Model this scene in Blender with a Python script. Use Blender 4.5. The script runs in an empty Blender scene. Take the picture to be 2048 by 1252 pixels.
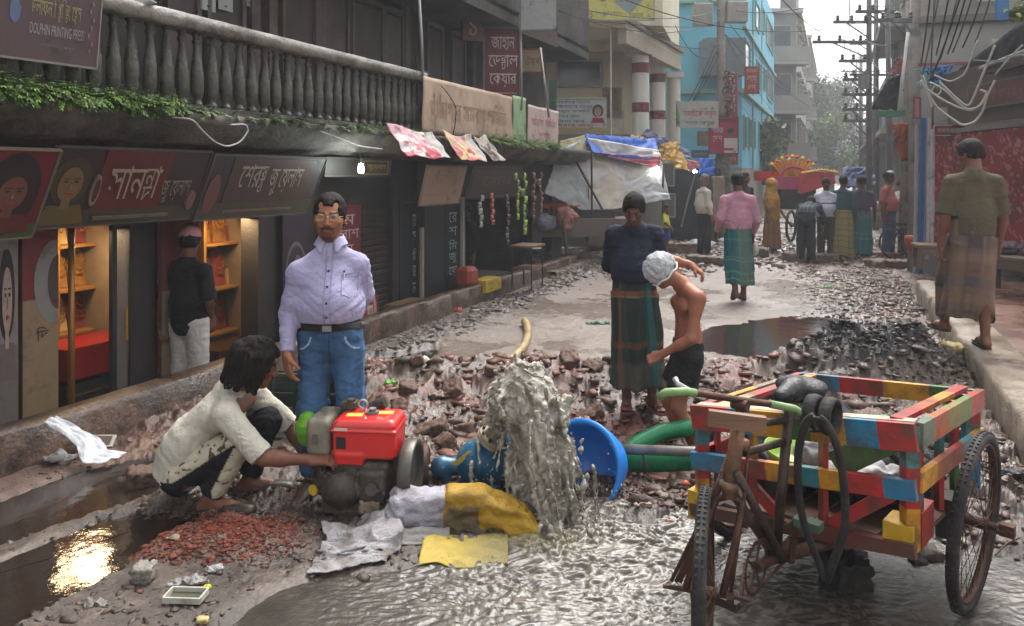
import bpy, math, random
import numpy as np
import openvdb as vdb
from mathutils import Vector, Matrix, noise as mnoise
random.seed(7); RNG = np.random.default_rng(7)
PI = math.pi
scene = bpy.context.scene
CAMH = 1.75
cam = bpy.data.cameras.new('camera'); cam.lens = 26.37; cam.sensor_width = 36
cam.shift_y = -0.1348; cam.clip_start = .05; cam.clip_end = 3000
camo = bpy.data.objects.new('camera', cam); scene.collection.objects.link(camo)
camo.location = (0, 0, CAMH); camo.rotation_euler = (PI/2, 0, 0); scene.camera = camo
SUN_EL, SUN_AZ = math.radians(58), math.radians(25)      # azimuth measured from +Y towards +X
w = bpy.data.worlds.new('World'); scene.world = w; w.use_nodes = True
nt = w.node_tree; bg = nt.nodes['Background']
sky = nt.nodes.new('ShaderNodeTexSky'); sky.sky_type = 'NISHITA'; sky.sun_disc = False
sky.sun_elevation = SUN_EL; sky.sun_rotation = SUN_AZ; sky.air_density = 1.6; sky.dust_density = 6; sky.ozone_density = 1
hs = nt.nodes.new('ShaderNodeHueSaturation'); hs.inputs['Saturation'].default_value = .16
nt.links.new(sky.outputs[0], hs.inputs['Color']); nt.links.new(hs.outputs[0], bg.inputs[0])
bg.inputs[1].default_value = .15
sl = bpy.data.lights.new('sun', 'SUN'); sl.energy = .9; sl.angle = math.radians(30); sl.color = (1, .97, .93)
so = bpy.data.objects.new('sun', sl); scene.collection.objects.link(so)
so.rotation_euler = (-(PI/2 - SUN_EL), 0, -SUN_AZ)
so.location = (0, 0, 30)
scene.view_settings.view_transform = 'Standard'; scene.view_settings.look = 'None'
scene.view_settings.gamma = 1; scene.view_settings.use_curve_mapping = False
scene.view_settings.exposure = 1.42
scene.cycles.max_bounces = 8; scene.cycles.diffuse_bounces = 4; scene.cycles.glossy_bounces = 3
scene.cycles.transmission_bounces = 4; scene.cycles.transparent_max_bounces = 8
scene.cycles.volume_bounces = 0
scene.cycles.caustics_reflective = False; scene.cycles.caustics_refractive = False
scene.cycles.sample_clamp_indirect = 6
scene.cycles.use_denoising = True

def S2L(c):
    c = np.asarray(c, float); return np.where(c <= .04045, c/12.92, ((c+.055)/1.055)**2.4)
def h(s):                     # '#rrggbb' -> linear rgb
    return tuple(float(v) for v in S2L([int(s[i:i+2], 16)/255 for i in (1, 3, 5)]))
def _hash(*k):
    n = np.zeros_like(k[0], dtype=np.uint32)
    for i, a in enumerate(k): n ^= (a.astype(np.int64) & 0xffffffff).astype(np.uint32) * np.uint32([374761393, 668265263, 2246822519, 3266489917][i])
    n = (n ^ (n >> np.uint32(13))) * np.uint32(1274126177); n ^= n >> np.uint32(16)
    return n.astype(np.float32) / np.float32(4294967295.)
def vnoise(P, seed=0):        # value noise, P (...,d)  -> -1..1
    P = np.asarray(P, np.float32); i = np.floor(P); f = P - i; f = f*f*(3-2*f); i = i.astype(np.int64)
    d = P.shape[-1]; out = 0
    for c in range(2**d):
        o = [(c >> k) & 1 for k in range(d)]; wgt = 1
        for k in range(d): wgt = wgt * (f[..., k] if o[k] else 1 - f[..., k])
        out = out + wgt * _hash(*[i[..., k] + o[k] for k in range(d)], np.full(i.shape[:-1], seed*7919+13, np.int64))
    return out*2 - 1
def fbm(P, oct=4, seed=0, gain=.5):
    P = np.asarray(P, np.float32); a, s, t = 1, 0, 0
    for k in range(oct): s = s + a*vnoise(P*(2.03**k) + 17.3*k, seed+k); t += a; a *= gain
    return s/t
def ridged(P, oct=3, seed=0):
    P = np.asarray(P, np.float32); a, s, t = 1, 0, 0
    for k in range(oct): s = s + a*(1-np.abs(vnoise(P*(2.1**k)+9.1*k, seed+k))); t += a; a *= .5
    return s/t
def sstep(a, b, x):
    t = np.clip((x-a)/(b-a), 0, 1); return t*t*(3-2*t)
def lerp(a, b, t): return a + (b-a)*t

MATS = {}
def pm(name, col=(.5, .5, .5), rough=.6, var=.25, scale=6, bump=.15, bscale=40, metal=0, vcol=False, spec=.4,
       dirt=0, dirtcol=(.05, .04, .03), alpha=1, trans=0, emit=None, estr=0, wetvar=0, sheen=0, ani=None, coat=0, sss=0, thin=False):
    if name in MATS: return MATS[name]
    if isinstance(col, str): col = h(col)
    m = bpy.data.materials.new(name); m.use_nodes = True; t = m.node_tree; N, Lk = t.nodes, t.links
    b = N['Principled BSDF']; tc = N.new('ShaderNodeTexCoord')
    co = tc.outputs['Object']
    if ani:
        mp = N.new('ShaderNodeMapping'); mp.inputs['Scale'].default_value = ani; Lk.new(co, mp.inputs[0]); co = mp.outputs[0]
    n1 = N.new('ShaderNodeTexNoise'); n1.inputs['Scale'].default_value = scale; n1.inputs['Detail'].default_value = 6; n1.inputs['Roughness'].default_value = .65
    Lk.new(co, n1.inputs['Vector'])
    mr = N.new('ShaderNodeMapRange'); mr.inputs[1].default_value = .25; mr.inputs[2].default_value = .75
    mr.inputs[3].default_value = 1-var; mr.inputs[4].default_value = 1+var; Lk.new(n1.outputs[0], mr.inputs[0])
    mx = N.new('ShaderNodeMix'); mx.data_type = 'RGBA'; mx.blend_type = 'MULTIPLY'; mx.inputs[0].default_value = 1
    if vcol:
        a = N.new('ShaderNodeAttribute'); a.attribute_name = 'col'; Lk.new(a.outputs['Color'], mx.inputs[6])
    else: mx.inputs[6].default_value = (*col, 1)
    Lk.new(mr.outputs[0], mx.inputs[7]); out = mx.outputs[2]
    if dirt:
        n2 = N.new('ShaderNodeTexNoise'); n2.inputs['Scale'].default_value = scale*.6; n2.inputs['Detail'].default_value = 8; n2.inputs['Roughness'].default_value = .7
        Lk.new(co, n2.inputs['Vector'])
        r2 = N.new('ShaderNodeMapRange'); r2.inputs[1].default_value = .62-dirt*.3; r2.inputs[2].default_value = .72-dirt*.2; Lk.new(n2.outputs[0], r2.inputs[0])
        r3 = N.new('ShaderNodeMath'); r3.operation = 'MULTIPLY'; r3.inputs[1].default_value = min(1, .5+dirt*.5); Lk.new(r2.outputs[0], r3.inputs[0])
        m2 = N.new('ShaderNodeMix'); m2.data_type = 'RGBA'; Lk.new(r3.outputs[0], m2.inputs[0]); Lk.new(out, m2.inputs[6]); m2.inputs[7].default_value = (*dirtcol, 1)
        out = m2.outputs[2]
    Lk.new(out, b.inputs['Base Color'])
    b.inputs['Roughness'].default_value = rough; b.inputs['Metallic'].default_value = metal
    b.inputs['Specular IOR Level'].default_value = spec
    if wetvar:
        n3 = N.new('ShaderNodeTexNoise'); n3.inputs['Scale'].default_value = scale*.5; n3.inputs['Detail'].default_value = 5; Lk.new(co, n3.inputs['Vector'])
        r4 = N.new('ShaderNodeMapRange'); r4.inputs[1].default_value = .4; r4.inputs[2].default_value = .6
        r4.inputs[3].default_value = max(.04, rough-wetvar); r4.inputs[4].default_value = rough; Lk.new(n3.outputs[0], r4.inputs[0]); Lk.new(r4.outputs[0], b.inputs['Roughness'])
    if sheen: b.inputs['Sheen Weight'].default_value = sheen
    if coat: b.inputs['Coat Weight'].default_value = coat; b.inputs['Coat Roughness'].default_value = .15
    if sss: b.inputs['Subsurface Weight'].default_value = sss; b.inputs['Subsurface Radius'].default_value = (.01, .004, .002)
    if trans: b.inputs['Transmission Weight'].default_value = trans
    if alpha < 1: b.inputs['Alpha'].default_value = alpha
    if emit is not None: b.inputs['Emission Color'].default_value = (*emit, 1); b.inputs['Emission Strength'].default_value = estr
    if bump:
        n4 = N.new('ShaderNodeTexNoise'); n4.inputs['Scale'].default_value = bscale; n4.inputs['Detail'].default_value = 5; n4.inputs['Roughness'].default_value = .6; Lk.new(co, n4.inputs['Vector'])
        bp = N.new('ShaderNodeBump'); bp.inputs['Strength'].default_value = bump; bp.inputs['Distance'].default_value = .02
        Lk.new(n4.outputs[0], bp.inputs['Height']); Lk.new(bp.outputs[0], b.inputs['Normal'])
    MATS[name] = m; return m

COL = scene.collection
def tag(o, label=None, cat=None, group=None, kind=None):
    if label: o['label'] = label
    if cat: o['category'] = cat
    if group: o['group'] = group
    if kind: o['kind'] = kind
    return o
def thing(name, label, cat, loc=(0, 0, 0), rotz=0, group=None):
    o = bpy.data.objects.new(name, None); COL.objects.link(o); o.empty_display_size = .2
    o.location = loc; o.rotation_euler = (0, 0, rotz); tag(o, label, cat, group); return o
def obj_from(name, V, F, mat=None, parent=None, colors=None, smooth=False, loc=None, kind=None, attrs=None, label=None, mids=None):
    me = bpy.data.meshes.new(name); V = np.asarray(V, np.float32)
    if isinstance(F, np.ndarray) and F.ndim == 2:
        n, k = F.shape
        me.vertices.add(len(V)); me.vertices.foreach_set('co', V.ravel())
        me.loops.add(n*k); me.loops.foreach_set('vertex_index', F.astype(np.int32).ravel())
        me.polygons.add(n); me.polygons.foreach_set('loop_start', np.arange(0, n*k, k, dtype=np.int32))
        me.update(calc_edges=True)
    else:
        me.from_pydata(V.tolist(), [], F); me.update()
    if smooth: me.polygons.foreach_set('use_smooth', np.ones(len(me.polygons), bool))
    if colors is not None:
        a = me.color_attributes.new('col', 'FLOAT_COLOR', 'POINT'); c = np.ones((len(V), 4), np.float32); c[:, :3] = colors
        a.data.foreach_set('color', c.ravel())
    if attrs:
        for k_, v_ in attrs.items():
            a = me.attributes.new(k_, 'FLOAT', 'POINT'); a.data.foreach_set('value', np.asarray(v_, np.float32))
    if mat is not None:
        for mm in (mat if isinstance(mat, (list, tuple)) else [mat]): me.materials.append(mm)
    if mids is not None: me.polygons.foreach_set('material_index', np.asarray(mids, np.int32))
    o = bpy.data.objects.new(name, me); COL.objects.link(o)
    if parent is not None: o.parent = parent
    if loc is not None: o.location = loc
    if kind: o['kind'] = kind
    if label: o['label'] = label
    return o
def om(n, m, *a, **k): return obj_from(n, np.concatenate(m.V), m.F, *a, **k)
def rotm(rx=0, ry=0, rz=0):
    return np.array((Matrix.Rotation(rz, 3, 'Z') @ Matrix.Rotation(ry, 3, 'Y') @ Matrix.Rotation(rx, 3, 'X')))
def frame_of(d):              # matrix whose z column is along d
    d = np.asarray(d, float); d = d/np.linalg.norm(d); a = np.array([0, 0, 1.]) if abs(d[2]) < .9 else np.array([1., 0, 0])
    x = np.cross(a, d); x /= np.linalg.norm(x); y = np.cross(d, x); return np.stack([x, y, d], 1)
class MB:
    def __init__(s): s.V = []; s.F = []; s.C = []; s.n = 0; s.c = (1, 1, 1)
    def add(s, V, F, c=None):
        V = np.asarray(V, float); s.V.append(V); s.F += [tuple(int(i)+s.n for i in f) for f in F]; s.C.append(np.tile(np.asarray(c if c is not None else s.c, float), (len(V), 1))); s.n += len(V); return s
    def box(s, c, d, rot=None, taper=1, col=None, bev=0):
        x, y, z = np.array(d)/2
        if bev:
            bev = min(bev, x*.49, y*.49, z*.49); V = []; 
            for zz, ins in ((-z, bev), (-z+bev, 0), (z-bev, 0), (z, bev)):
                a, b_ = x-ins, y-ins; q = bev if not ins else bev*.4
                V += [(-a+q, -b_, zz), (a-q, -b_, zz), (a, -b_+q, zz), (a, b_-q, zz), (a-q, b_, zz), (-a+q, b_, zz), (-a, b_-q, zz), (-a, -b_+q, zz)]
            F = [tuple(range(7, -1, -1)), tuple(range(24, 32))]
            for r in range(3):
                for i in range(8): j = (i+1) % 8; F.append((r*8+i, r*8+j, r*8+8+j, r*8+8+i))
            V = np.array(V)
        else:
            V = np.array([(-x, -y, -z), (x, -y, -z), (x, y, -z), (-x, y, -z), (-x*taper, -y*taper, z), (x*taper, -y*taper, z), (x*taper, y*taper, z), (-x*taper, y*taper, z)])
            F = [(3, 2, 1, 0), (4, 5, 6, 7), (0, 1, 5, 4), (1, 2, 6, 5), (2, 3, 7, 6), (3, 0, 4, 7)]
        if rot is not None: V = V @ (rot if isinstance(rot, np.ndarray) else rotm(*rot)).T
        return s.add(V + np.array(c), F, col)
    def bar(s, a, b, w_, d_, col=None, roll=0, bev=0):       # box from a to b
        a = np.array(a, float); b = np.array(b, float); R = frame_of(b-a)
        if roll: R = R @ rotm(0, 0, roll)
        return s.box((a+b)/2, (w_, d_, np.linalg.norm(b-a)), R, col=col, bev=bev)
    def cyl(s, a, b, r, r2=None, n=12, cap=True, col=None):
        a = np.array(a, float); b = np.array(b, float); r2 = r if r2 is None else r2; R = frame_of(b-a)
        t = np.arange(n)*2*PI/n; ring = np.stack([np.cos(t), np.sin(t), 0*t], 1) @ R.T
        V = np.concatenate([a+ring*r, b+ring*r2]); F = [(i, (i+1) % n, n+(i+1) % n, n+i) for i in range(n)]
        if cap: F += [tuple(range(n-1, -1, -1)), tuple(range(n, 2*n))]
        return s.add(V, F, col)
    def tube(s, P, r, n=8, closed=False, col=None, flat=None, up=None):
        P = np.array(P, float); m = len(P); r = np.broadcast_to(r, (m,))
        T = np.gradient(P, axis=0) if not closed else np.roll(P, -1, 0)-np.roll(P, 1, 0)
        T /= np.linalg.norm(T, axis=1)[:, None]+1e-9
        u = np.array(up if up is not None else frame_of(T[0])[:, 0], float); V = []
        for i in range(m):
            if up is None: u = u - T[i]*np.dot(u, T[i])
            else: u = np.array(up, float) - T[i]*np.dot(up, T[i])
            u /= np.linalg.norm(u)+1e-9; v = np.cross(T[i], u); a = np.arange(n)*2*PI/n
            V.append(P[i] + (np.outer(np.cos(a), u)*(flat[0] if flat else 1) + np.outer(np.sin(a), v)*(flat[1] if flat else 1))*r[i])
        F = []
        for i in range(m if closed else m-1):
            j = (i+1) % m
            for k in range(n): l = (k+1) % n; F.append((i*n+k, i*n+l, j*n+l, j*n+k))
        if not closed: F += [tuple(range(n-1, -1, -1)), tuple((m-1)*n+k for k in range(n))]
        return s.add(np.concatenate(V), F, col)
    def lathe(s, prof, n=16, c=(0, 0, 0), R=None, col=None):     # prof [(r,z)...]
        a = np.arange(n)*2*PI/n; V = np.concatenate([np.stack([np.cos(a)*r, np.sin(a)*r, a*0+z], 1) for r, z in prof])
        if R is not None: V = V @ R.T
        F = []
        for i in range(len(prof)-1):
            for k in range(n): l = (k+1) % n; F.append((i*n+k, i*n+l, (i+1)*n+l, (i+1)*n+k))
        if prof[0][0] > 1e-4: F.append(tuple(range(n-1, -1, -1)))
        if prof[-1][0] > 1e-4: F.append(tuple((len(prof)-1)*n+k for k in range(n)))
        return s.add(V+np.array(c), F, col)
    def torus(s, c, R_, r, axis=(0, 0, 1), n=40, m=8, col=None, flat=(1, 1)):
        M = frame_of(axis); V = []
        for i in range(n):
            a = i*2*PI/n
            for k in range(m): b = k*2*PI/m; q = R_+r*math.cos(b)*flat[0]; V.append((q*math.cos(a), q*math.sin(a), r*math.sin(b)*flat[1]))
        F = [(i*m+k, ((i+1) % n)*m+k, ((i+1) % n)*m+(k+1) % m, i*m+(k+1) % m) for i in range(n) for k in range(m)]
        return s.add(np.array(V) @ M.T + np.array(c), F, col)
    def slab(s, P, t, col=None):       # planar polygon P (list of 3d), thickness t along its normal
        P = np.array(P, float); nrm = np.cross(P[1]-P[0], P[2]-P[0]); nrm /= np.linalg.norm(nrm); n = len(P)
        return s.add(np.concatenate([P, P+nrm*t]), [tuple(range(n-1, -1, -1)), tuple(range(n, 2*n))] + [(i, (i+1) % n, n+(i+1) % n, n+i) for i in range(n)], col)
    def rock(s, c, r, seed=0, col=None, sq=(1, 1, .7)):
        rr = random.Random(seed); t = (1+5**.5)/2
        V = np.array([(-1, t, 0), (1, t, 0), (-1, -t, 0), (1, -t, 0), (0, -1, t), (0, 1, t), (0, -1, -t), (0, 1, -t), (t, 0, -1), (t, 0, 1), (-t, 0, -1), (-t, 0, 1)])/1.9
        V = V*np.array([[rr.uniform(.7, 1.2)] for _ in range(12)])*np.array(sq) @ rotm(rr.uniform(-.5, .5), rr.uniform(-.5, .5), rr.uniform(0, 6)).T*r
        F = [(0, 11, 5), (0, 5, 1), (0, 1, 7), (0, 7, 10), (0, 10, 11), (1, 5, 9), (5, 11, 4), (11, 10, 2), (10, 7, 6), (7, 1, 8), (3, 9, 4), (3, 4, 2), (3, 2, 6), (3, 6, 8), (3, 8, 9), (4, 9, 5), (2, 4, 11), (6, 2, 10), (8, 6, 7), (9, 8, 1)]
        return s.add(V+np.array(c), F, col)
    def build(s, name, mat, parent=None, smooth=False, world=False, kind=None, label=None, vc=False):
        V = np.concatenate(s.V)
        if world and parent is not None: V = V - np.array(parent.location)
        return obj_from(name, V, s.F, mat, parent, np.concatenate(s.C) if vc else None, smooth, kind=kind, label=label)
def single(name, mb, mat, label, cat, group=None, smooth=False, kind=None, vc=False):
    """a one-mesh thing authored in world coordinates; its origin moved to its base centre"""
    V = np.concatenate(mb.V); c = np.array([(V[:, 0].min()+V[:, 0].max())/2, (V[:, 1].min()+V[:, 1].max())/2, V[:, 2].min()])
    o = obj_from(name, V-c, mb.F, mat, None, np.concatenate(mb.C) if vc else None, smooth, loc=tuple(c)); return tag(o, label, cat, group, kind)
def copy_tree(o, parent=None):
    c = o.copy(); COL.objects.link(c); c.parent = parent
    for ch in [x for x in o.children]: copy_tree(ch, c)
    return c
def grid_sheet(fn, nu, nv, thick=0):
    """fn(u,v arrays 0..1) -> (x,y,z) ; returns V,F of a sheet (with back side if thick)"""
    u, v = np.meshgrid(np.linspace(0, 1, nu), np.linspace(0, 1, nv), indexing='ij'); P = np.stack(fn(u, v), -1).reshape(-1, 3)
    i = np.arange(nu*nv).reshape(nu, nv); F = np.stack([i[:-1, :-1], i[1:, :-1], i[1:, 1:], i[:-1, 1:]], -1).reshape(-1, 4)
    if thick:
        du = np.gradient(P.reshape(nu, nv, 3), axis=0); dv = np.gradient(P.reshape(nu, nv, 3), axis=1); nn = np.cross(du, dv); nn /= np.linalg.norm(nn, axis=-1)[..., None]+1e-9
        B = P - nn.reshape(-1, 3)*thick; m = len(P); rim = np.concatenate([i[:, 0], i[-1, 1:], i[-2::-1, -1], i[0, -2:0:-1]]); r2 = np.roll(rim, -1)
        F = np.concatenate([F, F[:, ::-1]+m, np.stack([rim, rim+m, r2+m, r2], -1)]); P = np.concatenate([P, B])
    return P, F

TH = math.atan2(.43, 1); DX, DY = math.sin(TH), math.cos(TH); K0 = np.array([-2.96, 4.33])
LROT = PI/2 - TH
def LW(x, y, z=0): return (K0[0]+DX*x-DY*y, K0[1]+DY*x+DX*y, z)
def WL(X, Y): a, b = X-K0[0], Y-K0[1]; return a*DX+b*DY, -a*DY+b*DX
FPX = 1500.
def LP(px, py, c):            # photo pixel on the plane y=c of the street frame -> (x, z)
    r = (px-1024)/FPX; # X = r*Y ; a*(-DY)+b*DX=c
    Y = (c - K0[0]*DY + K0[1]*DX)/(DX - r*DY); x, _ = WL(r*Y, Y); return x, CAMH-(py-350)/FPX*Y
def GP(px, py, z=0):          # photo pixel on a horizontal plane
    Y = (CAMH-z)*FPX/(py-350); return ((px-1024)/FPX*Y, Y, z)
def ZP(px, py, Y): return ((px-1024)/FPX*Y, Y, CAMH-(py-350)/FPX*Y)

def haze():
    mb = MB(); mb.box((60, 140, 9.5), (1000, 480, 23)); o = mb.build('haze', None); m = bpy.data.materials.new('haze_air'); m.use_nodes = True; N = m.node_tree.nodes; N.remove(N['Principled BSDF']); v = N.new('ShaderNodeVolumePrincipled')
    v.inputs['Color'].default_value = (.93, .95, 1, 1); v.inputs['Density'].default_value = .0026; v.inputs['Anisotropy'].default_value = .2; m.node_tree.links.new(v.outputs[0], N['Material Output'].inputs['Volume']); o.data.materials.append(m); o['kind'] = 'stuff'; o['label'] = 'pale misty air filling the street'
_gc = {}
def _glyph(s):
    if s in _gc: return _gc[s]
    c = bpy.data.curves.new('t', 'FONT'); c.body = s; c.size = 1; c.resolution_u = 2; c.fill_mode = 'FRONT'
    o = bpy.data.objects.new('t', c); COL.objects.link(o); dg = bpy.context.evaluated_depsgraph_get(); dg.update()
    m = bpy.data.meshes.new_from_object(o.evaluated_get(dg)); V = np.array([v.co[:] for v in m.vertices]) if len(m.vertices) else np.zeros((0, 3)); F = [tuple(p.vertices) for p in m.polygons]
    bpy.data.objects.remove(o); bpy.data.meshes.remove(m); bpy.data.curves.remove(c); _gc[s] = (V, F); return V, F
def text_mesh(s):
    chunks = []; i = 0
    while i < len(s):
        if s[i] == '{': j = s.index('}', i); chunks.append(s[i+1:j].split('|')); i = j+1
        else:
            j = i
            while j < len(s) and s[j] != '{': j += 1
            chunks.append(s[i:j]); i = j
    Vs, Fs, n, x = [], [], 0, 0
    for ch in chunks:
        if isinstance(ch, str):
            lead = len(ch)-len(ch.lstrip(' ')); x += .25*lead; parts = [(ch.strip(' '), 1, 0)]; trail = len(ch)-len(ch.rstrip(' '))
        else: parts = [(ch[0], .66, .22), (ch[1], .66, -.16)]; trail = 0
        x1 = x
        for q, sc, dy in parts:
            V, F = _glyph(q)
            if not len(V): continue
            V = V.copy(); V[:, :2] *= sc; mn = V[:, 0].min(); V[:, 0] += x-mn*(sc == 1)*0-mn; V[:, 1] += dy
            Vs.append(V); Fs += [tuple(k+n for k in f) for f in F]; n += len(V); x1 = max(x1, V[:, 0].max())
        x = x1-.02+.25*trail
    V = np.concatenate(Vs) if Vs else np.zeros((0, 3)); return V, Fs
def lettering(s, fit, M, mat, parent, name='lettering', skew=0):
    """fit=(x0,z0,x1,z1) in the sign's own plane; M maps (x,z)->local 3d just off the face"""
    V, F = text_mesh(s)
    if not len(V): return None
    a, b = V[:, :2].min(0), V[:, :2].max(0); x = (V[:, 0]-a[0])/(b[0]-a[0]); z = (V[:, 1]-a[1])/(b[1]-a[1])
    X = fit[0]+x*(fit[2]-fit[0]); Z = fit[1]+z*(fit[3]-fit[1]); P = np.array([M(p, q) for p, q in zip(X, Z)])
    return obj_from(name, P, F, mat, parent)
class SDF:
    def __init__(s, k=.02): s.p = []; s.k = k
    def cap(s, a, b, ra, rb=None, k=None, sq=None, sub=False):     # tapered capsule; sq=(dir,factor) flattens it along dir
        s.p.append(('c', np.array(a, float), np.array(b, float), ra, ra if rb is None else rb, s.k if k is None else k, sq, sub)); return s
    def ell(s, c, r, R=None, k=None, sub=False):
        s.p.append(('e', np.array(c, float), np.array(r, float), R, s.k if k is None else k, sub)); return s
    def box(s, c, r, R=None, rnd=.01, k=None, sub=False):
        s.p.append(('b', np.array(c, float), np.array(r, float), R, rnd, s.k if k is None else k, sub)); return s
    def fn(s, f, lo, hi, k=None, sub=False): s.p.append(('f', f, np.array(lo, float), np.array(hi, float), s.k if k is None else k, sub)); return s
    def bounds(s):
        lo, hi = [], []
        for q in s.p:
            if q[-1]: continue
            if q[0] == 'c': r = max(q[3], q[4]); lo.append(np.minimum(q[1], q[2])-r); hi.append(np.maximum(q[1], q[2])+r)
            elif q[0] in 'eb': r = np.linalg.norm(q[2]) if q[3] is not None else q[2]; lo.append(q[1]-r); hi.append(q[1]+r)
            else: lo.append(q[2]); hi.append(q[3])
        return np.min(lo, 0)-.02, np.max(hi, 0)+.02
    def mesh(s, vox=.01, lo=None, hi=None, cut=None, noise=None):
        b0, b1 = s.bounds(); lo = b0 if lo is None else np.maximum(lo, b0); hi = b1 if hi is None else np.minimum(hi, b1)
        lo = np.array(lo, float); n = np.ceil((np.array(hi)-lo)/vox).astype(int)+2
        ax = [lo[i]+np.arange(n[i])*vox for i in range(3)]; D = np.full(n, 1., np.float32)
        for q in s.p:
            k = q[-2] if q[0] != 'c' else q[5]; sub = q[-1]
            if q[0] == 'c': r = max(q[3], q[4])*max(1, (q[6][1] if q[6] else 1)); L, H = np.minimum(q[1], q[2])-r, np.maximum(q[1], q[2])+r
            elif q[0] in 'eb': r = np.linalg.norm(q[2]) if q[3] is not None else q[2]; L, H = q[1]-r, q[1]+r
            else: L, H = q[2], q[3]
            m = k+vox*3+.015; i0 = np.clip(((L-m-lo)/vox).astype(int), 0, n); i1 = np.clip(((H+m-lo)/vox).astype(int)+2, 0, n)
            if np.any(i1 <= i0): continue
            X, Y, Z = [ax[i][i0[i]:i1[i]].astype(np.float32) for i in range(3)]
            P = np.stack(np.meshgrid(X, Y, Z, indexing='ij'), -1)
            if q[0] == 'c':
                a, b, ra, rb, _, sq = q[1:7]; ba = b-a; f = 1
                if sq: dr = np.array(sq[0], float); dr /= np.linalg.norm(dr); f = sq[1]; t0 = (P-a)@dr; P = P + t0[..., None]*dr*(1/f-1); ba = ba + dr*np.dot(ba, dr)*(1/f-1)
                pa = P-a; t = np.clip((pa@ba)/max(ba@ba, 1e-9), 0, 1); d = np.linalg.norm(pa-t[..., None]*ba, axis=-1)-(ra+(rb-ra)*t); d = d*min(1, f)
            elif q[0] == 'e':
                pc = P-q[1]
                if q[3] is not None: pc = pc@q[3]
                k0 = np.linalg.norm(pc/q[2], axis=-1); k1 = np.linalg.norm(pc/q[2]**2, axis=-1); d = k0*(k0-1)/np.maximum(k1, 1e-6)
            elif q[0] == 'b':
                pc = P-q[1]
                if q[3] is not None: pc = pc@q[3]
                e = np.abs(pc)-(q[2]-q[4]); d = np.linalg.norm(np.maximum(e, 0), axis=-1)+np.minimum(e.max(-1), 0)-q[4]
            else: d = q[1](P)
            S = D[i0[0]:i1[0], i0[1]:i1[1], i0[2]:i1[2]]
            if sub:
                hh = np.maximum(k-np.abs(S+d), 0)/max(k, 1e-6); S[...] = np.maximum(S, -d)+hh*hh*k*.25
            else:
                hh = np.maximum(k-np.abs(S-d), 0)/max(k, 1e-6); S[...] = np.minimum(S, d)-hh*hh*k*.25
        if noise or cut:
            P = np.stack(np.meshgrid(*[a.astype(np.float32) for a in ax], indexing='ij'), -1)
            if noise: D = D + np.where(np.abs(D) < .08, noise(P), 0)
            if cut: D = np.maximum(D, cut(P))
        D[0] = D[-1] = 1; D[:, 0] = D[:, -1] = 1; D[:, :, 0] = D[:, :, -1] = 1
        bw = 3*vox; D = np.clip(D, -bw, bw).astype(np.float32)
        g = vdb.FloatGrid(bw); g.copyFromArray(D); V, Q = g.convertToQuads(0.)
        return V*vox+lo, Q[:, ::-1].astype(np.int64)
def vnormals(V, F):
    n = np.zeros_like(V); fn = np.cross(V[F[:, 2]]-V[F[:, 0]], V[F[:, 3]]-V[F[:, 1]])
    for k in range(4): np.add.at(n, F[:, k], fn)
    return n/(np.linalg.norm(n, axis=1)[:, None]+1e-12)
def joinm(L):
    V, F, C, n = [], [], [], 0
    for q in L: V.append(q[0]); F.append(q[1]+n); n += len(q[0]); 
    return np.concatenate(V), np.concatenate(F)
def smoothv(V, F, it=2, lam=.5):
    for _ in range(it):
        s = np.zeros_like(V); c = np.zeros(len(V))
        for a, b in ((0, 1), (1, 2), (2, 3), (3, 0)):
            np.add.at(s, F[:, a], V[F[:, b]]); np.add.at(c, F[:, a], 1)
        V = V+(s/np.maximum(c, 1)[:, None]-V)*lam
    return V

def skinmat(): return pm('skin', rough=.5, var=.12, scale=14, bump=.12, bscale=130, vcol=True, sss=.05, spec=.35)
def clothmat(): return pm('cloth', rough=.85, var=.1, scale=18, bump=.35, bscale=55, vcol=True, spec=.2)
def hairmat(): return pm('hair', h('#17120f'), rough=.65, var=.5, scale=60, bump=.6, bscale=160, ani=(1, 1, .25), spec=.15)
def unit(v): v = np.array(v, float); return v/(np.linalg.norm(v)+1e-9)
def hand_sdf(S, wr, dr, pn, th, curl=.5, sc=1., spread=.12):
    """wrist point, hand direction, palm normal (the way the palm faces), thumb side direction; fingers close towards the palm"""
    dr = unit(dr); pn = unit(np.array(pn)-dr*np.dot(pn, dr)); th = unit(np.array(th)-dr*np.dot(th, dr)-pn*np.dot(th, pn)); wr = np.array(wr, float)
    R = np.stack([th, pn, dr], 1); c = wr+dr*.048*sc
    S.box(c, np.array([.040, .014, .050])*sc, R, .012*sc, k=.012); S.cap(wr-dr*.03, wr+dr*.02*sc, .024*sc, .026*sc, k=.02, sq=(pn, .75))
    for i, (o, L) in enumerate(((.030, .072), (.010, .080), (-.010, .075), (-.030, .060))):
        p = wr+dr*.088*sc+th*o*sc; a = 0; d = dr+th*o*spread*6; r = .0092*sc
        for j, f in enumerate((.45, .30, .25)):
            a += curl*(.75 if j == 0 else 1.0)*(1+.12*i); v = unit(unit(d)*math.cos(a)+pn*math.sin(a)); q = p+v*L*f*sc; S.cap(p, q, r, r*.9, k=.004); p = q; r *= .92
    p = wr+dr*.022*sc+th*.03*sc; d = unit(th*.75+dr*.75+pn*(.2+curl*.35)); q = p+d*.042*sc; S.cap(p, q, .0145*sc, .011*sc, k=.012)
    d2 = unit(th*.2+dr*.9+pn*(.25+curl*.8)); S.cap(q, q+d2*.032*sc, .011*sc, .0088*sc, k=.004)
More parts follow.
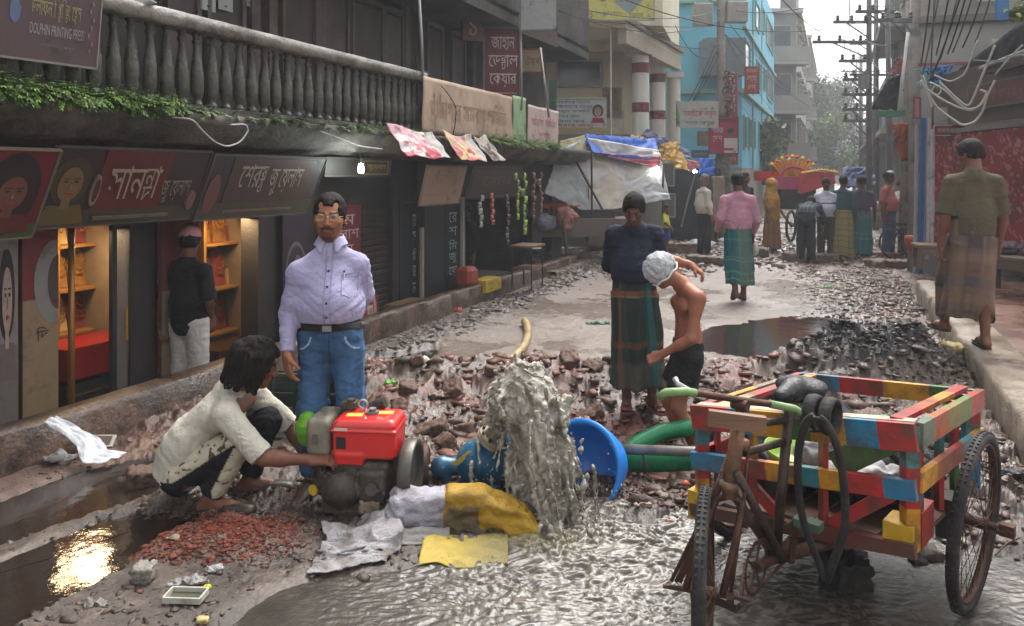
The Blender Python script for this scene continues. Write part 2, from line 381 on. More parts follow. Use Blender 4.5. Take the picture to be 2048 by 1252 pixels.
def head_sdf(S, c, R, hs=1., beard=0, fat=0):
    """c = centre of the skull, R columns: right, back (+y away from the face), up"""
    def w(x, y, z): return np.array(c)+R@(np.array([x, y, z])*hs)
    r = lambda *a: np.array(a)*hs
    S.ell(w(0, .012, .03), r(.074+fat*.004, .094, .088), R, k=.02); S.ell(w(0, -.022, -.03), r(.060+fat*.011, .066, .082), R, k=.03)
    S.ell(w(0, -.052, -.088), r(.032+fat*.012, .030, .024), R, k=.03)                   # chin
    for sx in (-1, 1):
        S.ell(w(sx*.040, -.055, -.018), r(.024, .022, .022), R, k=.02)                # cheek
        S.ell(w(sx*.031, -.094, .012), r(.017, .013, .012), R, k=.012, sub=True)        # socket
        S.ell(w(sx*.031, -.077, .012), r(.0135, .0125, .0115), R, k=.002)                # eyeball
        S.cap(w(sx*.014, -.089, .030), w(sx*.046, -.079, .031), .0065*hs, .005*hs, k=.01)  # brow ridge
        S.ell(w(sx*.076, .008, -.004), r(.010, .020, .032), R, k=.006); S.ell(w(sx*.083, .003, 0), r(.006, .011, .018), R, k=.004, sub=True)
        S.ell(w(sx*.012, -.094, -.030), r(.009, .010, .008), R, k=.006)
    S.cap(w(0, -.086, .018), w(0, -.106, -.024), .0075*hs, .0115*hs, k=.012)             # nose
    S.cap(w(-.020, -.083, -.056), w(.020, -.083, -.056), .006*hs, k=.007); S.cap(w(-.016, -.082, -.066), w(.016, -.082, -.066), .0068*hs, k=.007)
    S.box(w(0, -.094, -.0608), r(.020, .010, .0011), R, .0008*hs, k=.003, sub=True)
def head_colors(V, c, R, hs, skin, hairc, stubble=0, must=0, goatee=0):
    q = ((V-np.array(c))@R)/hs; C = np.tile(np.array(skin), (len(V), 1)); x, y, z = q[:, 0], q[:, 1], q[:, 2]; ax = np.abs(x); face = y < -.03
    C *= (1-.12*fbm(q*25, 3, 5))[:, None]
    m = face*np.exp(-((ax-.04)/.018)**2-((z+.02)/.02)**2)*.25; C = C*(1-m[:, None])+C*np.array([1.25, .85, .8])*m[:, None]
    lip = face & (ax < .024-np.abs(z+.061)*.7) & (np.abs(z+.061) < .0105) & (y < -.07); C[lip] = np.array(skin)*[.95, .55, .55]
    e2 = ((ax-.031)/.0112)**2+((z-.0115)/.0048)**2; ey = (y < -.07) & (e2 < 1); C[ey] = (.16, .13, .115)
    ir = ey & (((ax-.031)**2+(z-.012)**2) < .0066**2); C[ir] = (.01, .007, .005)
    lid = (y < -.07) & (e2 > 1) & (e2 < 1.7); C[lid] *= .45
    bz = .0335+.004*np.clip((ax-.02)/.02, -1, 1)*0-.10*np.maximum(ax-.040, 0); br = (y < -.055) & (np.abs(z-bz) < .0036) & (ax > .013) & (ax < .052); C[br] = hairc
    sb = face & (z < -.045) | ((z < -.02) & (ax > .05) & (y < .01)); C[sb] = C[sb]*(1-stubble*.45)
    if must: mm = (y < -.075) & (np.abs(z+.0475+ax*.15) < .0075) & (ax < .031); C[mm] = np.array(hairc)*1.3
    if goatee:
        nzz = .55+.3*vnoise(q*180, 3); G_ = lambda m, a: C.__setitem__(m, C[m]*(1-a*nzz[m][:, None])+np.array(hairc)*(a*nzz[m][:, None])); mm = (y < -.045) & (z < -.075) & (ax < .024) & ~lip; G_(mm, 1.1)
        mm = (y < -.055) & (z < -.048) & (z > -.08) & (np.abs(ax-.029) < .005); G_(mm, .8)
    return C
def hair_sdf(c, R, hs, style='short'):
    S = SDF(.012)
    def w(x, y, z): return np.array(c)+R@(np.array([x, y, z])*hs)
    r = lambda *a: np.array(a)*hs
    if style == 'mop':
        S.ell(w(0, .022, .035), r(.105, .125, .115), R); S.ell(w(0, .06, -.05), r(.085, .075, .085), R, k=.03)
        rr = random.Random(3)
        for i in range(60):
            a = rr.uniform(-2.2, 2.2); p = w(.1*math.sin(a), .02+.11*math.cos(a), rr.uniform(-.03, .08)); q = w(.118*math.sin(a)*rr.uniform(.85, 1.08), .03+.118*math.cos(a), rr.uniform(-.12, -.05)); S.cap(p, q, .026, .012, k=.02)
        S.box(w(0, -.14, -.03), r(.075, .07, .09), R, .01, sub=True, k=.02)
    else:
        g = .004 if style == 'crop' else .011
        S.ell(w(0, .014, .033), r(.0765+g*.7, .098+g, .090+g), R)
        S.cap(w(-.05, .07, -.03), w(.05, .07, -.03), .026*hs, k=.02)
        if style != 'crop':
            for sx in (-1, 1): S.cap(w(sx*.070, -.02, .03), w(sx*.0735, -.008, -.01), .009*hs, .005*hs)
        S.box(w(0, -.128, -.04), r(.09, .066, .105), R, .02, sub=True, k=.012)
        S.box(w(0, -.1, -.1), r(.12, .105, .09), R, .01, sub=True, k=.01)
        if style == 'receding':
            for sx in (-1, 1): S.ell(w(sx*.047, -.088, .078), r(.023, .045, .030), R, sub=True, k=.01)
        if style == 'bald': S.ell(w(0, -.02, .12), r(.06, .11, .055), R, sub=True, k=.01)
    return S
class Person:
    """skeleton in local coordinates: the person faces -y; x>0 is the person's left hand side seen from the front on the right"""
    def __init__(s, H=1.7, w=1., fat=0., hs=1.):
        s.H = H; q = H/1.7; s.w = w; s.fat = fat; s.hs = hs*q**.5; a = lambda x, y, z: np.array([x*q, y*q, z*q])
        s.J = dict(pel=a(0, 0, .93), waist=a(0, .005, 1.07), chest=a(0, .0, 1.27), neck=a(0, .015, 1.45), head=a(0, -.015, 1.605))
        for n, e in (('L', 1), ('R', -1)):
            s.J.update({'sh'+n: a(e*.172*w, .01, 1.355), 'el'+n: a(e*(.225*w), .035, 1.11), 'wr'+n: a(e*.235*w, -.02, .865),
                        'hip'+n: a(e*.088, 0, .90), 'kn'+n: a(e*.095, -.015, .49), 'an'+n: a(e*.10, .015, .085), 'toe'+n: a(e*.13, -.16, .03)})
        s.hd = {'L': ((.05, -.1, -1), (-1, 0, 0), (0, -1, 0), .35), 'R': ((-.05, -.1, -1), (1, 0, 0), (0, -1, 0), .35)}
        s.HR = np.eye(3); s.q = q
    def head_turn(s, yaw=0, pitch=0, roll=0):      # pitch>0 looks down
        s.HR = rotm(0, 0, yaw)@rotm(pitch, 0, 0)@rotm(0, roll, 0); return s
    def body(s, skin, vox=.012, fine=.0045, shoes=None, parts=('head', 'hands'), face={}, inner=.9, hairc=(.012, .010, .009), bare=False, feet=True):
        J, q, w = s.J, s.q, s.w; S = SDF(.025)
        up = unit(J['neck']-J['pel']); side = unit(J['shL']-J['shR']); fr = unit(np.cross(side, up)); T = inner if not bare else 1
        S.cap(J['pel'], J['waist'], .125*q*T, (.118+s.fat*.05)*q*T, k=.05, sq=(fr, .78)); S.cap(J['waist'], J['chest']-up*.03, (.112+s.fat*.06)*q*T, .130*q*T, k=.05, sq=(fr, .70))
        S.cap(J['shL']*.72+J['shR']*.28, J['shR']*.72+J['shL']*.28, .065*q*T, k=.06); S.cap(J['neck']-up*.03, J['head']-s.HR@np.array([0, -.02, .05]), .060*q, .054*q, k=.02)
        for n, e in (('L', 1), ('R', -1)): S.cap(J['neck']-up*.035*q, J['sh'+n]+up*.012*q, .048*q*T, .046*q*T, k=.04)
        if bare:
            FR = np.stack([side, -fr, up], 1)
            for e in (1, -1):
                S.ell(J['chest']+side*e*.075*q+fr*.062*q+up*.035, np.array([.075, .035, .055])*q, FR, k=.03)
                S.ell(J['chest']+side*e*.075*q-fr*.055*q+up*.04, np.array([.065, .03, .09])*q, FR, k=.03)
        for n in 'LR':
            a, b, c = J['sh'+n], J['el'+n], J['wr'+n]
            S.cap(a, a+(b-a)*.3, .052*q*T*T, .048*q*T, k=.05 if bare else .03); S.cap(a, b, .046*q*T, .038*q, k=.02); S.cap(b, b+(c-b)*.35, .040*q, .039*q, k=.02); S.cap(b+(c-b)*.3, c, .038*q, .026*q, k=.02)
            a, b, c = J['hip'+n], J['kn'+n], J['an'+n]
            S.cap(a, b, .080*q*T, .052*q, k=.04); S.cap(b, b+(c-b)*.35+unit(np.cross(np.cross(b-a, fr), b-c)+1e-6)*0, .053*q, .052*q, k=.03); S.cap(b+(c-b)*.3, c, .050*q, .034*q, k=.03)
            t = J['toe'+n]; dv = unit(t-c+np.array([0, 0, c[2]-t[2]])); hl = c-dv*.03*q; zf = t[2]
            if feet:
                bk = c-dv*.035*q; bk = bk*1.; bk[2] = zf+(c[2]-zf)*.25
                S.cap(bk, c, .030*q, .034*q, k=.02); m = lerp(bk, t, .6); m[2] += .012; S.cap(bk, m, .030*q, .034*q, k=.02); S.cap(c, m, .032*q, .028*q, k=.02); S.cap(m, t, .036*q, .022*q, k=.01, sq=((0, 0, 1), .6))
                sd = unit(np.cross(dv, [0, 0, 1]))
                for i in range(5): S.cap(t+sd*(i-2)*.0165*q-dv*(.01+abs(i-1.2)*.004), t+sd*(i-2)*.018*q+dv*(.02-abs(i-1.2)*.006), .0105*q, .009*q, k=.004)
        if 'hands' in parts:
            for n in 'LR': d, pn, th, cu = s.hd[n]; hand_sdf(S, J['wr'+n], d, pn, th, cu, q*1.02)
        head_sdf(S, J['head'], s.HR, s.hs, fat=s.fat)
        ms = [S.mesh(vox)]; L = []
        reg = [(J['head']-.16, J['head']+.16)]
        if 'hands' in parts: reg += [(J['wr'+n]+unit(s.hd[n][0])*.085-.125, J['wr'+n]+unit(s.hd[n][0])*.085+.125) for n in 'LR']
        if fine < vox*.8:
            V, F = ms[0]; keep = np.ones(len(F), bool); fc = V[F].mean(1)
            for lo, hi in reg: keep &= ~np.all((fc > lo+fine*4+vox*.5) & (fc < hi-fine*4-vox*.5), axis=1)
            ms = [(V, F[keep])]+[S.mesh(fine, lo, hi, cut=(lambda P, lo=lo, hi=hi: np.maximum((lo+fine-P).max(-1), (P-hi+fine).max(-1)))) for lo, hi in reg]
            M2 = [ms[0]]
            for (lo, hi), (V, F) in zip(reg, ms[1:]):   # open the region's box faces
                fc = V[F].mean(1); M2.append((V, F[np.all((fc > lo+fine*1.6) & (fc < hi-fine*1.6), axis=1)]))
            ms = M2
        V, F = joinm(ms); C = head_colors(V, J['head'], s.HR, s.hs, skin, hairc, **face)
        far = np.linalg.norm(V-J['head'], axis=1) > .15; C[far] = np.array(skin)*(1-.10*fbm(V[far]*9, 3, 3))[:, None]
        s._S = S; return V, F, C
    def torso_shirt(s, sleeve=1., off=.018, hem=-.02, loose=.02, neck=.085, k=.03, hemdrop=0):
        """returns an SDF and a cut for a shirt; sleeve is the share of the arm covered (.3 tee, .95 long)"""
        J, q = s.J, s.q; S = SDF(k); up = unit(J['neck']-J['pel']); side = unit(J['shL']-J['shR']); fr = unit(np.cross(side, up)); o = off
        low = J['pel']-up*hemdrop
        S.cap(low, J['waist'], .132*q+o+loose, (.122+s.fat*.06)*q+o+loose, k=.05, sq=(fr, .78)); S.cap(J['waist'], J['chest']-up*.045, (.114+s.fat*.06)*q+o+loose, .130*q+o+loose*.4, k=.06, sq=(fr, .70))
        if s.fat: S.ell(J['waist']-unit(np.cross(up, side))*.0+fr*(.05*s.fat+.045)*q*1+up*.02, np.array([.12, .09+.03*s.fat, .13])*q, np.stack([side, -fr, up], 1), k=.06)
        S.cap(J['neck']-up*.06, J['neck']-up*.01, .08*q, .052*q+o, k=.04)
        for n in 'LR': S.cap(J['neck']-up*.045*q, J['sh'+n]+up*.004, .052*q+o*.7, .045*q+o*.7, k=.035); S.cap(J['chest']+up*.0, J['sh'+n]*.75+J['chest']*.25-up*.03, .088*q, .052*q+o, k=.05, sq=(fr, .8))
        cuts = []
        for n in 'LR':
            a, b, c = J['sh'+n], J['el'+n], J['wr'+n]
            if sleeve <= .5: e = a+(b-a)*min(1, sleeve*2.1); S.cap(a, e, .049*q+o, .052*q+o, k=.025)
            else: e = b+(c-b)*(sleeve-.5)*2; S.cap(a, b, .050*q+o, .042*q+o, k=.025); S.cap(b, e, .042*q+o, .028*q+o, k=.02)
            d = unit(e-(a if sleeve <= .5 else b)); cuts.append((e, d))
        nk = J['neck']+up*.005; hh = low-up*hem
        def cut(P, cuts=cuts):
            D = (P-nk)@up-.022
            r = np.linalg.norm((P-nk)-((P-nk)@up)[..., None]*up, axis=-1); D = np.where(r < .12, D, -1)
            arm = np.full(P.shape[:-1], 9., np.float32)
            for n in 'LR':
                for a, b in ((J['sh'+n], J['el'+n]), (J['el'+n], J['wr'+n])):
                    t = np.clip(((P-a)@(b-a))/((b-a)@(b-a)), 0, 1); arm = np.minimum(arm, np.linalg.norm(P-a-t[..., None]*(b-a), axis=-1))
            D = np.maximum(D, np.where((np.abs((P-hh)@up) < .3) & (arm > .075*q), -((P-hh)@up), -1)*np.where(np.linalg.norm((P-hh)-((P-hh)@up)[..., None]*up, axis=-1) < .30, 1, 0)-1e-4)
            for e, d in cuts: m = np.linalg.norm((P-e)-((P-e)@d)[..., None]*d, axis=-1) < .10*q; D = np.maximum(D, np.where(m & (((P-e)@d) < .12), (P-e)@d, -1))
            return D
        return S, cut
    def trousers(s, off=.014, cuff=.93, loose=.01, short=False):
        J, q = s.J, s.q; S = SDF(.03); up = unit(J['waist']-J['pel']); side = unit(J['shL']-J['shR']); fr = unit(np.cross(side, up)); o = off
        S.cap(J['pel']-up*.03, J['pel']+up*.06, .128*q+o, (.124+s.fat*.03)*q+o, k=.05, sq=(fr, .82)); cuts = []
        for n in 'LR':
            a, b, c = J['hip'+n], J['kn'+n], J['an'+n]
            if short: e = a+(b-a)*cuff; S.cap(a, e, .088*q+o, .082*q+o+loose, k=.04); d = unit(b-a)
            else: e = b+(c-b)*cuff; S.cap(a, b, .086*q+o, .062*q+o+loose*.6, k=.04); S.cap(b, e, .060*q+o+loose, .048*q+o+loose, k=.03); d = unit(c-b)
            cuts.append((e, d))
        tp = J['waist']-up*.01
        def cut(P):
            D = (P-tp)@up
            lg = np.full(P.shape[:-1], 9., np.float32)
            for n in 'LR': a, b = J['hip'+n], J['kn'+n]; t = np.clip(((P-a)@(b-a))/((b-a)@(b-a)), .25, 1); lg = np.minimum(lg, np.linalg.norm(P-a-t[..., None]*(b-a), axis=-1))
            D = np.where((np.linalg.norm(P-tp, axis=-1) < .35) & (lg > .11), D, -1)
            for e, d in cuts: m = np.linalg.norm(P-e, axis=-1) < .15; D = np.maximum(D, np.where(m, (P-e)@d, -1))
            return D
        return S, cut
def wrinkle(V, F, amp=.006, sc=(9, 9, 14), seed=1, R=None):
    N = vnormals(V, F); Q = V if R is None else V@R; q = Q*np.array(sc); q = q+fbm(Q*5, 2, seed+9)[:, None]*1.2
    d = (ridged(q, 2, seed)-.6)*amp*1.7+fbm(Q*np.array(sc)*2.3, 2, seed+3)*amp*.5; return V+N*d[:, None], d
def lungi_mesh(top, bot, r0, r1, depth=.72, folds=9, seed=0, nu=120, nv=70, c1=None, sway=(0, 0), pinch=0, amp=.5):
    """a wrapped cloth tube from the waist point to the hem point; returns V,F and (angle 0..1, height 0..1)"""
    rr = np.random.default_rng(seed); ph = rr.uniform(0, 6.28, 6)
    top, bot = np.array(top, float), np.array(bot, float)
    u, v = np.meshgrid(np.arange(nu)/nu, np.linspace(0, 1, nv), indexing='ij'); a = u*2*PI
    r = r0+(r1-r0)*v**.8
    f = (np.abs(np.sin(a*folds/2+ph[0]+.6*np.sin(a+ph[1])+v*.8))-.5)*.030*amp*2+.012*amp*np.sin(a*(folds*2+1)+ph[2]+v*3)
    tw = fbm(np.stack([np.cos(a)*2.2, np.sin(a)*2.2, v*2.5], -1), 3, seed+5)*.035
    r = r+(f*(.25+v)+tw*(.4+v))*(1 if r0 > .1 else .4)
    dp = depth+(.0)*v
    x = np.cos(a)*r*(1-.25*pinch*np.sin(v*PI)); y = np.sin(a)*r*dp
    P = np.stack([x, y, 0*x], -1)+top+(bot-top)*v[..., None]; P[..., 0] += sway[0]*np.sin(v*PI); P[..., 1] += sway[1]*np.sin(v*PI)
    P[..., 2] += .02*np.sin(a*2+ph[3])*v+.012*np.sin(a*5+ph[4])*v
    P = P.reshape(-1, 3); i = np.arange(nu*nv).reshape(nu, nv); j = np.roll(i, -1, 0); F = np.stack([i[:, :-1], i[:, 1:], j[:, 1:], j[:, :-1]], -1).reshape(-1, 4)
    ce = np.stack([top[0]+(bot[0]-top[0])*v, top[1]+(bot[1]-top[1])*v], -1).reshape(-1, 2); Q = P.copy(); Q[:, :2] = ce+(P[:, :2]-ce)*.97; m = len(P)
    e0, e1 = i[:, -1], j[:, -1]; t0, t1 = i[:, 0], j[:, 0]
    F = np.concatenate([F, F[:, ::-1]+m, np.stack([e0, e0+m, e1+m, e1], -1), np.stack([t0, t1, t1+m, t0+m], -1)])
    return np.concatenate([P, Q]), F[:, ::-1], np.tile(u.reshape(-1), 2), np.tile(v.reshape(-1), 2)
def make_person(P, label, loc, face_yaw, skin, garments, hair='short', vox=.012, fine=.0045, group=None, face={}, bare=False, haircol=None, feet=True, extras=None, headgear=None, hairmesh=True, cat='person', parts=('head', 'hands')):
    root = thing('person', label, cat, loc, face_yaw, group)
    V, F, C = P.body(skin, vox, fine, face=face, bare=bare, feet=feet, parts=parts, hairc=haircol or (.012, .010, .009))
    obj_from('body', V, F, skinmat(), root, C, True)
    if hair:
        S = hair_sdf(P.J['head'], P.HR, P.hs, hair); V, F = S.mesh(min(vox*.6, max(fine*1.2, .005)))
        q = (V-P.J['head'])@P.HR; V = V+vnormals(V, F)*(fbm(q*np.array([60, 60, 22]), 2, 4)*(.005 if hair != 'mop' else .012))[:, None]
        obj_from('hair', V, F, hairmat() if not haircol else pm('hair_grey', haircol, rough=.6, var=.5, scale=50, bump=.6, bscale=150), root, None, True)
    for g in garments: g(P, root, vox)
    if extras: extras(P, root)
    return root
def g_shirt(col, sleeve=.95, hem=.0, amp=.007, off=.014, loose=.015, name='shirt', seed=1, hemdrop=0, pat=None, placket=None, sc=(7, 7, 12)):
    def f(P, root, vox):
        S, cut = P.torso_shirt(sleeve, off, hem, loose, hemdrop=hemdrop); V, F = S.mesh(vox*.75, cut=cut); V, d = wrinkle(V, F, amp, sc, seed)
        C = np.tile(np.array(col if not isinstance(col, str) else h(col)), (len(V), 1))*(1+.06*fbm(V*6, 2, 8))[:, None]
        if pat: C = pat(V, C, P)
        obj_from(name, V, F, clothmat(), root, C, True)
    return f
def g_trousers(col, name='trousers', amp=.007, off=.012, cuff=.93, loose=.012, short=False, pat=None, seed=4, mat=None):
    def f(P, root, vox):
        S, cut = P.trousers(off, cuff, loose, short); V, F = S.mesh(vox*.75, cut=cut); V, d = wrinkle(V, F, amp, (8, 8, 15), seed)
        C = np.tile(np.array(col if not isinstance(col, str) else h(col)), (len(V), 1))*(1+.08*fbm(V*8, 2, 8))[:, None]
        if pat: C = pat(V, C, P)
        obj_from(name, V, F, clothmat(), root, C, True)
    return f
def g_lungi(pat, hemz=.16, r0=.155, r1=.21, folds=9, seed=0, depth=.74, topz=None, dx=0, dy=0, sway=(0, 0), pinch=0, nu=120, amp=.5):
    def f(P, root, vox):
        t = P.J['waist'].copy(); t[2] = topz if topz else t[2]-.03; m = (P.J['anL']+P.J['anR'])/2; b = np.array([m[0]+dx, m[1]+dy-.01, hemz])
        V, F, u, v = lungi_mesh(t, b, r0*P.q, r1*P.q, depth, folds, seed, sway=sway, pinch=pinch, nu=nu, amp=amp)
        m = len(V)//2
        for _ in range(3):
            for n in 'LR':
                for a, b, ra, rb in ((P.J['hip'+n], P.J['kn'+n], .078*P.q, .056*P.q), (P.J['kn'+n], P.J['an'+n], .056*P.q, .050*P.q)):
                    tt = np.clip(((V-a)@(b-a))/((b-a)@(b-a)), 0, 1); d = V-a-tt[:, None]*(b-a); d[:, 2] = 0; L = np.linalg.norm(d, axis=1)+1e-6
                    need = ra+(rb-ra)*tt+np.where(np.arange(len(V)) < m, .022, .012); px = np.maximum(need-L, 0)*(tt > 0)*(tt < 1)
                    cu = (V-t)*[1, 1, 0]; cu /= np.linalg.norm(cu, axis=1)[:, None]+1e-6
                    V = V+cu*np.maximum(px, 0)[:, None]
        obj_from('lungi', V, F, clothmat(), root, pat(u, v, V), True)
    return f
def checks(base, stripes_v=(), stripes_u=(), fuzz=.06):
    """stripes: (centre, halfwidth, colour, strength[, period])"""
    def f(u, v, V):
        C = np.tile(np.array(h(base)), (len(u), 1))
        for q, arr in ((v, stripes_v), (u, stripes_u)):
            for s in arr:
                x = (q % s[4])/s[4] if len(s) > 4 else q; m = (1-sstep(s[1]*.7, s[1]*1.1, np.abs(x-s[0])))*s[3]; C = C*(1-m[:, None])+np.array(h(s[2]))*m[:, None]
        return C*(1+fuzz*fbm(V*20, 2, 3))[:, None]
    return f
def g_sandals(col='#3a2a22'):
    def f(P, root, vox):
        for n in 'LR':
            a, t = P.J['an'+n], P.J['toe'+n]; d = unit((t-a)*[1, 1, 0 if abs(t[2]-a[2]) < .12 else 1]); z = t[2]; mb = MB()
            back = a-d*.055; tip = t+d*.035
            if abs(t[2]-a[2]) < .12: back[2] = z-.022; tip[2] = z-.022
            upv = unit(np.cross(np.cross(d, [0, 0, 1]), d)); sd = np.cross(d, upv); L = np.linalg.norm(tip-back); pts = []
            for k in range(16):
                x = k/15; wd = (.034+.012*math.sin(x*PI)**.5*(.4+.6*x))*(1 if .03 < x < .97 else .7); pts.append((back+d*L*x, wd))
            up_, lo_ = [p+sd*w_ for p, w_ in pts], [p-sd*w_ for p, w_ in pts]; mb.slab([*(p-upv*.006 for p in up_), *(p-upv*.006 for p in lo_[::-1])], -.014 if np.cross(up_[1]-up_[0], lo_[-1]-up_[0])@upv > 0 and False else .014)
            c = lerp(a, t, .72)*[1, 1, 0]+[0, 0, z+.028] if abs(t[2]-a[2]) < .12 else lerp(a, t, .8)+upv*.02
            mb.tube([c+sd*.042-upv*.03, c+sd*.02+upv*.006+d*.01, c+d*.03, c-sd*.02+upv*.006+d*.01, c-sd*.042-upv*.03], .0055, 6)
            mb.build('sandal', pm('sandal'+col, h(col), rough=.6, var=.3), root, smooth=False)
    return f
SK = h('#8a5a42'); SKD = h('#5d3a2b'); SKM = h('#744a36')
def gp(px, py, z=0): p = GP(px, py, z); return p[0], p[1]
def blob(X, Y, c, r, e=1., ang=0, soft=.35, nz=.25, seed=0, ns=1.6):
    dx, dy = X-c[0], Y-c[1]; ca, sa = math.cos(ang), math.sin(ang); u, v = dx*ca+dy*sa, -dx*sa+dy*ca
    d = np.sqrt((u/r)**2+(v/(r*e))**2)+nz*fbm(np.stack([X, Y], -1)*ns/max(r, .3), 4, seed); return 1-sstep(1-soft, 1+soft*.3, d)
def kerbL(X, Y): return -((X-K0[0])*DY-(Y-K0[1])*DX)          # street frame y : >0 inside the left kerb
RK = -5.46                                                       # street frame y of the right kerb face
BROWN, DARK, GREYR = np.array(h('#5d4b41')), np.array(h('#2d2723')), np.array(h('#6a5f57'))
REDB, BLACKM, PALE = np.array(h('#6b3429')), np.array(h('#252120')), np.array(h('#8a7f74'))
def ground_fields(X, Y):
    P2 = np.stack([X, Y], -1); ly = kerbL(X, Y); lx = (X-K0[0])*DX+(Y-K0[1])*DY
    big = fbm(P2*.9, 4, 1); med = fbm(P2*4, 4, 2); fine = fbm(P2*17, 4, 3); cl = ridged(P2*11+med[..., None]*.6, 3, 5); cl2 = ridged(P2*27, 2, 6)
    det = np.clip(9/np.maximum(Y, 1), .25, 1)
    edge = 6.75+.35*big+.25*med+.10*(X-.5)*.2
    rub = sstep(0, .35, edge-Y)*(1-sstep(3.9, 3.55, Y+.25*big)*1)*sstep(-3.2, -2.2, X+.9*(Y-5.2)*.4)*(1-sstep(2.6, 4.6, X-.2*Y))
    rub = np.clip(rub, 0, 1)
    H = .02*big+.006*med
    ridge = .13*np.exp(-((Y-(6.35+.2*big))/.32)**2)*sstep(-1.6, -.8, X)*(1-sstep(2.2, 3.2, X))
    pit = -.20*np.exp(-((Y-4.95)/.65)**2)*np.exp(-((X-.75)/1.5)**2)
    cb = vnoise(P2*5.5+med[..., None]*.8, 8); H = H+ridge+pit+rub*((cl-.62)*.055+(cl2-.6)*.022+med*.04+.05*sstep(-.3, .4, cb))
    hm = blob(X, Y, (3.12, 6.42), .92, .62, .15, .9, .25, 11); H = H+hm*(.40+.08*med+.07*(cl-.5)+.03*(cl2-.5)+.015*fine); 
    hm2 = blob(X, Y, (4.35, 6.75), .42, .8, 0, .9, .3, 12)*(ly > RK+.05); H = H+hm2*(.10+.06*(cl-.5))
    rm = blob(X, Y, (-1.42, 3.60), .46, .50, .1, .7, .25, 13); H = H+rm*(.055+.02*(cl2-.5)+.012*(cl-.5))
    mm = blob(X, Y, (-1.05, 4.25), .62, .75, .3, .6, .4, 14); H = H+mm*(.03+.05*(cl-.62))
    gl = np.exp(-((ly+.42)/.28)**2)*sstep(.0, 2.6, lx); H = H+gl*(.04+.045*(cl-.6)+.02*(cl2-.6))*(1-.4*sstep(8, 12, lx))
    gr = np.exp(-((ly-RK-.35)/.40)**2)*(ly > RK); H = H+gr*(.03+.04*(cl-.6)+.02*(cl2-.6))
    fr_ = sstep(11.5, 13.5, Y-.25*X+.8*big)*(1-sstep(19, 22, Y)); H = H+fr_*(.05+.09*(cl-.55)+.05*med)
    rr = sstep(2.6, 3.8, X-.30*Y+1.9+.4*big)*sstep(7.8, 9.5, Y)*(1-sstep(13, 15, Y))*.8; H = H+rr*(.01+.05*(cl-.6)+.03*(cl2-.6))
    pl = np.maximum(blob(X, Y, gp(165, 985), .78, .42, .95, .4, .22, 21), blob(X, Y, (-2.05, 3.35), .85, .34, 1.15, .4, .3, 24)); H = H-pl*.07
    pr = blob(X, Y, (3.3, 8.15), 1.4, .8, .7, .45, .3, 22, 2.2); H = H-pr*.10
    pg = blob(X, Y, (-1.15, 7.15), .62, .45, .9, .5, .3, 23); H = H-pg*.075
    xw = np.interp(X, [-2.6, -1.7, -.95, -.45, 0, .6, 1.2, 2.0, 2.7, 3.4], [2.2, 2.55, 3.15, 3.38, 3.62, 3.78, 3.80, 3.70, 3.35, 2.6]); wt = sstep(-.10, .20, xw-Y+.12*med); H = H-wt*.075
    H = H+.006*fine+.004*(cl2-.5)
    H = H-sstep(0.02, .10, ly)*.34
    dry = np.clip(.5+.9*med+.5*fine, 0, 1)
    C = lerp(GREYR, np.array(h('#7d736b')), dry[..., None]*.8)*np.ones(X.shape+(1,))
    mud = sstep(-.1, .45, big+.4*med); C = lerp(C, BROWN, mud[..., None]*.55)
    def mix(C, c, m): return C+(c-C)*np.clip(m, 0, 1)[..., None]
    brk = sstep(.05, .45, fbm(P2*2.2, 4, 31)+.45*fine)
    C = mix(C, np.array(h('#4b392e')), rub*.95); C = mix(C, REDB, rub*brk*.55); C = mix(C, DARK, rub*sstep(.60, .42, cl)*.5)
    C = mix(C, BLACKM, hm*1.0); C = mix(C, np.array(h('#5b4a40')), hm2*.8)
    C = mix(C, np.array(h('#84402f')), rm*.95*sstep(-.35, .25, med+.5*fine+.25)); C = mix(C, BROWN*.8, mm*.8)
    C = mix(C, np.array(h('#4b4440')), gl*.8); C = mix(C, PALE, gl*sstep(.2, .5, fine+.4*med)*.6)
    C = mix(C, np.array(h('#6b5d52')), gr*.8); C = mix(C, np.array(h('#5a4a42')), fr_*.7); C = mix(C, REDB, rr*brk*.4); C = mix(C, BROWN, rr*.5)
    fg = sstep(4.6, 3.9, Y+.3*big)*(1-rm); C = mix(C, np.array(h('#3a302a')), fg*.85); C = mix(C, np.array(h('#64584e')), fg*sstep(.1, .4, med+.3*fine)*.7)
    lf = sstep(-.9, -.1, ly)*sstep(3, 1, lx); C = mix(C, np.array(h('#5a372c')), lf*.5)
    for wz in (pl, pr, pg, wt): C = mix(C, DARK*1.3, wz*.6)
    C = mix(C, BLACKM*.9, hm*1.3)
    dk = blob(X, Y, gp(1680, 620), 1.1, .5, .3, .7, .5, 33); C = mix(C, BLACKM, dk*.75*sstep(-.3, .3, med+.3)); H = H+dk*(cl-.6)*.04
    wet = np.clip(.50+.9*fbm(P2*1.7+5, 4, 41)+.25*med, 0, 1); wet = np.where(rub > .3, wet*.95, wet); wet = np.maximum(wet, np.maximum(np.maximum(pl, pr), np.maximum(pg, wt))*.9); wet = wet*(1-rm*.75)*(1-.35*hm)
    return H, C, wet
GY = 2.1*np.exp(np.linspace(0, math.log(60/2.1), 760)); GT = np.concatenate([np.linspace(-1.25, -.72, 60)[:-1], np.linspace(-.72, .74, 980), np.linspace(.74, 1.3, 60)[1:]])
GX_, GY_ = np.meshgrid(GT, GY, indexing='ij'); GX = GX_*GY_
GH, GC, GWt = ground_fields(GX, GY_)
def ground_z(x, y):
    i = np.clip(np.searchsorted(GT, x/y), 1, len(GT)-1); j = np.clip(np.searchsorted(GY, y), 1, len(GY)-1); return float(GH[i, j])
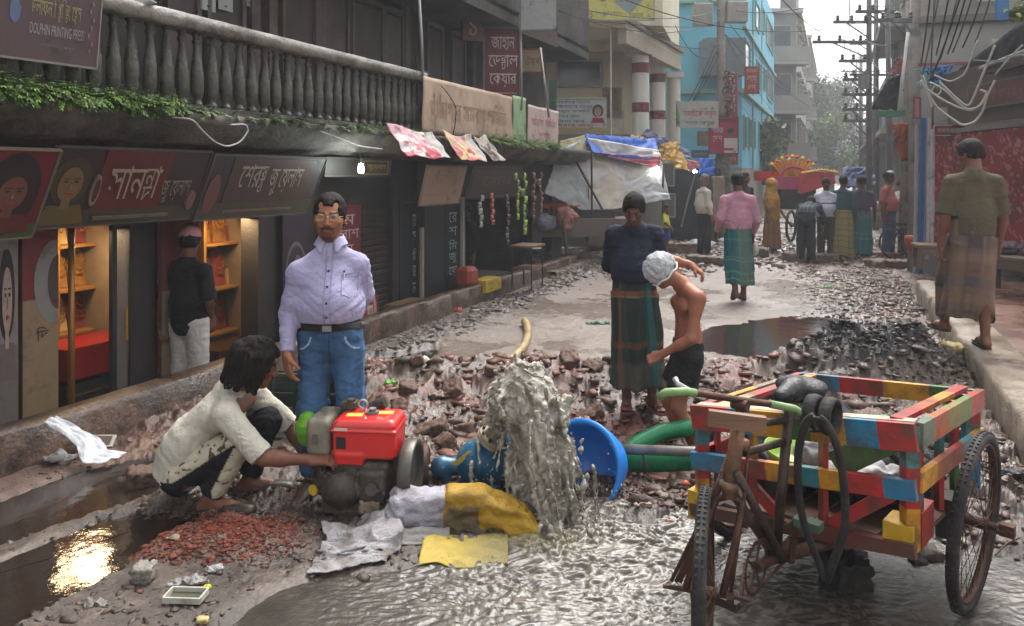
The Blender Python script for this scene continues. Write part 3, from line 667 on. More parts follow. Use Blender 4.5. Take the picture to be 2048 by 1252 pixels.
def ground_zv(x, y):
    i = np.clip(np.searchsorted(GT, x/y), 1, len(GT)-1); j = np.clip(np.searchsorted(GY, y), 1, len(GY)-1); return GH[i, j]
def ground_mat():
    m = bpy.data.materials.new('wet_mud_road'); m.use_nodes = True; t = m.node_tree; N, L = t.nodes, t.links; b = N['Principled BSDF']
    tc = N.new('ShaderNodeTexCoord'); co = tc.outputs['Object']; a = N.new('ShaderNodeAttribute'); a.attribute_name = 'col'; wv = N.new('ShaderNodeAttribute'); wv.attribute_name = 'wet'
    n1 = N.new('ShaderNodeTexNoise'); n1.inputs['Scale'].default_value = 38; n1.inputs['Detail'].default_value = 7; n1.inputs['Roughness'].default_value = .7; L.new(co, n1.inputs[0])
    mr = N.new('ShaderNodeMapRange'); mr.inputs[1].default_value = .3; mr.inputs[2].default_value = .7; mr.inputs[3].default_value = .62; mr.inputs[4].default_value = 1.35; L.new(n1.outputs[0], mr.inputs[0])
    mx = N.new('ShaderNodeMix'); mx.data_type = 'RGBA'; mx.blend_type = 'MULTIPLY'; mx.inputs[0].default_value = 1; L.new(a.outputs['Color'], mx.inputs[6]); L.new(mr.outputs[0], mx.inputs[7]); L.new(mx.outputs[2], b.inputs['Base Color'])
    n2 = N.new('ShaderNodeTexNoise'); n2.inputs['Scale'].default_value = 9; n2.inputs['Detail'].default_value = 6; L.new(co, n2.inputs[0])
    ad = N.new('ShaderNodeMath'); ad.operation = 'MULTIPLY_ADD'; ad.inputs[1].default_value = .9; L.new(n2.outputs[0], ad.inputs[0]); 
    sb = N.new('ShaderNodeMath'); sb.operation = 'SUBTRACT'; sb.inputs[1].default_value = .45; L.new(wv.outputs['Fac'], sb.inputs[0]); L.new(sb.outputs[0], ad.inputs[2])
    r = N.new('ShaderNodeMapRange'); r.inputs[1].default_value = .25; r.inputs[2].default_value = .75; r.inputs[3].default_value = .62; r.inputs[4].default_value = .12; L.new(ad.outputs[0], r.inputs[0]); L.new(r.outputs[0], b.inputs['Roughness'])
    b.inputs['Specular IOR Level'].default_value = .55
    n3 = N.new('ShaderNodeTexNoise'); n3.inputs['Scale'].default_value = 55; n3.inputs['Detail'].default_value = 6; n3.inputs['Roughness'].default_value = .7; L.new(co, n3.inputs[0])
    bp = N.new('ShaderNodeBump'); bp.inputs['Strength'].default_value = .45; bp.inputs['Distance'].default_value = .02; L.new(n3.outputs[0], bp.inputs['Height'])
    L.new(bp.outputs[0], b.inputs['Normal']); return m
GM = ground_mat()
_i = np.arange(GX.size).reshape(GX.shape); _F = np.stack([_i[:-1, :-1], _i[1:, :-1], _i[1:, 1:], _i[:-1, 1:]], -1).reshape(-1, 4)
road = obj_from('road', np.stack([GX, GY_, GH], -1).reshape(-1, 3), _F, GM, None, GC.reshape(-1, 3), True, attrs={'wet': GWt.ravel()}); road['kind'] = 'structure'
mb = MB(); mb.add([(-700, -60, -.42), (900, -60, -.42), (900, 1500, -.42), (-700, 1500, -.42)], [(0, 1, 2, 3)]); g_ = mb.build('ground', pm('distant_ground', h('#6d645c'), rough=.7)); g_['kind'] = 'structure'
mb = MB()
for y0, y1 in ((59.9, 700),): mb.add([(-700, y0, -.004), (800, y0, -.004), (800, y1, -.004), (-700, y1, -.004)], [(0, 1, 2, 3)])
g_ = mb.build('far_road', pm('far_road', h('#8a817a'), rough=.4)); g_['kind'] = 'structure'

_t = (1+5**.5)/2
ICO = np.array([(-1, _t, 0), (1, _t, 0), (-1, -_t, 0), (1, -_t, 0), (0, -1, _t), (0, 1, _t), (0, -1, -_t), (0, 1, -_t), (_t, 0, -1), (_t, 0, 1), (-_t, 0, -1), (-_t, 0, 1)])/1.9
ICF = np.array([(0, 11, 5), (0, 5, 1), (0, 1, 7), (0, 7, 10), (0, 10, 11), (1, 5, 9), (5, 11, 4), (11, 10, 2), (10, 7, 6), (7, 1, 8), (3, 9, 4), (3, 4, 2), (3, 2, 6), (3, 6, 8), (3, 8, 9), (4, 9, 5), (2, 4, 11), (6, 2, 10), (8, 6, 7), (9, 8, 1)])
def scatter(name, pts, size, cols, mat, flat=.6, long=1.5, sink=.38, zoff=0, mixg=.85, boxy=False):
    n = len(pts); i = np.clip(np.searchsorted(GT, pts[:, 0]/pts[:, 1]), 1, len(GT)-1); j = np.clip(np.searchsorted(GY, pts[:, 1]), 1, len(GY)-1); cols = lerp(cols, GC[i, j], (mixg*RNG.uniform(.4, 1.25, n)).clip(0, 1)[:, None])
    BS = np.array([(a, b, c) for a in (-.8, .8) for b in (-.5, .5) for c in (-.35, .35)]); BF = np.array([(0, 1, 3, 2), (4, 6, 7, 5), (0, 4, 5, 1), (2, 3, 7, 6), (0, 2, 6, 4), (1, 5, 7, 3)]); base, bf = (BS, BF) if boxy else (ICO, ICF); nv = len(base); V = base[None]*RNG.uniform(.78 if boxy else .55, 1.2 if boxy else 1.3, (n, nv, 1))*np.stack([RNG.uniform(1, long, n), RNG.uniform(.7, 1, n), RNG.uniform(flat*.7, flat, n)], 1)[:, None]
    a = RNG.uniform(0, 6.28, n); b_ = RNG.uniform(-.5, .5, n); ca, sa, cb, sb = np.cos(a), np.sin(a), np.cos(b_), np.sin(b_)
    R = np.zeros((n, 3, 3)); R[:, 0, 0] = ca; R[:, 0, 1] = -sa*cb; R[:, 0, 2] = sa*sb; R[:, 1, 0] = sa; R[:, 1, 1] = ca*cb; R[:, 1, 2] = -ca*sb; R[:, 2, 1] = sb; R[:, 2, 2] = cb
    V = np.einsum('nij,nkj->nki', R, V)*size[:, None, None]; z = ground_zv(pts[:, 0], pts[:, 1])
    V += np.stack([pts[:, 0], pts[:, 1], z+size*flat*(.5-sink)+zoff], 1)[:, None]
    F = (bf[None]+(np.arange(n)*nv)[:, None, None]).reshape(-1, bf.shape[1]); C = np.repeat(cols, nv, 0)*RNG.uniform(.85, 1.15, (n*nv, 1))
    return obj_from(name, V.reshape(-1, 3), F, mat, None, C, False, kind='stuff')
def sample(n, box, fn, pw=1.):
    x = RNG.uniform(box[0], box[1], n*6); y = RNG.uniform(box[2], box[3], n*6); k = RNG.uniform(0, 1, n*6) < fn(x, y)**pw; x, y = x[k][:n], y[k][:n]; return np.stack([x, y], 1)
def pick(n, hexes, w=None): A_ = np.array([h(c) for c in hexes]); return A_[RNG.choice(len(A_), n, p=w)]
rockm = pm('wet_stone', rough=.5, var=.35, scale=30, bump=.5, bscale=90, vcol=True, spec=.45, wetvar=.3)
def rubmask(x, y):
    ed = sstep(0, .3, 6.7+.3*fbm(np.stack([x, y], -1)*.9, 4, 1)-y)*sstep(3.75, 4.1, y)*sstep(-1.6, -.6, x+.0*y)*(1-sstep(2.3, 3.6, x)); return np.clip(ed, 0, 1)*(.3+.7*sstep(-.2, .3, fbm(np.stack([x, y], -1)*2.5, 3, 77)))
p = sample(850, (-1.9, 3.8, 3.75, 6.9), rubmask); n = len(p)
scatter('brick_rubble', p, np.clip(RNG.lognormal(-3.75, .6, n), .01, .075), pick(n, ['#6b3a2e', '#7b4435', '#5a4337', '#8a5a48', '#6d5547']), rockm, .8, 1.3, .35, mixg=.5, boxy=True)
p = sample(2100, (-1.9, 3.8, 3.75, 6.9), rubmask); n = len(p)
scatter('rubble', p, np.clip(RNG.lognormal(-4.35, .85, n), .005, .085), pick(n, ['#5a4337', '#6d5547', '#6b3a2e', '#4a3a31', '#7d6d60', '#7b4435', '#3b312b', '#96897c'], [.2, .2, .14, .16, .1, .08, .09, .03]), rockm, .55, 1.9)
ll = lambda x, y: kerbL(x, y)
p = sample(3800, (-3, 3.6, 4.6, 15), lambda x, y: np.exp(-((ll(x, y)+.40)/.24)**2)*sstep(5, 6.4, y)); n = len(p)
scatter('kerb_debris', p, np.clip(RNG.lognormal(-4.0, .5, n), .008, .06), pick(n, ['#8b857e', '#6a625b', '#4c4540', '#a39c93', '#7a4a3c', '#3a3531'], [.25, .25, .2, .1, .1, .1]), rockm, .5, 2.2)
p = sample(3800, (1.2, 7.5, 3.0, 15), lambda x, y: np.exp(-((ll(x, y)-RK-.42)/.38)**2)*(ll(x, y) > RK+.04)); n = len(p)
scatter('kerb_rubble', p, np.clip(RNG.lognormal(-4.0, .5, n), .007, .06), pick(n, ['#7d7165', '#6a5a4c', '#4a4038', '#9a8f80', '#7a4a3c', '#aaa294'], [.25, .25, .2, .1, .12, .08]), rockm, .5, 1.8)
p = sample(2600, (-.8, 8.5, 11.5, 21), lambda x, y: sstep(12, 13.2, y-.25*x)*(ll(x, y) > RK)*(ll(x, y) < 0)*.8); n = len(p)
scatter('rubble_far', p, np.clip(RNG.lognormal(-3.3, .5, n), .015, .12), pick(n, ['#6a5a50', '#7d6f65', '#4a4038', '#8a4a3c', '#9a9086']), rockm)
p = sample(3400, (-2.2, -.6, 3.0, 4.3), lambda x, y: np.clip(1-np.hypot((x+1.42)/.50, (y-3.60)/.26)**3, 0, 1)); n = len(p)
scatter('brick_chips', p, np.clip(RNG.lognormal(-4.95, .4, n), .004, .02), pick(n, ['#7f4234', '#6d382b', '#8b5040', '#5a382e', '#7b6a5c'], [.3, .3, .2, .15, .05]), pm('brick_chip', rough=.85, var=.3, scale=60, bump=.3, vcol=True, spec=.2), mixg=.35)
p = sample(2600, (-2.9, -.2, 2.55, 4.9), lambda x, y: (.25+.75*sstep(0, .3, fbm(np.stack([x, y], -1)*3, 3, 88)))*(1-np.clip(1.2-np.hypot((x+1.42)/.5, (y-3.6)/.26), 0, 1))); n = len(p)
scatter('mud_crumbs', p, np.clip(RNG.lognormal(-4.6, .5, n), .005, .035), pick(n, ['#5b4c42', '#4a3e36', '#6d6157', '#7d7268', '#6a4034', '#3a322c']), rockm, .5, 1.8)
p = sample(3000, (1.9, 4.1, 5.6, 7.2), lambda x, y: np.clip(1.15-np.hypot((x-3.12)/.82, (y-6.38)/.5)**2, 0, 1)); n = len(p)
scatter('black_mud_clods', p, np.clip(RNG.lognormal(-4.7, .6, n), .004, .028), pick(n, ['#252120', '#332d2a', '#1d1a19', '#443b36', '#5a4c42'], [.35, .3, .2, .1, .05]), pm('matte_mud', rough=.8, var=.4, scale=30, bump=.7, bscale=70, vcol=True, spec=.4, wetvar=.3), .7, 1.5)
p = sample(1500, (.3, 2.2, 3.75, 4.55), lambda x, y: np.clip(1.1-np.hypot((x-1.1)/.8, (y-4.1)/.28)**2, 0, 1)); n = len(p)
scatter('wet_brick_chips', p, np.clip(RNG.lognormal(-4.5, .45, n), .006, .03), pick(n, ['#7a3426', '#5a2c22', '#94503c', '#8b7a6c', '#4a3a32', '#b09a84'], [.3, .25, .15, .1, .15, .05]), rockm)
p = sample(2200, (1.6, 6.6, 7.2, 13.5), lambda x, y: sstep(2.4, 3.6, x-.30*y+1.9)*(ll(x, y) > RK)*.8*(1-blob(x, y, (3.3, 8.15), 1.35, .75, .7, .3, .1, 2))); n = len(p)
scatter('road_rubble', p, np.clip(RNG.lognormal(-4.0, .5, n), .008, .06), pick(n, ['#5a4a42', '#7a6c62', '#3c3430', '#83443a', '#8f857b']), rockm, .45, 2)
brm = pm('brick_lump', h('#5d4438'), rough=.75, var=.35, scale=12, bump=.5, bscale=40, dirt=.5, dirtcol=h('#473b34'))
def lump_mesh(seed, sz, blocky=1.):
    S = SDF(.006); S.box((0, 0, 0), sz, None, min(sz)*.18); V, F = S.mesh(max(min(sz)*.28, .008)); s = 3/max(sz)
    V = V+vnormals(V, F)*(fbm(V*s*2.2, 3, seed)*min(sz)*.55)[:, None]; return V, F
LM = []
for k in range(4):
    V, F = lump_mesh(k, [(.075, .05, .035), (.055, .05, .04), (.09, .05, .03), (.05, .04, .035)][k]); LM.append(obj_from('broken_brick', V, F, brm, None, None, False)); 
rr = random.Random(5); spots = [(1140, 760), (1080, 735), (1185, 768), (985, 775), (905, 790), (835, 765), (860, 845), (930, 842), (1180, 820), (1120, 800), (1225, 735), (800, 820), (890, 870), (1000, 745), (760, 850), (815, 800), (1235, 770)]
for k, (px, py) in enumerate(spots):
    x, y = gp(px, py); o = LM[k] if k < 4 else LM[k % 4].copy()
    if k >= 4: COL.objects.link(o)
    o.location = (x, y, ground_z(x, y)+.02); o.rotation_euler = (rr.uniform(-.5, .5), rr.uniform(-.5, .5), rr.uniform(0, 6)); o.scale = (rr.uniform(.9, 1.5),)*3
    tag(o, 'muddy broken brick lump half sunk in the rubble across the road', 'brick', 'broken brick lumps in the rubble')
def lone(name, px, py, sz, col, label, cat='stone', seed=0, z=None, rot=(0, 0, 0), up=0, **kw):
    V, F = lump_mesh(seed, sz); x, y = gp(px, py); zz = ground_z(x, y) if z is None else z
    o = obj_from(name, V, F, pm('stone'+col+str(seed), h(col), rough=.7, var=.35, scale=10, bump=.5, bscale=50, dirt=.4, **kw), None, None, False, loc=(x, y, zz+sz[2]*.8+up)); o.rotation_euler = rot; return tag(o, label, cat)
lone('stone', 742, 1038, (.055, .05, .035), '#8a7763', 'rounded mud coated stone resting on the wet sack in front of the engine', seed=3, up=.04)
lone('stone', 770, 1036, (.035, .035, .03), '#7b6a58', 'smaller stone beside the rounded one on the wet sack', seed=4, up=.04)
lone('concrete_block', 290, 960, (.09, .07, .06), '#5b4438', 'square broken brick block standing at the left puddle behind the squatting man', 'block', seed=6, rot=(0, .1, .5))
lone('concrete_block', 1690, 1160, (.085, .08, .095), '#241f1e', 'dark square block standing in the water under the cart', 'block', seed=7, rot=(0, 0, .2))
lone('stone', 1700, 1095, (.06, .05, .04), '#6b6259', 'grey stone in the water just behind the dark square block', seed=8)
lone('stone', 1852, 1105, (.06, .05, .045), '#5b5148', 'rough brown stone in the water left of the cart wheel', seed=9)
lone('stone', 1836, 1118, (.035, .03, .03), '#332c28', 'small dark stone touching the rough brown stone by the cart wheel', seed=10)
lone('stone', 288, 1160, (.045, .04, .035), '#8d867e', 'pale round stone in the mud below the red brick dust', seed=12)
lone('stone', 405, 1243, (.022, .015, .012), '#b3a26a', 'small yellowish pebble at the bottom edge of the photo', seed=14)
lone('brick', 60, 1030, (.05, .03, .02), '#9a3a2c', 'red brick piece lying in the still water on the left', 'brick', seed=15, up=.01)
lone('brick', 1915, 745, (.16, .10, .09), '#8a7a4c', 'mossy yellow brown lump leaning on the right kerb', 'block', seed=16, rot=(0, .2, .6))
lone('concrete_block', 980, 560, (.16, .12, .05), '#7a7068', 'flat slab of broken pavement by the left kerb', 'slab', seed=17)
for i, (px, py, sz, c, r_) in enumerate([(1345, 505, (.55, .16, .12), '#6b5347', .1), (1500, 512, (.35, .2, .10), '#4f4a46', -.2), (1620, 520, (.5, .15, .08), '#66564c', .05), (1740, 512, (.7, .2, .07), '#7a5a4c', .12), (1790, 530, (.55, .15, .08), '#6a5044', .25), (1170, 505, (.4, .25, .10), '#7b6c60', .5), (1215, 480, (.5, .2, .16), '#75665a', .1), (1410, 528, (.35, .12, .07), '#55483f', -.1)]):
    lone('broken_slab', px, py+8, sz, c, ['long brown slab edge left of the pale shirted man', 'dark grey slab behind the pink shirted man', 'flat broken slab at the feet of the bending man', 'reddish slab at the feet of the men in lungis', 'tilted slab in front of the wooden bench', 'broken slab at the corner by the left kerb end', 'raised concrete edge in front of the plastic covered stall', 'low dark slab at the feet of the pale shirted man'][i], 'slab', seed=20+i, rot=(0, .05, r_))
for i, (px, py) in enumerate([(1085, 540), (1110, 530), (1140, 525), (1100, 520), (1060, 548), (1150, 515), (1125, 512)]):
    x, y = gp(px, py); o = LM[i % 4].copy(); COL.objects.link(o); o.location = (x, y, .08); o.scale = (2.6, 2.2, 1.2); o.rotation_euler = (.1*i, .2, i*1.1); tag(o, 'loose brick in the heap at the far end of the left kerb', 'brick', 'loose bricks heaped at the left kerb end')

def kerb(name, x0, x1, y0, y1, zt, zb, mat, seed, jag=.012, n=260, label=None):
    """a worn concrete kerb in the street frame, x0..x1 along, y0 (street face) .. y1"""
    xs = np.linspace(0, 1, n)**1.6*(x1-x0)+x0; prof = [(y0-.02, zb), (y0-.006, (zb+zt)/2), (y0, zt-.03), (y0+.025*np.sign(y1-y0), zt), (y1, zt), (y1, zb)]
    P = []; 
    for k, (yy, zz) in enumerate(prof):
        nz = fbm(np.stack([xs*6, xs*0+k*3.1], -1), 5, seed)*jag*(2.2 if k in (1, 2, 3) else .6); nz2 = fbm(np.stack([xs*2, xs*0+k*1.1], -1), 4, seed+4)*jag*(1.5 if k in (2, 3) else .5)
        P.append(np.stack(LW(xs, yy+nz, 0)[:2]+(zz+nz2+xs*0,), -1))
    P = np.stack(P, 1).reshape(-1, 3); m = len(prof); i = np.arange(n*m).reshape(n, m); F = np.stack([i[:-1, :-1], i[:-1, 1:], i[1:, 1:], i[1:, :-1]], -1).reshape(-1, 4)
    if y1 > y0: F = F[:, ::-1]
    o = obj_from(name, P, F, mat, None, None, False); o['kind'] = 'structure'; return o
conc = pm('kerb_concrete', h('#6d6056'), rough=.55, var=.4, scale=5, bump=.6, bscale=30, dirt=.6, dirtcol=h('#3a2f28'), wetvar=.3)
kerb('left_kerb', -4, 10.6, 0, .17, .25, -.36, pm('kerb_mud', h('#5a463a'), rough=.5, var=.45, scale=7, bump=.7, bscale=26, dirt=.7, dirtcol=h('#2c231e'), wetvar=.25), 51, .02)
kerb('left_walkway', -4, 13.4, .175, 1.6, -.30, -.42, conc, 52, .006)
kerb('left_far_kerb', 9.0, 13.2, -.16, .30, .12, -.36, conc, 53, .02)
kerb('right_kerb', -6, 8.9, RK, RK-.36, .30, -.1, pm('kerb_grey', h('#83776a'), rough=.5, var=.35, scale=5, bump=.5, bscale=30, dirt=.5, dirtcol=h('#4d4038'), wetvar=.25), 54, .014)
kerb('right_walkway', -6, 9.4, RK-.34, RK-2.6, .285, -.1, pm('red_walkway', h('#6a4a3e'), rough=.35, var=.35, scale=3, bump=.35, bscale=22, dirt=.5, dirtcol=h('#4a3a33'), wetvar=.25), 55, .006)
kerb('right_platform', 4.6, 16, RK-1.9, RK-5, .36, -.1, conc, 56, .008)

def water_mat(name, col, rough, bump, bs, vc=False):
    return pm(name, h(col), rough=rough, var=.15, scale=5, bump=bump, bscale=bs, spec=.8, vcol=vc)
def still(name, c, r, e, ang, z, mat, seed):
    n = 90; m = 40; a, q = np.meshgrid(np.arange(n)*2*PI/n, np.linspace(.001, 1, m), indexing='ij'); u, v = np.cos(a)*q*r, np.sin(a)*q*r*e; ca, sa = math.cos(ang), math.sin(ang)
    X, Y = c[0]+u*ca-v*sa, c[1]+u*sa+v*ca; Z = z+.0012*fbm(np.stack([X, Y], -1)*9, 3, seed); i = np.arange(n*m).reshape(n, m); j = np.roll(i, -1, 0)
    F = np.stack([i[:, :-1], i[:, 1:], j[:, 1:], j[:, :-1]], -1).reshape(-1, 4)
    o = obj_from(name, np.stack([X, Y, Z], -1).reshape(-1, 3), F, mat, None, None, True); o['kind'] = 'structure'; return o
stillm = water_mat('still_water', '#261e19', .05, .09, 12)
still('puddle', gp(170, 990), 1.15, .50, .95, -.018, stillm, 1); still('puddle_lower', (-2.05, 3.3), 1.3, .42, 1.15, -.0195, stillm, 4)
still('puddle_right', (3.3, 8.15), 1.8, .95, .7, -.018, stillm, 2)
still('puddle_kerb', (-1.15, 7.15), .85, .5, .9, -.028, stillm, 3)
nx, ny = 760, 330; X, Y = np.meshgrid(np.linspace(-2.3, 3.6, nx), np.linspace(2.15, 4.05, ny), indexing='ij'); P2 = np.stack([X, Y], -1)
fx, fy = .285, 3.82; dist = np.hypot(X-fx, (Y-fy)); near = np.exp(-(dist/.75)**2); lf_ = .22+.78*sstep(-.35, .3, fbm(P2*np.array([1.6, 3.2]), 3, 71)); act = lf_* np.clip(sstep(-1.5, .2, X)*.75+.25, 0, 1)*np.clip(.35+near+sstep(1.6, .5, np.abs(X-.9)), 0, 1)
wp = P2*np.array([1, 1.9]); wr = fbm(wp*3, 2, 60)[..., None]
w1 = ridged(wp*7+wr*1.4, 3, 61); w2 = ridged(wp*19+wr*2.5, 2, 62); w3 = vnoise(P2*np.array([34, 60])+wr*4, 63)
cv = np.sin((P2@np.array([.5, 1.]))*46+fbm(P2*4, 3, 66)*9)*.5; Zw = -.014+act*((w1-.6)*.0085+(w2-.6)*.0045+w3*.0022+cv*.0014)+near*(.022+.030*(w2-.55)+.014*w3)-.06*sstep(-.75, -1.25, X+.35*(Y-2.6))
hexw = np.array(h('#3d3832')); C = hexw*np.ones(X.shape+(1,)); foam = np.clip(sstep(.62, .92, w2)*act*.8+near*.6, 0, 1); C = lerp(C, np.array(h('#857f72')), foam[..., None]*.55); C = lerp(C, np.array(h('#35302b')), (sstep(.4, -1.3, X)*.75*(1-near))[..., None])
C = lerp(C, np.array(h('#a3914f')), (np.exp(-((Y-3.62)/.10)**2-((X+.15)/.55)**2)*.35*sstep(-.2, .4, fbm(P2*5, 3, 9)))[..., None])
i = np.arange(nx*ny).reshape(nx, ny); F = np.stack([i[:-1, :-1], i[1:, :-1], i[1:, 1:], i[:-1, 1:]], -1).reshape(-1, 4)
o = obj_from('flood_water', np.stack([X, Y, Zw], -1).reshape(-1, 3), F, pm('flood_water', rough=.24, var=.35, scale=9, bump=.3, bscale=38, spec=.45, vcol=True), None, C.reshape(-1, 3), True); o['kind'] = 'structure'
def flat(col, rough=.55, **k): return pm('print_'+col, h(col), rough=rough, var=k.pop('var', .12), scale=9, bump=k.pop('bump', .05), bscale=60, dirt=k.pop('dirt', .25), dirtcol=h('#2a2420'), spec=.35, **k)
class Board:
    """a flat board: O bottom left corner, U right, V up (unit vectors), size w x hgt; the face looks along U x V"""
    def __init__(s, name, label, cat, O, U, V, w, hgt, col, t=.03, frame=None, fw=.02, group=None, mat=None, sag=0, root=None):
        s.O, s.U, s.V = np.array(O, float), unit(U), unit(V); s.N = np.cross(s.U, s.V); s.w, s.h = w, hgt; s.t = t
        s.root = root or thing(name, label, cat, tuple(s.O+s.U*w/2), 0, group); s.lift = .003
        s.loc = np.array(s.root.location) if root is None else np.array(s.root.location)
        mb = MB(); mb.bar(s.pt(.5, 0, -t/2), s.pt(.5, 1, -t/2), w, t); 
        Q = [s.pt(0, 0, -t), s.pt(1, 0, -t), s.pt(1, 1, -t), s.pt(0, 1, -t)]; mb = MB(); mb.slab(Q, t); s.put('panel', mb, mat or flat(col))
        if frame:
            mb = MB()
            for a, b in (((0, 0), (1, 0)), ((1, 0), (1, 1)), ((1, 1), (0, 1)), ((0, 1), (0, 0))): mb.bar(s.pt(*a, -.004), s.pt(*b, -.004), fw, fw)
            s.put('frame', mb, flat(frame))
    def pt(s, x, z, n=0): return s.O+s.U*(x*s.w)+s.V*(z*s.h)+s.N*n
    def put(s, name, mb, mat): V = np.concatenate(mb.V)-s.loc; return obj_from(name, V, mb.F, mat, s.root)
    def rect(s, x0, z0, x1, z1, col, name='print'):
        s.lift += .0012; mb = MB(); mb.slab([s.pt(x0, z0, 0), s.pt(x1, z0, 0), s.pt(x1, z1, 0), s.pt(x0, z1, 0)], s.lift); return s.put(name, mb, flat(col))
    def oval(s, x, z, rx, rz, col, n=28, name='print', a0=0, a1=2*PI):
        s.lift += .0012; mb = MB(); mb.slab([s.pt(x+rx*math.cos(a), z+rz*math.sin(a), 0) for a in np.linspace(a0, a1, n, endpoint=a1-a0 < 6.2)], s.lift); return s.put(name, mb, flat(col))
    def poly(s, pts, col, name='print'):
        s.lift += .0012; mb = MB(); mb.slab([s.pt(x, z, 0) for x, z in pts], s.lift); return s.put(name, mb, flat(col))
    def text(s, t, x0, z0, x1, z1, col, name='lettering'):
        return lettering(t, (x0, z0, x1, z1), lambda x, z: s.pt(x, z, s.lift+.0035)-s.loc, flat(col, dirt=.15), s.root, name)
    def woman(s, x, z, sc, skin='#7a5c4e', hair='#2a1f20', dress='#6a3a34', asp=None):
        a = asp or s.h/s.w; f = sc; g = f*a
        s.oval(x, z+.1*f, g*.72, f*.85, hair); s.poly([(x-g*.9, z-1.5*f), (x+g*.9, z-1.5*f), (x+g*.6, z-.8*f), (x-g*.6, z-.8*f)], dress)
        s.rect(x-g*.16, z-.9*f, x+g*.16, z-.4*f, skin); s.oval(x, z, g*.44, f*.62, skin)
        for e in (-1, 1): s.oval(x+e*g*.18, z+.1*f, g*.08, f*.04, hair, 10); s.rect(x+e*g*.18-g*.10, z+.2*f, x+e*g*.18+g*.10, z+.23*f, hair)
        s.oval(x, z-.32*f, g*.12, f*.05, '#8a3030', 12); s.poly([(x-g*.03, z-.15*f), (x+g*.05, z-.15*f), (x, z+.05*f)], '#8d6653')
def Lp(x, y, z): return np.array(LW(x, y, z))
LU, LN, LZ = np.array([DX, DY, 0]), np.array([DY, -DX, 0]), np.array([0, 0, 1.])
def Lroot(name, label, cat, x, y, z, group=None): return thing(name, label, cat, tuple(Lp(x, y, z)), LROT, group)
def lx(px, c): return LP(px, 350, c)[0]
def lz(px, py, c): return LP(px, py, c)[1]
oldc = pm('old_wall', h('#3f3a36'), rough=.75, var=.4, scale=2.2, bump=.4, bscale=18, dirt=.8, dirtcol=h('#1b1815'))
moss = pm('mossy_concrete', h('#57524a'), rough=.8, var=.5, scale=5, bump=.6, bscale=26, dirt=.7, dirtcol=h('#22211c'), wetvar=.2)
railm = pm('rail_concrete', h('#7b776e'), rough=.6, var=.35, scale=6, bump=.5, bscale=30, dirt=.55, dirtcol=h('#3a3833'), wetvar=.3)
dark = pm('dark_paint', h('#1f1e1e'), rough=.5, var=.3, scale=5, bump=.15)
wood = pm('old_wood', h('#5a3d2a'), rough=.55, var=.35, scale=4, bump=.25, bscale=30, ani=(1, 1, .15))
B = Lroot('shop_building', 'long dark two storey shop building with mossy balcony along the left side', 'building', 0, .8, -.36)
def bp(name, mat, parent=B, **k):
    def put(mb):
        V = np.concatenate(mb.V)-np.array([0, .8, -.36]); return obj_from(name, V, mb.F, mat, parent, **k)
    return put
X0, X1 = -4.0, 11.3
m = MB(); m.box(((X0+X1)/2, 4.6, 1.6), (X1-X0, .2, 6.5)); bp('wall', oldc)(m)                                # rear wall of the rooms
m = MB(); m.box(((X0+X1)/2, 1.0, 3.2), (X1-X0, .2, 1.8)); bp('wall', oldc)(m)                              # first floor front
m = MB(); m.box((X1-.1, 2.85, 2.0), (.2, 3.3, 4.7)); bp('wall', oldc)(m)
m = MB(); m.box((X0-.1, 2.85, 2.0), (.2, 3.3, 4.7)); bp('wall', oldc)(m)
m = MB(); m.box(((X0+X1)/2, 2.4, 2.02), (X1-X0, 4.2, .14)); bp('floor_slab', oldc)(m)
m = MB(); m.box(((X0+X1)/2, 2.3, 4.12), (X1-X0, 4.6, .22)); bp('upper_slab', oldc)(m)
m = MB(); m.box(((X0+X1)/2, .06, 4.75), (X1-X0, .12, 1.2)); m.box(((X0+X1)/2, 1.6, 5.4), (X1-X0, .2, 3.)); bp('parapet', oldc)(m)
m = MB(); prof = [(1.1, 1.945), (.25, 1.945), (.20, 1.98), (.05, 2.0), (.02, 2.05), (-.05, 2.07), (-.06, 2.12), (-.10, 2.14), (-.11, 2.205), (-.04, 2.22), (1.1, 2.23)]
n = 240; xs = np.linspace(X0, X1, n); P = []
for k, (y, z) in enumerate(prof):
    nz = fbm(np.stack([xs*5, xs*0+k*2.3], -1), 4, 71)*.018*(0 < k < 10); P.append(np.stack([xs, y+nz, z+nz*.8], -1))
P = np.stack(P, 1).reshape(-1, 3); i_ = np.arange(n*len(prof)).reshape(n, -1); F = np.stack([i_[:-1, :-1], i_[1:, :-1], i_[1:, 1:], i_[:-1, 1:]], -1).reshape(-1, 4)
obj_from('ledge', P-np.array([0, .8, -.36]), F[:, ::-1], moss, B)
xe = lx(838, .08)
m = MB(); m.box(((X0+xe)/2, .08, 2.25), (xe-X0, .16, .05)); bp('base_rail', moss)(m)
n = 200; xs = np.linspace(X0, xe, n); prof = [(.0, 2.84), (-.03, 2.85), (-.035, 2.945), (.0, 2.955), (.17, 2.955), (.19, 2.93), (.19, 2.85), (.15, 2.84), (0, 2.84)]; P = []
for k, (y, z) in enumerate(prof): nz = fbm(np.stack([xs*7, xs*0+(k % 8)*2.3], -1), 4, 72)*.008; P.append(np.stack([xs, y+nz, z+nz], -1))
P = np.stack(P, 1).reshape(-1, 3); i_ = np.arange(n*len(prof)).reshape(n, -1); F = np.stack([i_[:-1, :-1], i_[1:, :-1], i_[1:, 1:], i_[:-1, 1:]], -1).reshape(-1, 4)
obj_from('top_rail', P-np.array([0, .8, -.36]), F[:, ::-1], railm, B)
balm = pm('baluster_concrete', h('#4a473f'), rough=.55, var=.55, scale=9, bump=.5, bscale=40, dirt=.65, dirtcol=h('#242320'), wetvar=.3)
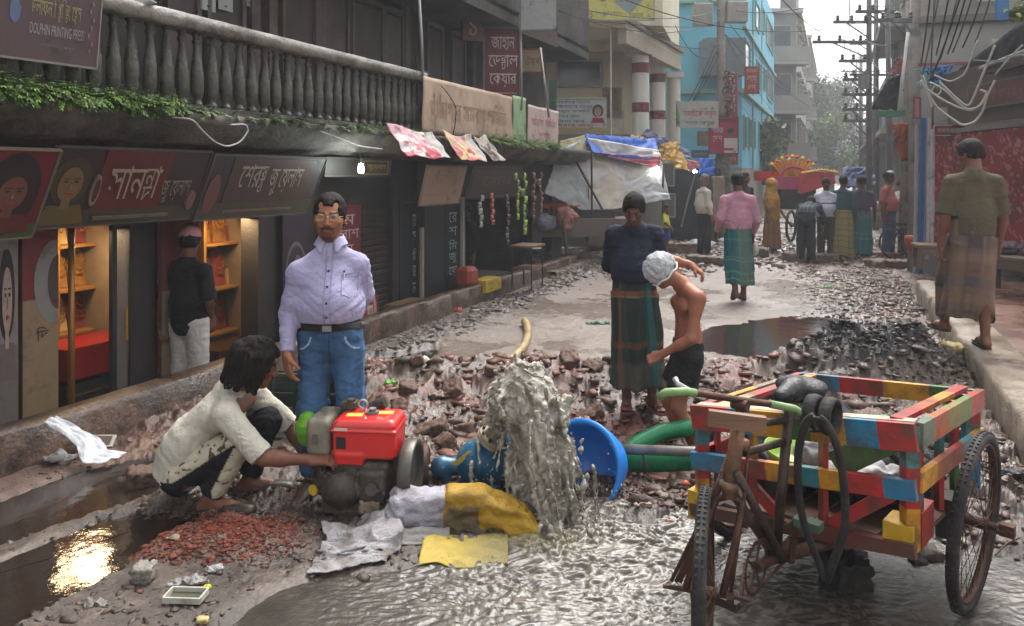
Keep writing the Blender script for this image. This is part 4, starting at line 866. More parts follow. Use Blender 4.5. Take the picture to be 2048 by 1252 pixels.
m = MB(); m.lathe([(.045, 0), (.045, .03), (.040, .035), (.030, .05), (.030, .065), (.050, .09), (.056, .16), (.054, .26), (.046, .34), (.034, .41), (.028, .47), (.028, .485), (.040, .50), (.040, .515), (.028, .525), (.033, .55), (.045, .56), (.045, .58)], 14)
m.V = [v*np.array([.88, .88, 1]) for v in m.V]; b0 = m.build('baluster', balm, B, smooth=True); k = 0; x = xe-.12
while x > -2.6:
    o = b0 if k == 0 else b0.copy()
    if k: COL.objects.link(o)
    o.parent = B; o.location = (x, .08-.8, 2.27+.36); o.rotation_euler = (random.uniform(-.012, .012), random.uniform(-.012, .012), random.uniform(0, 6)); x -= .147; k += 1
m = MB(); m.box((xe+.03, .08, 2.6), (.14, .18, .75)); m.box((xe-.147*17.5, .3, 2.3), (.02, .02, .02)); bp('end_post', moss)(m)
fdm = pm('faded_door', h('#3c3531'), rough=.6, var=.4, scale=4, bump=.2, ani=(1, 1, .3)); frm = pm('door_frame', h('#4c4640'), rough=.6, var=.3)
for a, b, c in ((560, 625, 0), (640, 690, 1), (700, 760, 0), (765, 800, 1), (330, 390, 1), (410, 480, 0), (850, 880, 0), (900, 925, 1)):
    xa, xb = lx(a, .9), lx(b, .9); m = MB(); m.box(((xa+xb)/2, .885, 3.08), (xb-xa, .03, 1.5)); bp('door', [fdm, pm('faded_door2', h('#453c3a'), rough=.6, var=.4)][c])(m)
    m = MB(); 
    for xx in (xa, xb): m.box((xx, .87, 3.1), (.05, .06, 1.62))
    m.box(((xa+xb)/2, .87, 3.9), (xb-xa, .058, .06)); bp('door_frame', frm)(m)
for px in (500, 535, 628, 806, 940): xa = lx(px, .9); m = MB(); m.box((xa, .86, 3.1), (.12, .08, 1.9)); bp('pilaster', pm('pilaster', h('#4f4843'), rough=.7, var=.4, dirt=.5))(m)
pier = pm('shop_pier', h('#2a2523'), rough=.6, var=.4, scale=5, bump=.2)
for a, b in ((-400, -260), (262, 318), (520, 566), (622, 640), (788, 800), (838, 848), (926, 934), (1106, 1125)):
    xa, xb = lx(a, .72), lx(b, .72); m = MB(); m.box(((xa+xb)/2, .85, .80), (xb-xa, .22, 2.3)); bp('pier', pier)(m)
m = MB(); m.box(((X0+X1)/2, 1.05, 1.66), (X1-X0, .5, .6)); bp('beam', pier)(m)
m = MB(); m.box(((X0+X1)/2, 2.6, -.36), (X1-X0, 4., .08)); bp('room_floor', pm('room_floor', h('#3a3029'), rough=.4))(m)
for a in (0, 318, 566, 800, 934): xa = lx(a, .72); m = MB(); m.box((xa, 2.7, .8), (.1, 3.6, 2.3)); bp('partition', pm('partition', h('#6a5a48'), rough=.6))(m)
def shutter(x0, x1, y, z0, z1, col, nm='roller_shutter', parent=B):
    k = int((z1-z0)/.075); m = MB()
    for i in range(k): z = z0+(i+.5)*(z1-z0)/k; m.tube([(x0, y, z), (x1, y, z)], (z1-z0)/k*.54, 6, flat=(1, .35), up=(0, 0, 1))
    V = np.concatenate(m.V)-np.array([0, .8, -.36]); return obj_from(nm, V, m.F, pm('shutter'+col, h(col), rough=.5, var=.3, dirt=.4, metal=.3), parent, True and None)
shutter(lx(700, .8), lx(792, .8), .82, -.3, 1.42, '#37302d'); shutter(lx(570, .8), lx(640, .8), .82, -.3, 1.42, '#302a29'); shutter(lx(-250, .8), lx(-60, .8), .82, -.3, 1.42, '#3a3535')
def pier_poster(label, a, b, c, z0, z1, col, fn, cat='poster'):
    xa, xb = lx(a, c), lx(b, c); bd = Board('poster', label, cat, Lp(xa, c, z0), LU, LZ, xb-xa, z1-z0, col, .02); fn(bd); return bd
def fA(b): b.rect(0, 0, 1, .55, '#5f5750'); b.woman(.75, .72, .2, '#8a776b', '#1c1616', '#5a4c4a', 1.2); b.rect(0, .02, 1, .06, '#3c3634')
pier_poster('pale poster panel with half a woman\'s face at the left edge of the photo', -60, 36, .6, -.36, 1.42, '#6f6761', fA)
def fB(b):
    b.rect(0, 0, 1, .72, '#76624a'); b.oval(.95, .78, .62, .17, '#6e6a64', a0=PI/2, a1=3*PI/2); b.oval(1.0, .78, .30, .11, '#3a2c2a', a0=PI/2, a1=3*PI/2); b.text('িদ', .38, .555, .72, .61, '#2a201c'); b.rect(0, 0, .03, 1, '#2c2422')
pier_poster('red and cream poster panel with a pale oval left of the lit jewellery shop', 42, 116, .62, -.36, 1.38, '#64211f', fB)
def fC(b):
    b.rect(0, 0, 1, .66, '#6d5c48'); b.oval(.9, .72, .5, .16, '#6e6a64', a0=PI/2, a1=3*PI/2); b.rect(0, 0, .03, 1, '#2c2422')
pier_poster('red topped cream poster panel behind the man with the pink cap', 320, 396, .66, -.36, 1.38, '#5c201f', fC)
def fD(b): b.oval(.45, .62, .38, .2, '#5a525c'); b.oval(.45, .62, .33, .175, '#2e272f'); b.oval(.5, .64, .14, .10, '#6b5750'); b.text('স{ব|ণর্}', .15, .35, .8, .42, '#6a5a4a')
pier_poster('dark purple poster with a ring and small figure beside the lavender shirted man', 566, 622, .66, -.36, 1.38, '#2b2229', fD)
def fE(b): b.text('ম', .3, .8, .75, .9, '#a88f8c'); b.text('লাশ', .15, .66, .9, .76, '#a88f8c'); b.text('ন', .35, .5, .7, .6, '#a88f8c'); b.rect(.1, .44, .9, .46, '#8a6a66')
pier_poster('red vertical shop sign with white letters behind the lavender shirted man', 668, 722, .55, .3, 1.42, '#5b1f26', fE, 'sign')
warm = pm('lit_gold', h('#7a5222'), rough=.5, var=.6, scale=16, bump=.2); shelfm = pm('shelf_wood', h('#7a5426'), rough=.45, var=.2); goldm = pm('gold', h('#c89a3a'), rough=.25, metal=.9, var=.2)
redv = pm('red_velvet', h('#6a1c14'), rough=.9, sheen=.3); crv = pm('cream_velvet', h('#a08a5a'), rough=.9); glassm = pm('shop_glass', (.55, .5, .45), rough=.03, alpha=.10, var=0, bump=0, spec=.6)
LT = pm('lamp_glow', (1, .7, .35), emit=(1, .62, .25), estr=14, bump=0, var=0)
def bust(root, x, y, z, w_, hh, mat):
    m = MB(); Q = [(x-w_*.5, y, z), (x+w_*.5, y, z), (x+w_*.42, y+.03, z+hh*.75), (x+w_*.18, y+.04, z+hh), (x-w_*.18, y+.04, z+hh), (x-w_*.42, y+.03, z+hh*.75)]; m.slab(Q, -.05); o = om('display_bust', m, mat, root)
    m = MB()
    for k, r in enumerate((.42, .33, .24)): m.tube([(x+w_*r*math.sin(a), y-.008-.004*k, z+hh*(.78-.55*r*(1+math.cos(a)))+.02*k) for a in np.linspace(-2.0, 2.0, 15)], .004, 5)
    m.lathe([(0, 0), (.018, .01), (0, .02)], 8, (x, y-.012, z+hh*.78-hh*.55*.84)); om('necklace', m, goldm, o)
def cabinet(label, xa, xb, y, z0, z1, rows, cols, seed):
    r = Lroot('display_cabinet', label, 'cabinet', (xa+xb)/2, y, z0); W = xb-xa; H_ = z1-z0; rr = random.Random(seed)
    def pb(name, c, d, mat): m = MB(); m.box(c, d); return om(name, m, mat, r)
    pb('back_panel', (0, .16, H_/2), (W, .02, H_), warm); pb('side_panel', (-W/2, 0, H_/2), (.03, .3, H_), shelfm); pb('side_panel', (W/2, 0, H_/2), (.03, .3, H_), shelfm)
    for k in range(rows+1): pb('shelf', (0, 0, k*H_/rows), (W, .3, .022), shelfm)
    for k in range(rows):
        for c in range(cols): bust(r, -W/2+(c+.5)*W/cols, -.02, k*H_/rows+.015, W/cols*.84, H_/rows*.84, [redv, crv, redv, warm][rr.randrange(4)])
    pb('light_strip', (0, -.08, H_-.02), (W*.9, .04, .02), LT); return r
cabinet('lit cabinet of gold necklaces on red and cream busts in the left jewellery shop', lx(100, 1.5), lx(262, 1.5), 1.55, .42, 1.52, 3, 4, 1)
cabinet('lit golden display cabinet in the jewellery shop right of the capped man', lx(395, 1.35), lx(545, 1.35), 1.40, .15, 1.5, 3, 5, 2)
def counter(label, xa, xb, y, ztop, top, front):
    r = Lroot('shop_counter', label, 'counter', (xa+xb)/2, y, -.32); W = xb-xa; H_ = ztop+.32
    m = MB(); m.box((0, 0, H_/2-.14), (W, .4, H_-.28)); om('base', m, front, r)
    m = MB(); m.box((0, 0, H_-.12), (W, .42, .24)); om('top_case', m, top, r)
    m = MB()
    for zz in (.05, .12, .38): m.box((0, -.205, zz), (W, .01, .014))
    for zz in (.18, .24, .30):
        for q in range(int(W/.05)): m.box((-W/2+.03+q*.05, -.205, zz), (.02, .01, .03))
    om('trim', m, goldm, r)
counter('dark counter with red glass case and gold trim in the left jewellery shop', lx(118, 1.0), lx(262, 1.0), 1.12, .42, pm('counter_red', h('#7a160e'), rough=.3, emit=(.5, .03, .01), estr=.0), dark)
counter('dark counter with glitter under the golden display', lx(405, 1.05), lx(522, 1.05), 1.05, .1, pm('counter_brown', h('#3a2412'), rough=.25), dark)
def Lsingle(name, m, mat, label, cat, group=None, smooth=False, **k):
    V = np.concatenate(m.V); V = np.stack(LW(V[:, 0], V[:, 1])[:2]+(V[:, 2],), -1); mm = MB(); mm.add(V, m.F); mm.C = m.C; return single(name, mm, mat, label, cat, group, smooth, **k)
m = MB(); x = lx(143, .72); m.cyl((x, .72, -.36), (x, .72, 1.4), .022, n=12); Lsingle('post', m, pm('brass_post', h('#8a6030'), rough=.35, metal=.5), 'golden brown post standing at the left jewellery shop front', 'post', smooth=True)
def glassdoor(label, a, b, z1=1.4):
    xa, xb = lx(a, .74), lx(b, .74); r = Lroot('glass_door', label, 'door', (xa+xb)/2, .74, -.34); W = xb-xa; H_ = z1+.34; m = MB()
    for c, d in (((-W/2, 0, H_/2), (.04, .04, H_)), ((W/2, 0, H_/2), (.04, .04, H_)), ((0, 0, .05), (W-.04, .04, .1)), ((0, 0, H_-.03), (W-.04, .04, .06))): m.box(c, d)
    om('frame', m, dark, r); m = MB(); m.box((0, 0, H_/2+.01), (W-.045, .006, H_-.17)); om('glass', m, glassm, r)
    m = MB(); m.cyl((W/2-.06, -.04, H_*.45), (W/2-.06, -.04, H_*.6), .01); m.box((W/2-.06, -.025, H_*.45+.01), (.01, .03, .01)); m.box((W/2-.06, -.025, H_*.6-.01), (.01, .03, .01)); om('handle', m, goldm, r)
glassdoor('dark framed glass door of the left jewellery shop standing by the pier', 226, 260)
def area(name, x, y, z, size, e, col, rot=(0, 0, 0)):
    l = bpy.data.lights.new(name, 'AREA'); l.energy = e; l.specular_factor = .12; l.size = size; l.color = col; o = bpy.data.objects.new(name, l); COL.objects.link(o); o.location = Lp(x, y, z); o.rotation_euler = rot; return o
area('shop_ceiling_light', lx(180, 1.0), 1.05, 1.32, .3, 7, (1, .72, .40)); area('shop_ceiling_light', lx(460, .95), .95, 1.32, .3, 6, (1, .70, .36))
def letterdoor(label, a, b, c, chars, col='#1a1d20'):
    xa, xb = lx(a, c), lx(b, c); bd = Board('shop_door', label, 'door', Lp(xa, c, -.34), LU, LZ, xb-xa, 1.72, col, .04, '#33322f', .03)
    bd.rect(.04, .1, .47, .97, '#24282b', 'leaf'); bd.rect(.53, .1, .96, .97, '#20262a', 'leaf')
    for i, ch in enumerate(chars): z = .86-i*.80/len(chars); bd.text(ch, .62, z-.30/len(chars), .86, z+.28/len(chars), '#8d9697')
letterdoor('dark shop door with a column of pale letters beside the roller shutter', 800, 838, .78, ['েজ', 'স', 'মী', 'জ', 'ন', 'া'])
letterdoor('dark shop door with tall column of white letters below the cream hanging sign', 852, 922, .66, ['ের', 'শ', 'িম', 'জু', 'েয়', 'লা', 'স'])
for i, (px, w_, c, lab) in enumerate(((884, .05, '#8a8375', 'pale notice strip on the pier between the two lettered doors'), (925, .06, '#8d8c84', 'pale metal post right of the tall lettered door'))):
    x = lx(px-40 if i == 0 else px, .6); m = MB(); m.box((x, .6, .55), (w_, .04, 1.75 if i else 1.0)); Lsingle('post' if i else 'notice', m, flat(c), lab, 'post' if i else 'notice')
def lean_sign(label, a, b, zt, zb, col, frame, fn, ct=.10, cb=.34, name='shop_sign', hang=True):
    xa, xb = lx(a, (ct+cb)/2), lx(b, (ct+cb)/2); Vv = np.array([0, 0, zt-zb])+LN*(cb-ct); bd = Board(name, label, 'sign', Lp(xa, cb, zb), LU, Vv, xb-xa, np.linalg.norm(Vv), col, .03, frame); fn(bd); return bd
def s1(b):
    b.poly([(0, 0), (1, 0), (1, .16), (0, .10)], '#3c4a22'); b.oval(.66, .5, .26, .46, '#241a1b'); b.woman(.68, .52, .30, '#643f36', '#2a1a1b', '#57261f', .95)
lean_sign('red sign with a woman in a dark oval at the far left below the ledge', -150, 92, 1.90, 1.36, '#5e1a20', '#5a5145', s1, -.06, .22)
def s2(b):
    b.rect(.0, 0, 1, .22, '#3a3322'); b.rect(.28, .2, .72, .98, '#541f1c'); b.woman(.12, .55, .34, '#6a5238', '#3a2e1e', '#5a4a2a'); b.oval(.27, .47, .025, .2, '#7a6a5c'); b.oval(.27, .47, .017, .15, '#3f2320')
    b.text('সান{ন|দ}া', .33, .25, .66, .80, '#8f7f6c'); b.text('জু েয়লাস', .69, .28, .90, .62, '#76695c'); b.rect(.30, .08, .80, .12, '#5d5245'); b.oval(.94, .3, .03, .14, '#6b4a42')
lean_sign('wide dark sign with large Bengali letters above the lit jewellery shop', 92, 402, 1.93, 1.40, '#2f2422', '#3c3531', s2)
def s3(b):
    b.rect(0, .0, 1, .25, '#3d3626'); b.rect(.16, .26, .9, .96, '#3d2a28'); b.oval(.07, .4, .05, .3, '#5f3a36'); b.text('েশর{ষ|ঠ}', .24, .42, .46, .88, '#8f8271'); b.text('জু েয়লাস', .50, .36, .80, .84, '#8f8271'); b.rect(.2, .10, .8, .14, '#5d5245'); b.poly([(.86, .99), (.99, .99), (.99, .74), (.93, .84)], '#8fa39b')
lean_sign('second dark jewellers sign with Bengali letters left of the lavender shirted man', 408, 634, 1.91, 1.38, '#30282a', '#3c3531', s3)
def s4(b): b.rect(.55, .08, .97, .92, '#6f6a3a'); b.rect(.57, .14, .95, .86, '#3a2a20'); b.text('জুেয়লাস', .6, .3, .92, .7, '#8a7f4a')
lean_sign('small dark sign with a yellow bordered panel beside the bright bulb', 650, 780, 1.92, 1.74, '#2a2623', '#33302c', s4, .2, .22)
def s5(b): b.text('েরশিম', .2, .6, .8, .85, '#7d6552'); b.rect(.1, .25, .9, .27, '#7d6552'); b.rect(.15, .42, .85, .45, '#857060')
lean_sign('cream faded hanging sign above the tall lettered door', 848, 926, 1.86, 1.38, '#836c5a', '#6a5a4c', s5, .02, .14)
def s6(b): b.rect(.04, .1, .96, .9, '#3a302c'); b.text('ে{স|ট}ার', .2, .3, .8, .7, '#4f433c')
lean_sign('dark brown sign board over the open snack shop', 940, 1040, 1.86, 1.45, '#2e2724', '#3a332f', s6, .02, .12)
r = Lroot('lamp', 'bright white bulb glowing under the ledge above the lavender shirted man', 'lamp', lx(722, -.02), -.02, 1.80); m = MB(); m.lathe([(0, -.035), (.02, -.032), (.030, -.015), (.032, .01), (.024, .04), (.018, .07)], 16)
om('bulb', m, pm('white_glow', (1, 1, 1), emit=(.85, 1, .95), estr=25, bump=0, var=0), r, None, True); m = MB(); m.cyl((0, 0, .065), (0, 0, .11), .02); m.cyl((0, 0, .11), (.0, .02, .17), .006); om('socket', m, dark, r)
l = bpy.data.lights.new('bulb_light', 'POINT'); l.energy = 6; l.shadow_soft_size = .05; l.color = (.9, 1, .97); o = bpy.data.objects.new('bulb_light', l); COL.objects.link(o); o.location = Lp(lx(722, -.10), -.12, 1.74)
def bannermesh(label, xa, xb, c, z0, z1, col, texts, name='banner', amp=.02, seed=0, slant=0, group=None):
    O = Lp(xa, c, z0); r = thing(name, label, 'banner', tuple(O), 0, group); W, H_ = xb-xa, z1-z0
    def disp(u, v): return amp*fbm(np.stack([u*W*3, v*H_*2], -1), 3, seed)+amp*.5*np.sin(u*W*9+seed)*v
    q, f = grid_sheet(lambda u, v: tuple(np.moveaxis(LU*(u*W)[..., None]+LZ*((v*H_)+slant*u*0)[..., None]+LN*disp(u, v)[..., None], -1, 0)), 50, 14, .006)
    C = np.tile(np.array(h(col)), (len(q), 1)); uu = (q@LU)/W; vv = q[:, 2]/H_; C *= (1+.12*fbm(np.stack([uu*W*2, vv*H_*2], -1)*2, 4, seed+3))[:, None]*(1-.25*np.exp(-((vv)/.12)**2))[:, None]
    obj_from('cloth', q, f, pm('banner_cloth', rough=.6, var=.15, scale=6, bump=.2, vcol=True, dirt=.35, dirtcol=h('#6a5a4c')), r, C, True)
    for t, x0, a0, x1, a1, tc in texts:
        V, F = text_mesh(t); a, b = V[:, :2].min(0), V[:, :2].max(0); u = x0+(V[:, 0]-a[0])/(b[0]-a[0])*(x1-x0); v = a0+(V[:, 1]-a[1])/(b[1]-a[1])*(a1-a0)
        P = LU*(u*W)[:, None]+LZ*(v*H_)[:, None]+LN*(disp(u, v)+.006)[:, None]; obj_from('lettering', P, F, flat(tc), r)
    return r
bannermesh('long faded cream banner with worn brown letters on the balcony front', lx(846, -.06), lx(1025, -.06), -.06, 2.24, 2.90, '#a38c78', [('পাঠাগার সমবায় সিমিত', .06, .22, .9, .74, '#8a6f5c'), ('া', .1, .12, .12, .8, '#75604f')], seed=2)
bannermesh('green faded banner strip with creases between the cream and pink banners', lx(1027, -.07), lx(1054, -.07), -.07, 2.20, 2.93, '#7d9a72', [], seed=5, amp=.03)
bannermesh('pale pink banner with small red letters at the far end of the balcony', lx(1055, -.08), lx(1117, -.08), -.08, 2.24, 2.84, '#a8948f', [('সমবায় সিমিত', .1, .45, .9, .75, '#a0606a'), ('সদস্য', .3, .15, .7, .32, '#a04a55')], seed=7)
def torn(label, a, b, ya, yb, cols, seed):
    xa, xb = lx(a, -.12), lx(b, -.2); O = Lp((xa+xb)/2, -.12, 1.95); W = xb-xa; r = random.Random(seed)
    def fn(u, v): z = 2.26-1.95-(.30+ya*.02)*v+.03*(1-v)*np.sin(u*5+seed); y = -.02-.22*v**1.2+.025*fbm(np.stack([u*7, v*4], -1), 3, seed)*(1+v); x = (u-.5)*W+.10*v; return tuple(np.moveaxis(LU*x[..., None]+LN*(-y)[..., None]+LZ*(z+.03*fbm(np.stack([u*5, v*0], -1), 2, seed+2)*v)[..., None], -1, 0))
    q, f = grid_sheet(fn, 34, 26, .004); u = np.tile(np.repeat(np.linspace(0, 1, 34), 26), 2); v = np.tile(np.tile(np.linspace(0, 1, 26), 34), 2)
    C = np.where((v > .55)[:, None] & (u < .75)[:, None], np.array(h(cols[0])), np.array(h(cols[1]))); C = np.where((fbm(np.stack([u*5, v*5], -1), 3, seed+1) > .22)[:, None], np.array(h(cols[2])), C); C = np.where((u > .78)[:, None], np.array(h('#a59f9b')), C)
    o = obj_from('torn_banner', q, f, pm('torn_cloth', rough=.6, var=.15, bump=.3, bscale=30, vcol=True, dirt=.2, dirtcol=h('#6a5a4c')), None, C, True, loc=tuple(O)); tag(o, label, 'banner')
torn('crumpled pink and white torn banner draped over the ledge', 768, 872, 1, 1, ['#a8404c', '#b0848c', '#c4b4b2'], 1)
torn('second torn pink and white banner hanging right of the crumpled one', 880, 948, 1, 1, ['#a8505a', '#b08a88', '#b9a06a'], 2)
torn('small torn white and grey cloth hanging last on the ledge', 944, 980, 1, 1, ['#8a7a70', '#a59a90', '#5a4a42'], 3)
p = [(-150, -30), (172, 45), (185, 140), (-150, 80)]
xa, xb = lx(-120, .0), lx(180, .0); O = Lp(xa, -.03, lz(-120, 98, 0)); E = Lp(xb, -.06, lz(182, 139, 0)); Ud = unit(E-O)
bd = Board('press_sign', 'faded maroon printing press board hung slanting on the balustrade', 'sign', O, Ud, unit(np.array([0, 0, 1.])-Ud*Ud[2]+LN*.12), np.linalg.norm(E-O), .50, '#4c3a3d', .02, '#6a6460', .014)
bd.text('ডলিফন ি{প|র}ি{ন|ট}ং ে{প|র}স', .50, .50, .85, .80, '#8a7f52'); bd.text('DOLPHIN PRINTING PRESS', .50, .32, .88, .45, '#8a8286'); bd.text('ডলিফন েপৰ্স', .58, .17, .82, .23, '#6a5a5c'); bd.oval(.40, .55, .035, .14, '#4f5a78'); bd.poly([(.37, .5), (.44, .62), (.435, .50)], '#8d7f9a')
for i in range(7): bd.oval(.93+.015*math.sin(i*2.1), .2+i*.1, .006, .03, '#7a6468', 8)
def camboard(name, label, x0, y0, x1, y1, Y, col, t=.06, frame=None, yaw=0, cat='sign', group=None):
    a, b = np.array(ZP(x0, y1, Y)), np.array(ZP(x1, y0, Y)); W = b[0]-a[0]; U = np.array([math.cos(yaw), math.sin(yaw), 0]); return Board(name, label, cat, a, U, LZ, W/math.cos(yaw), b[2]-a[2], col, t, frame, .03, group)
b = camboard('dental_sign', 'dark red dental care sign with three lines of white Bengali letters', 968, 55, 1040, 215, 11.4, '#5c2028', .08, '#6a6462', .1)
b.text('জাহান', .2, .72, .85, .90, '#b8a8a4'); b.text('েড{ন|ট}াল', .12, .48, .95, .67, '#b8a8a4'); b.text('েকয়ার', .15, .26, .9, .44, '#b8a8a4')
for i in range(4): b.rect(.1, .04+i*.045, .9, .055+i*.045, '#94706c')
b = camboard('sign', 'small cream and red poster board right of the dental care sign', 1043, 98, 1085, 145, 12.2, '#8a7a5a', .04, '#6a2c2c', .05); b.text('ঔষধ', .15, .3, .85, .75, '#6a3530')
b = camboard('sign', 'dull red slanted board high on the wall left of the dental care sign', 925, 25, 965, 80, 11.0, '#532429', .05, None, .5); b.text('১', .3, .2, .7, .8, '#8a6a5c')
b = camboard('awning_board', 'weathered pale grey awning sheet at the top of the left building', 1040, -60, 1114, 62, 11.3, '#8f918f', .05, '#5a5a58', -.15, 'awning'); 
m = MB(); m.slab([ZP(1040, 62, 11.3), ZP(1114, 62, 11.3), ZP(1116, 95, 11.6), ZP(1041, 66, 11.4)], .02); single('sheet', m, flat('#9a9b98'), 'torn lower flap of the pale awning sheet', 'sheet')
b = camboard('green_door', 'narrow green door leaf on the upper floor beyond the dental sign', 1098, 160, 1113, 238, 13.6, '#2f5a48', .05, None, 0, 'door'); b.rect(.2, .1, .8, .45, '#2a4f40'); b.rect(.2, .52, .8, .9, '#2a4f40')
def pole(label, P, r, mat, name='pole', n=8):
    m = MB(); m.tube(P, r, n); return single(name, m, mat, label, 'pole', smooth=True)
gal = pm('galvanised', h('#8b8b88'), rough=.35, metal=.5, var=.2)
x, c = lx(846, -.04), -.04; pole('thin white pipe rising past the end of the balustrade', [Lp(x-.12, c, 4.0), Lp(x-.03, c, 3.3), Lp(x, c, 2.84)], .018, gal)
pole('slim pale post beside the dental care sign', [ZP(1041, 40, 11.35), ZP(1043, 220, 11.35)], .02, gal); pole('slanting thin pole at the upper floor right of the dental care sign', [ZP(1080, 95, 12), ZP(1098, 235, 12)], .02, gal)
for k, (px, py, w_, hh) in enumerate(((398, -8, 24, 26), (434, -6, 30, 24), (483, -4, 16, 14))):
    x = lx(px, .86); z = lz(px, py+hh, .86); b = Board('paper_notice', ['white paper notice nearest the balustrade rail on the upper wall', 'wider white paper notice, middle of three on the upper wall', 'smallest grey paper notice on the upper wall'][k], 'notice', Lp(x, .84, z), LU, LZ, .18, .2, ['#a6a8a4', '#9fa3a0', '#7a7a78'][k], .004)
    b.oval(.5, .2, .08, .05, '#4a4a4a', 10)
def fronds(name, n, xr, yr, z0, dens, L, label, seed, hang=.6, cols=('#4a6a22', '#5d7a2c', '#3a5620', '#73903a')):
    rg = np.random.default_rng(seed); V, F, C = [], [], []; k = 0
    A_ = [np.array(h(c)) for c in cols]
    while k < n:
        x = rg.uniform(*xr)
        if rg.uniform() > dens(x): k += .2; continue
        y = rg.uniform(*yr); l = L*rg.uniform(.5, 1.15); az = rg.normal(-PI/2, .8); lean = rg.uniform(.4, 1.25); p = np.array([x, y, z0+rg.uniform(-.02, .03)]); dr = np.array([math.cos(az)*math.sin(lean), math.sin(az)*math.sin(lean), math.cos(lean)]); c = A_[rg.integers(len(A_))]*rg.uniform(.75, 1.25)
        m = 7; prev = p
        for i in range(m):
            dr = unit(dr+np.array([0, -.02, -hang*.30])); q = prev+dr*l/m; sd = unit(np.cross(dr, [0, 0, 1])+1e-4); up = np.cross(sd, dr); wl = .030*(1-i/m*.7)*rg.uniform(.8, 1.2)
            for e in (-1, 1):
                b = len(V)*0+sum(len(v) for v in V[-0:]) if False else None
                V.append(np.array([prev, prev+sd*e*wl+dr*.012-up*.004, prev+sd*e*wl*.75+dr*.026-up*.008, prev+dr*.012])); C.append(c*rg.uniform(.85, 1.15))
            V.append(np.array([prev, prev+sd*.0015, q+sd*.0015, q])); C.append(c*.7); prev = q
        k += 1
    n_ = len(V); P = np.concatenate(V); F = np.arange(n_*4).reshape(-1, 4); C = np.repeat(np.array(C), 4, 0); P = np.stack(LW(P[:, 0], P[:, 1])[:2]+(P[:, 2],), -1)
    m_ = pm('leaf', rough=.55, var=.2, scale=20, bump=0, vcol=True, spec=.3); o = obj_from(name, P, F, m_, None, C); return tag(o, label, 'plants', kind='stuff')
fronds('ledge_ferns', 1250, (-1.2, lx(352, -.05)), (-.09, .05), 2.21, lambda x: 1, .21, 'thick bright green ferns hanging over the ledge at the left', 1)
fronds('ledge_weeds', 330, (lx(352, -.05), lx(860, -.05)), (-.10, .03), 2.20, lambda x: .35+.65*(math.sin(x*6) > .1), .14, 'sparse green weeds along the middle of the ledge', 2, cols=('#3a5224', '#4c6630', '#2e4420', '#5f7440'))
fronds('ledge_weeds_far', 420, (lx(960, -.05), lx(1112, -.05)), (-.14, .03), 2.21, lambda x: 1, .26, 'green weeds under the banners at the far end of the ledge', 3)
cab = pm('cable_pale', h('#9a9a96'), rough=.5); cabd = pm('cable_black', h('#15151a'), rough=.5)
def wire(label, P, r=.006, mat=None, nm='cable', n=5):
    P = np.array(P, float); t = np.linspace(0, 1, len(P)); tt = np.linspace(0, 1, max(10, len(P)*6)); 
    Q = np.stack([np.interp(tt, t, P[:, k]) for k in range(3)], -1)
    for _ in range(4): Q[1:-1] = (Q[:-2]+2*Q[1:-1]+Q[2:])/4
    m = MB(); m.tube(Q, r, n); return single(nm, m, mat or cabd, label, 'cable', smooth=True)
wire('white cable looping below the ledge at the left', [Lp(lx(a, -.16), -.16, lz(a, b, -.16)) for a, b in ((345, 235), (385, 238), (405, 262), (430, 285), (455, 294), (480, 285), (497, 262), (492, 248), (460, 250))], .007, cab)
wire('thin pale cable sagging along the ledge', [Lp(lx(a, -.15), -.15, lz(a, b, -.15)) for a, b in ((640, 262), (690, 280), (720, 292), (765, 298))], .006, cab)
wire('black wires dangling beside the end of the balustrade', [Lp(lx(a, .02), .0, lz(a, b, 0)) for a, b in ((800, 0), (815, 25), (818, 60), (826, 95), (830, 130), (834, 170), (833, 240))], .007)
wire('black cable draped across the cream banner', [Lp(lx(a, -.1), -.12, lz(a, b, -.1)) for a, b in ((880, 172), (895, 190), (910, 215), (908, 245), (902, 275), (905, 320))], .007)
m = MB()
for k in range(5): m.torus((lx(262, .0)+k*.012, -.02+.01*k, 2.97+.012*k), .10+.012*k, .005, (.2, -.5, 1), 30, 5)
Lsingle('cable_coil', m, cab, 'coil of thin grey cable lying on the balcony rail', 'cable', smooth=True)
r = Lroot('wooden_table', 'low wooden bench table in front of the roller shutter', 'table', lx(818, .45), .45, -.3); m = MB(); m.box((0, 0, .42), (.62, .32, .10)); om('tabletop', m, pm('pale_wood', h('#7a6248'), rough=.5, var=.3), r)
for sx in (-1, 1):
    for sy in (-1, 1): m = MB(); m.box((sx*.27, sy*.13, .19), (.05, .05, .38)); om('leg', m, wood, r)
bd = Board('stand_sign', 'red and white standing sign board by the end of the roller shutter', 'sign', Lp(lx(728, .42), .42, -.30), LU, LZ+LN*-.1, .34, .66, '#9a8478', .03, '#7a2a2c', .03); bd.rect(.3, .1, .8, .9, '#8a2f34'); bd.rect(.4, .16, .72, .84, '#b0a090')
for i in range(4): bd.text('নরসম'[i], .46, .68-i*.15, .66, .79-i*.15, '#6a2a2c')
bd = Board('stand_sign', 'bright red small board with a white letter behind the lavender shirted man', 'sign', Lp(lx(716, .35), .35, -.12), LU, LZ, .16, .34, '#7a1f26', .02); bd.text('ন', .3, .3, .75, .6, '#b0a0a0')
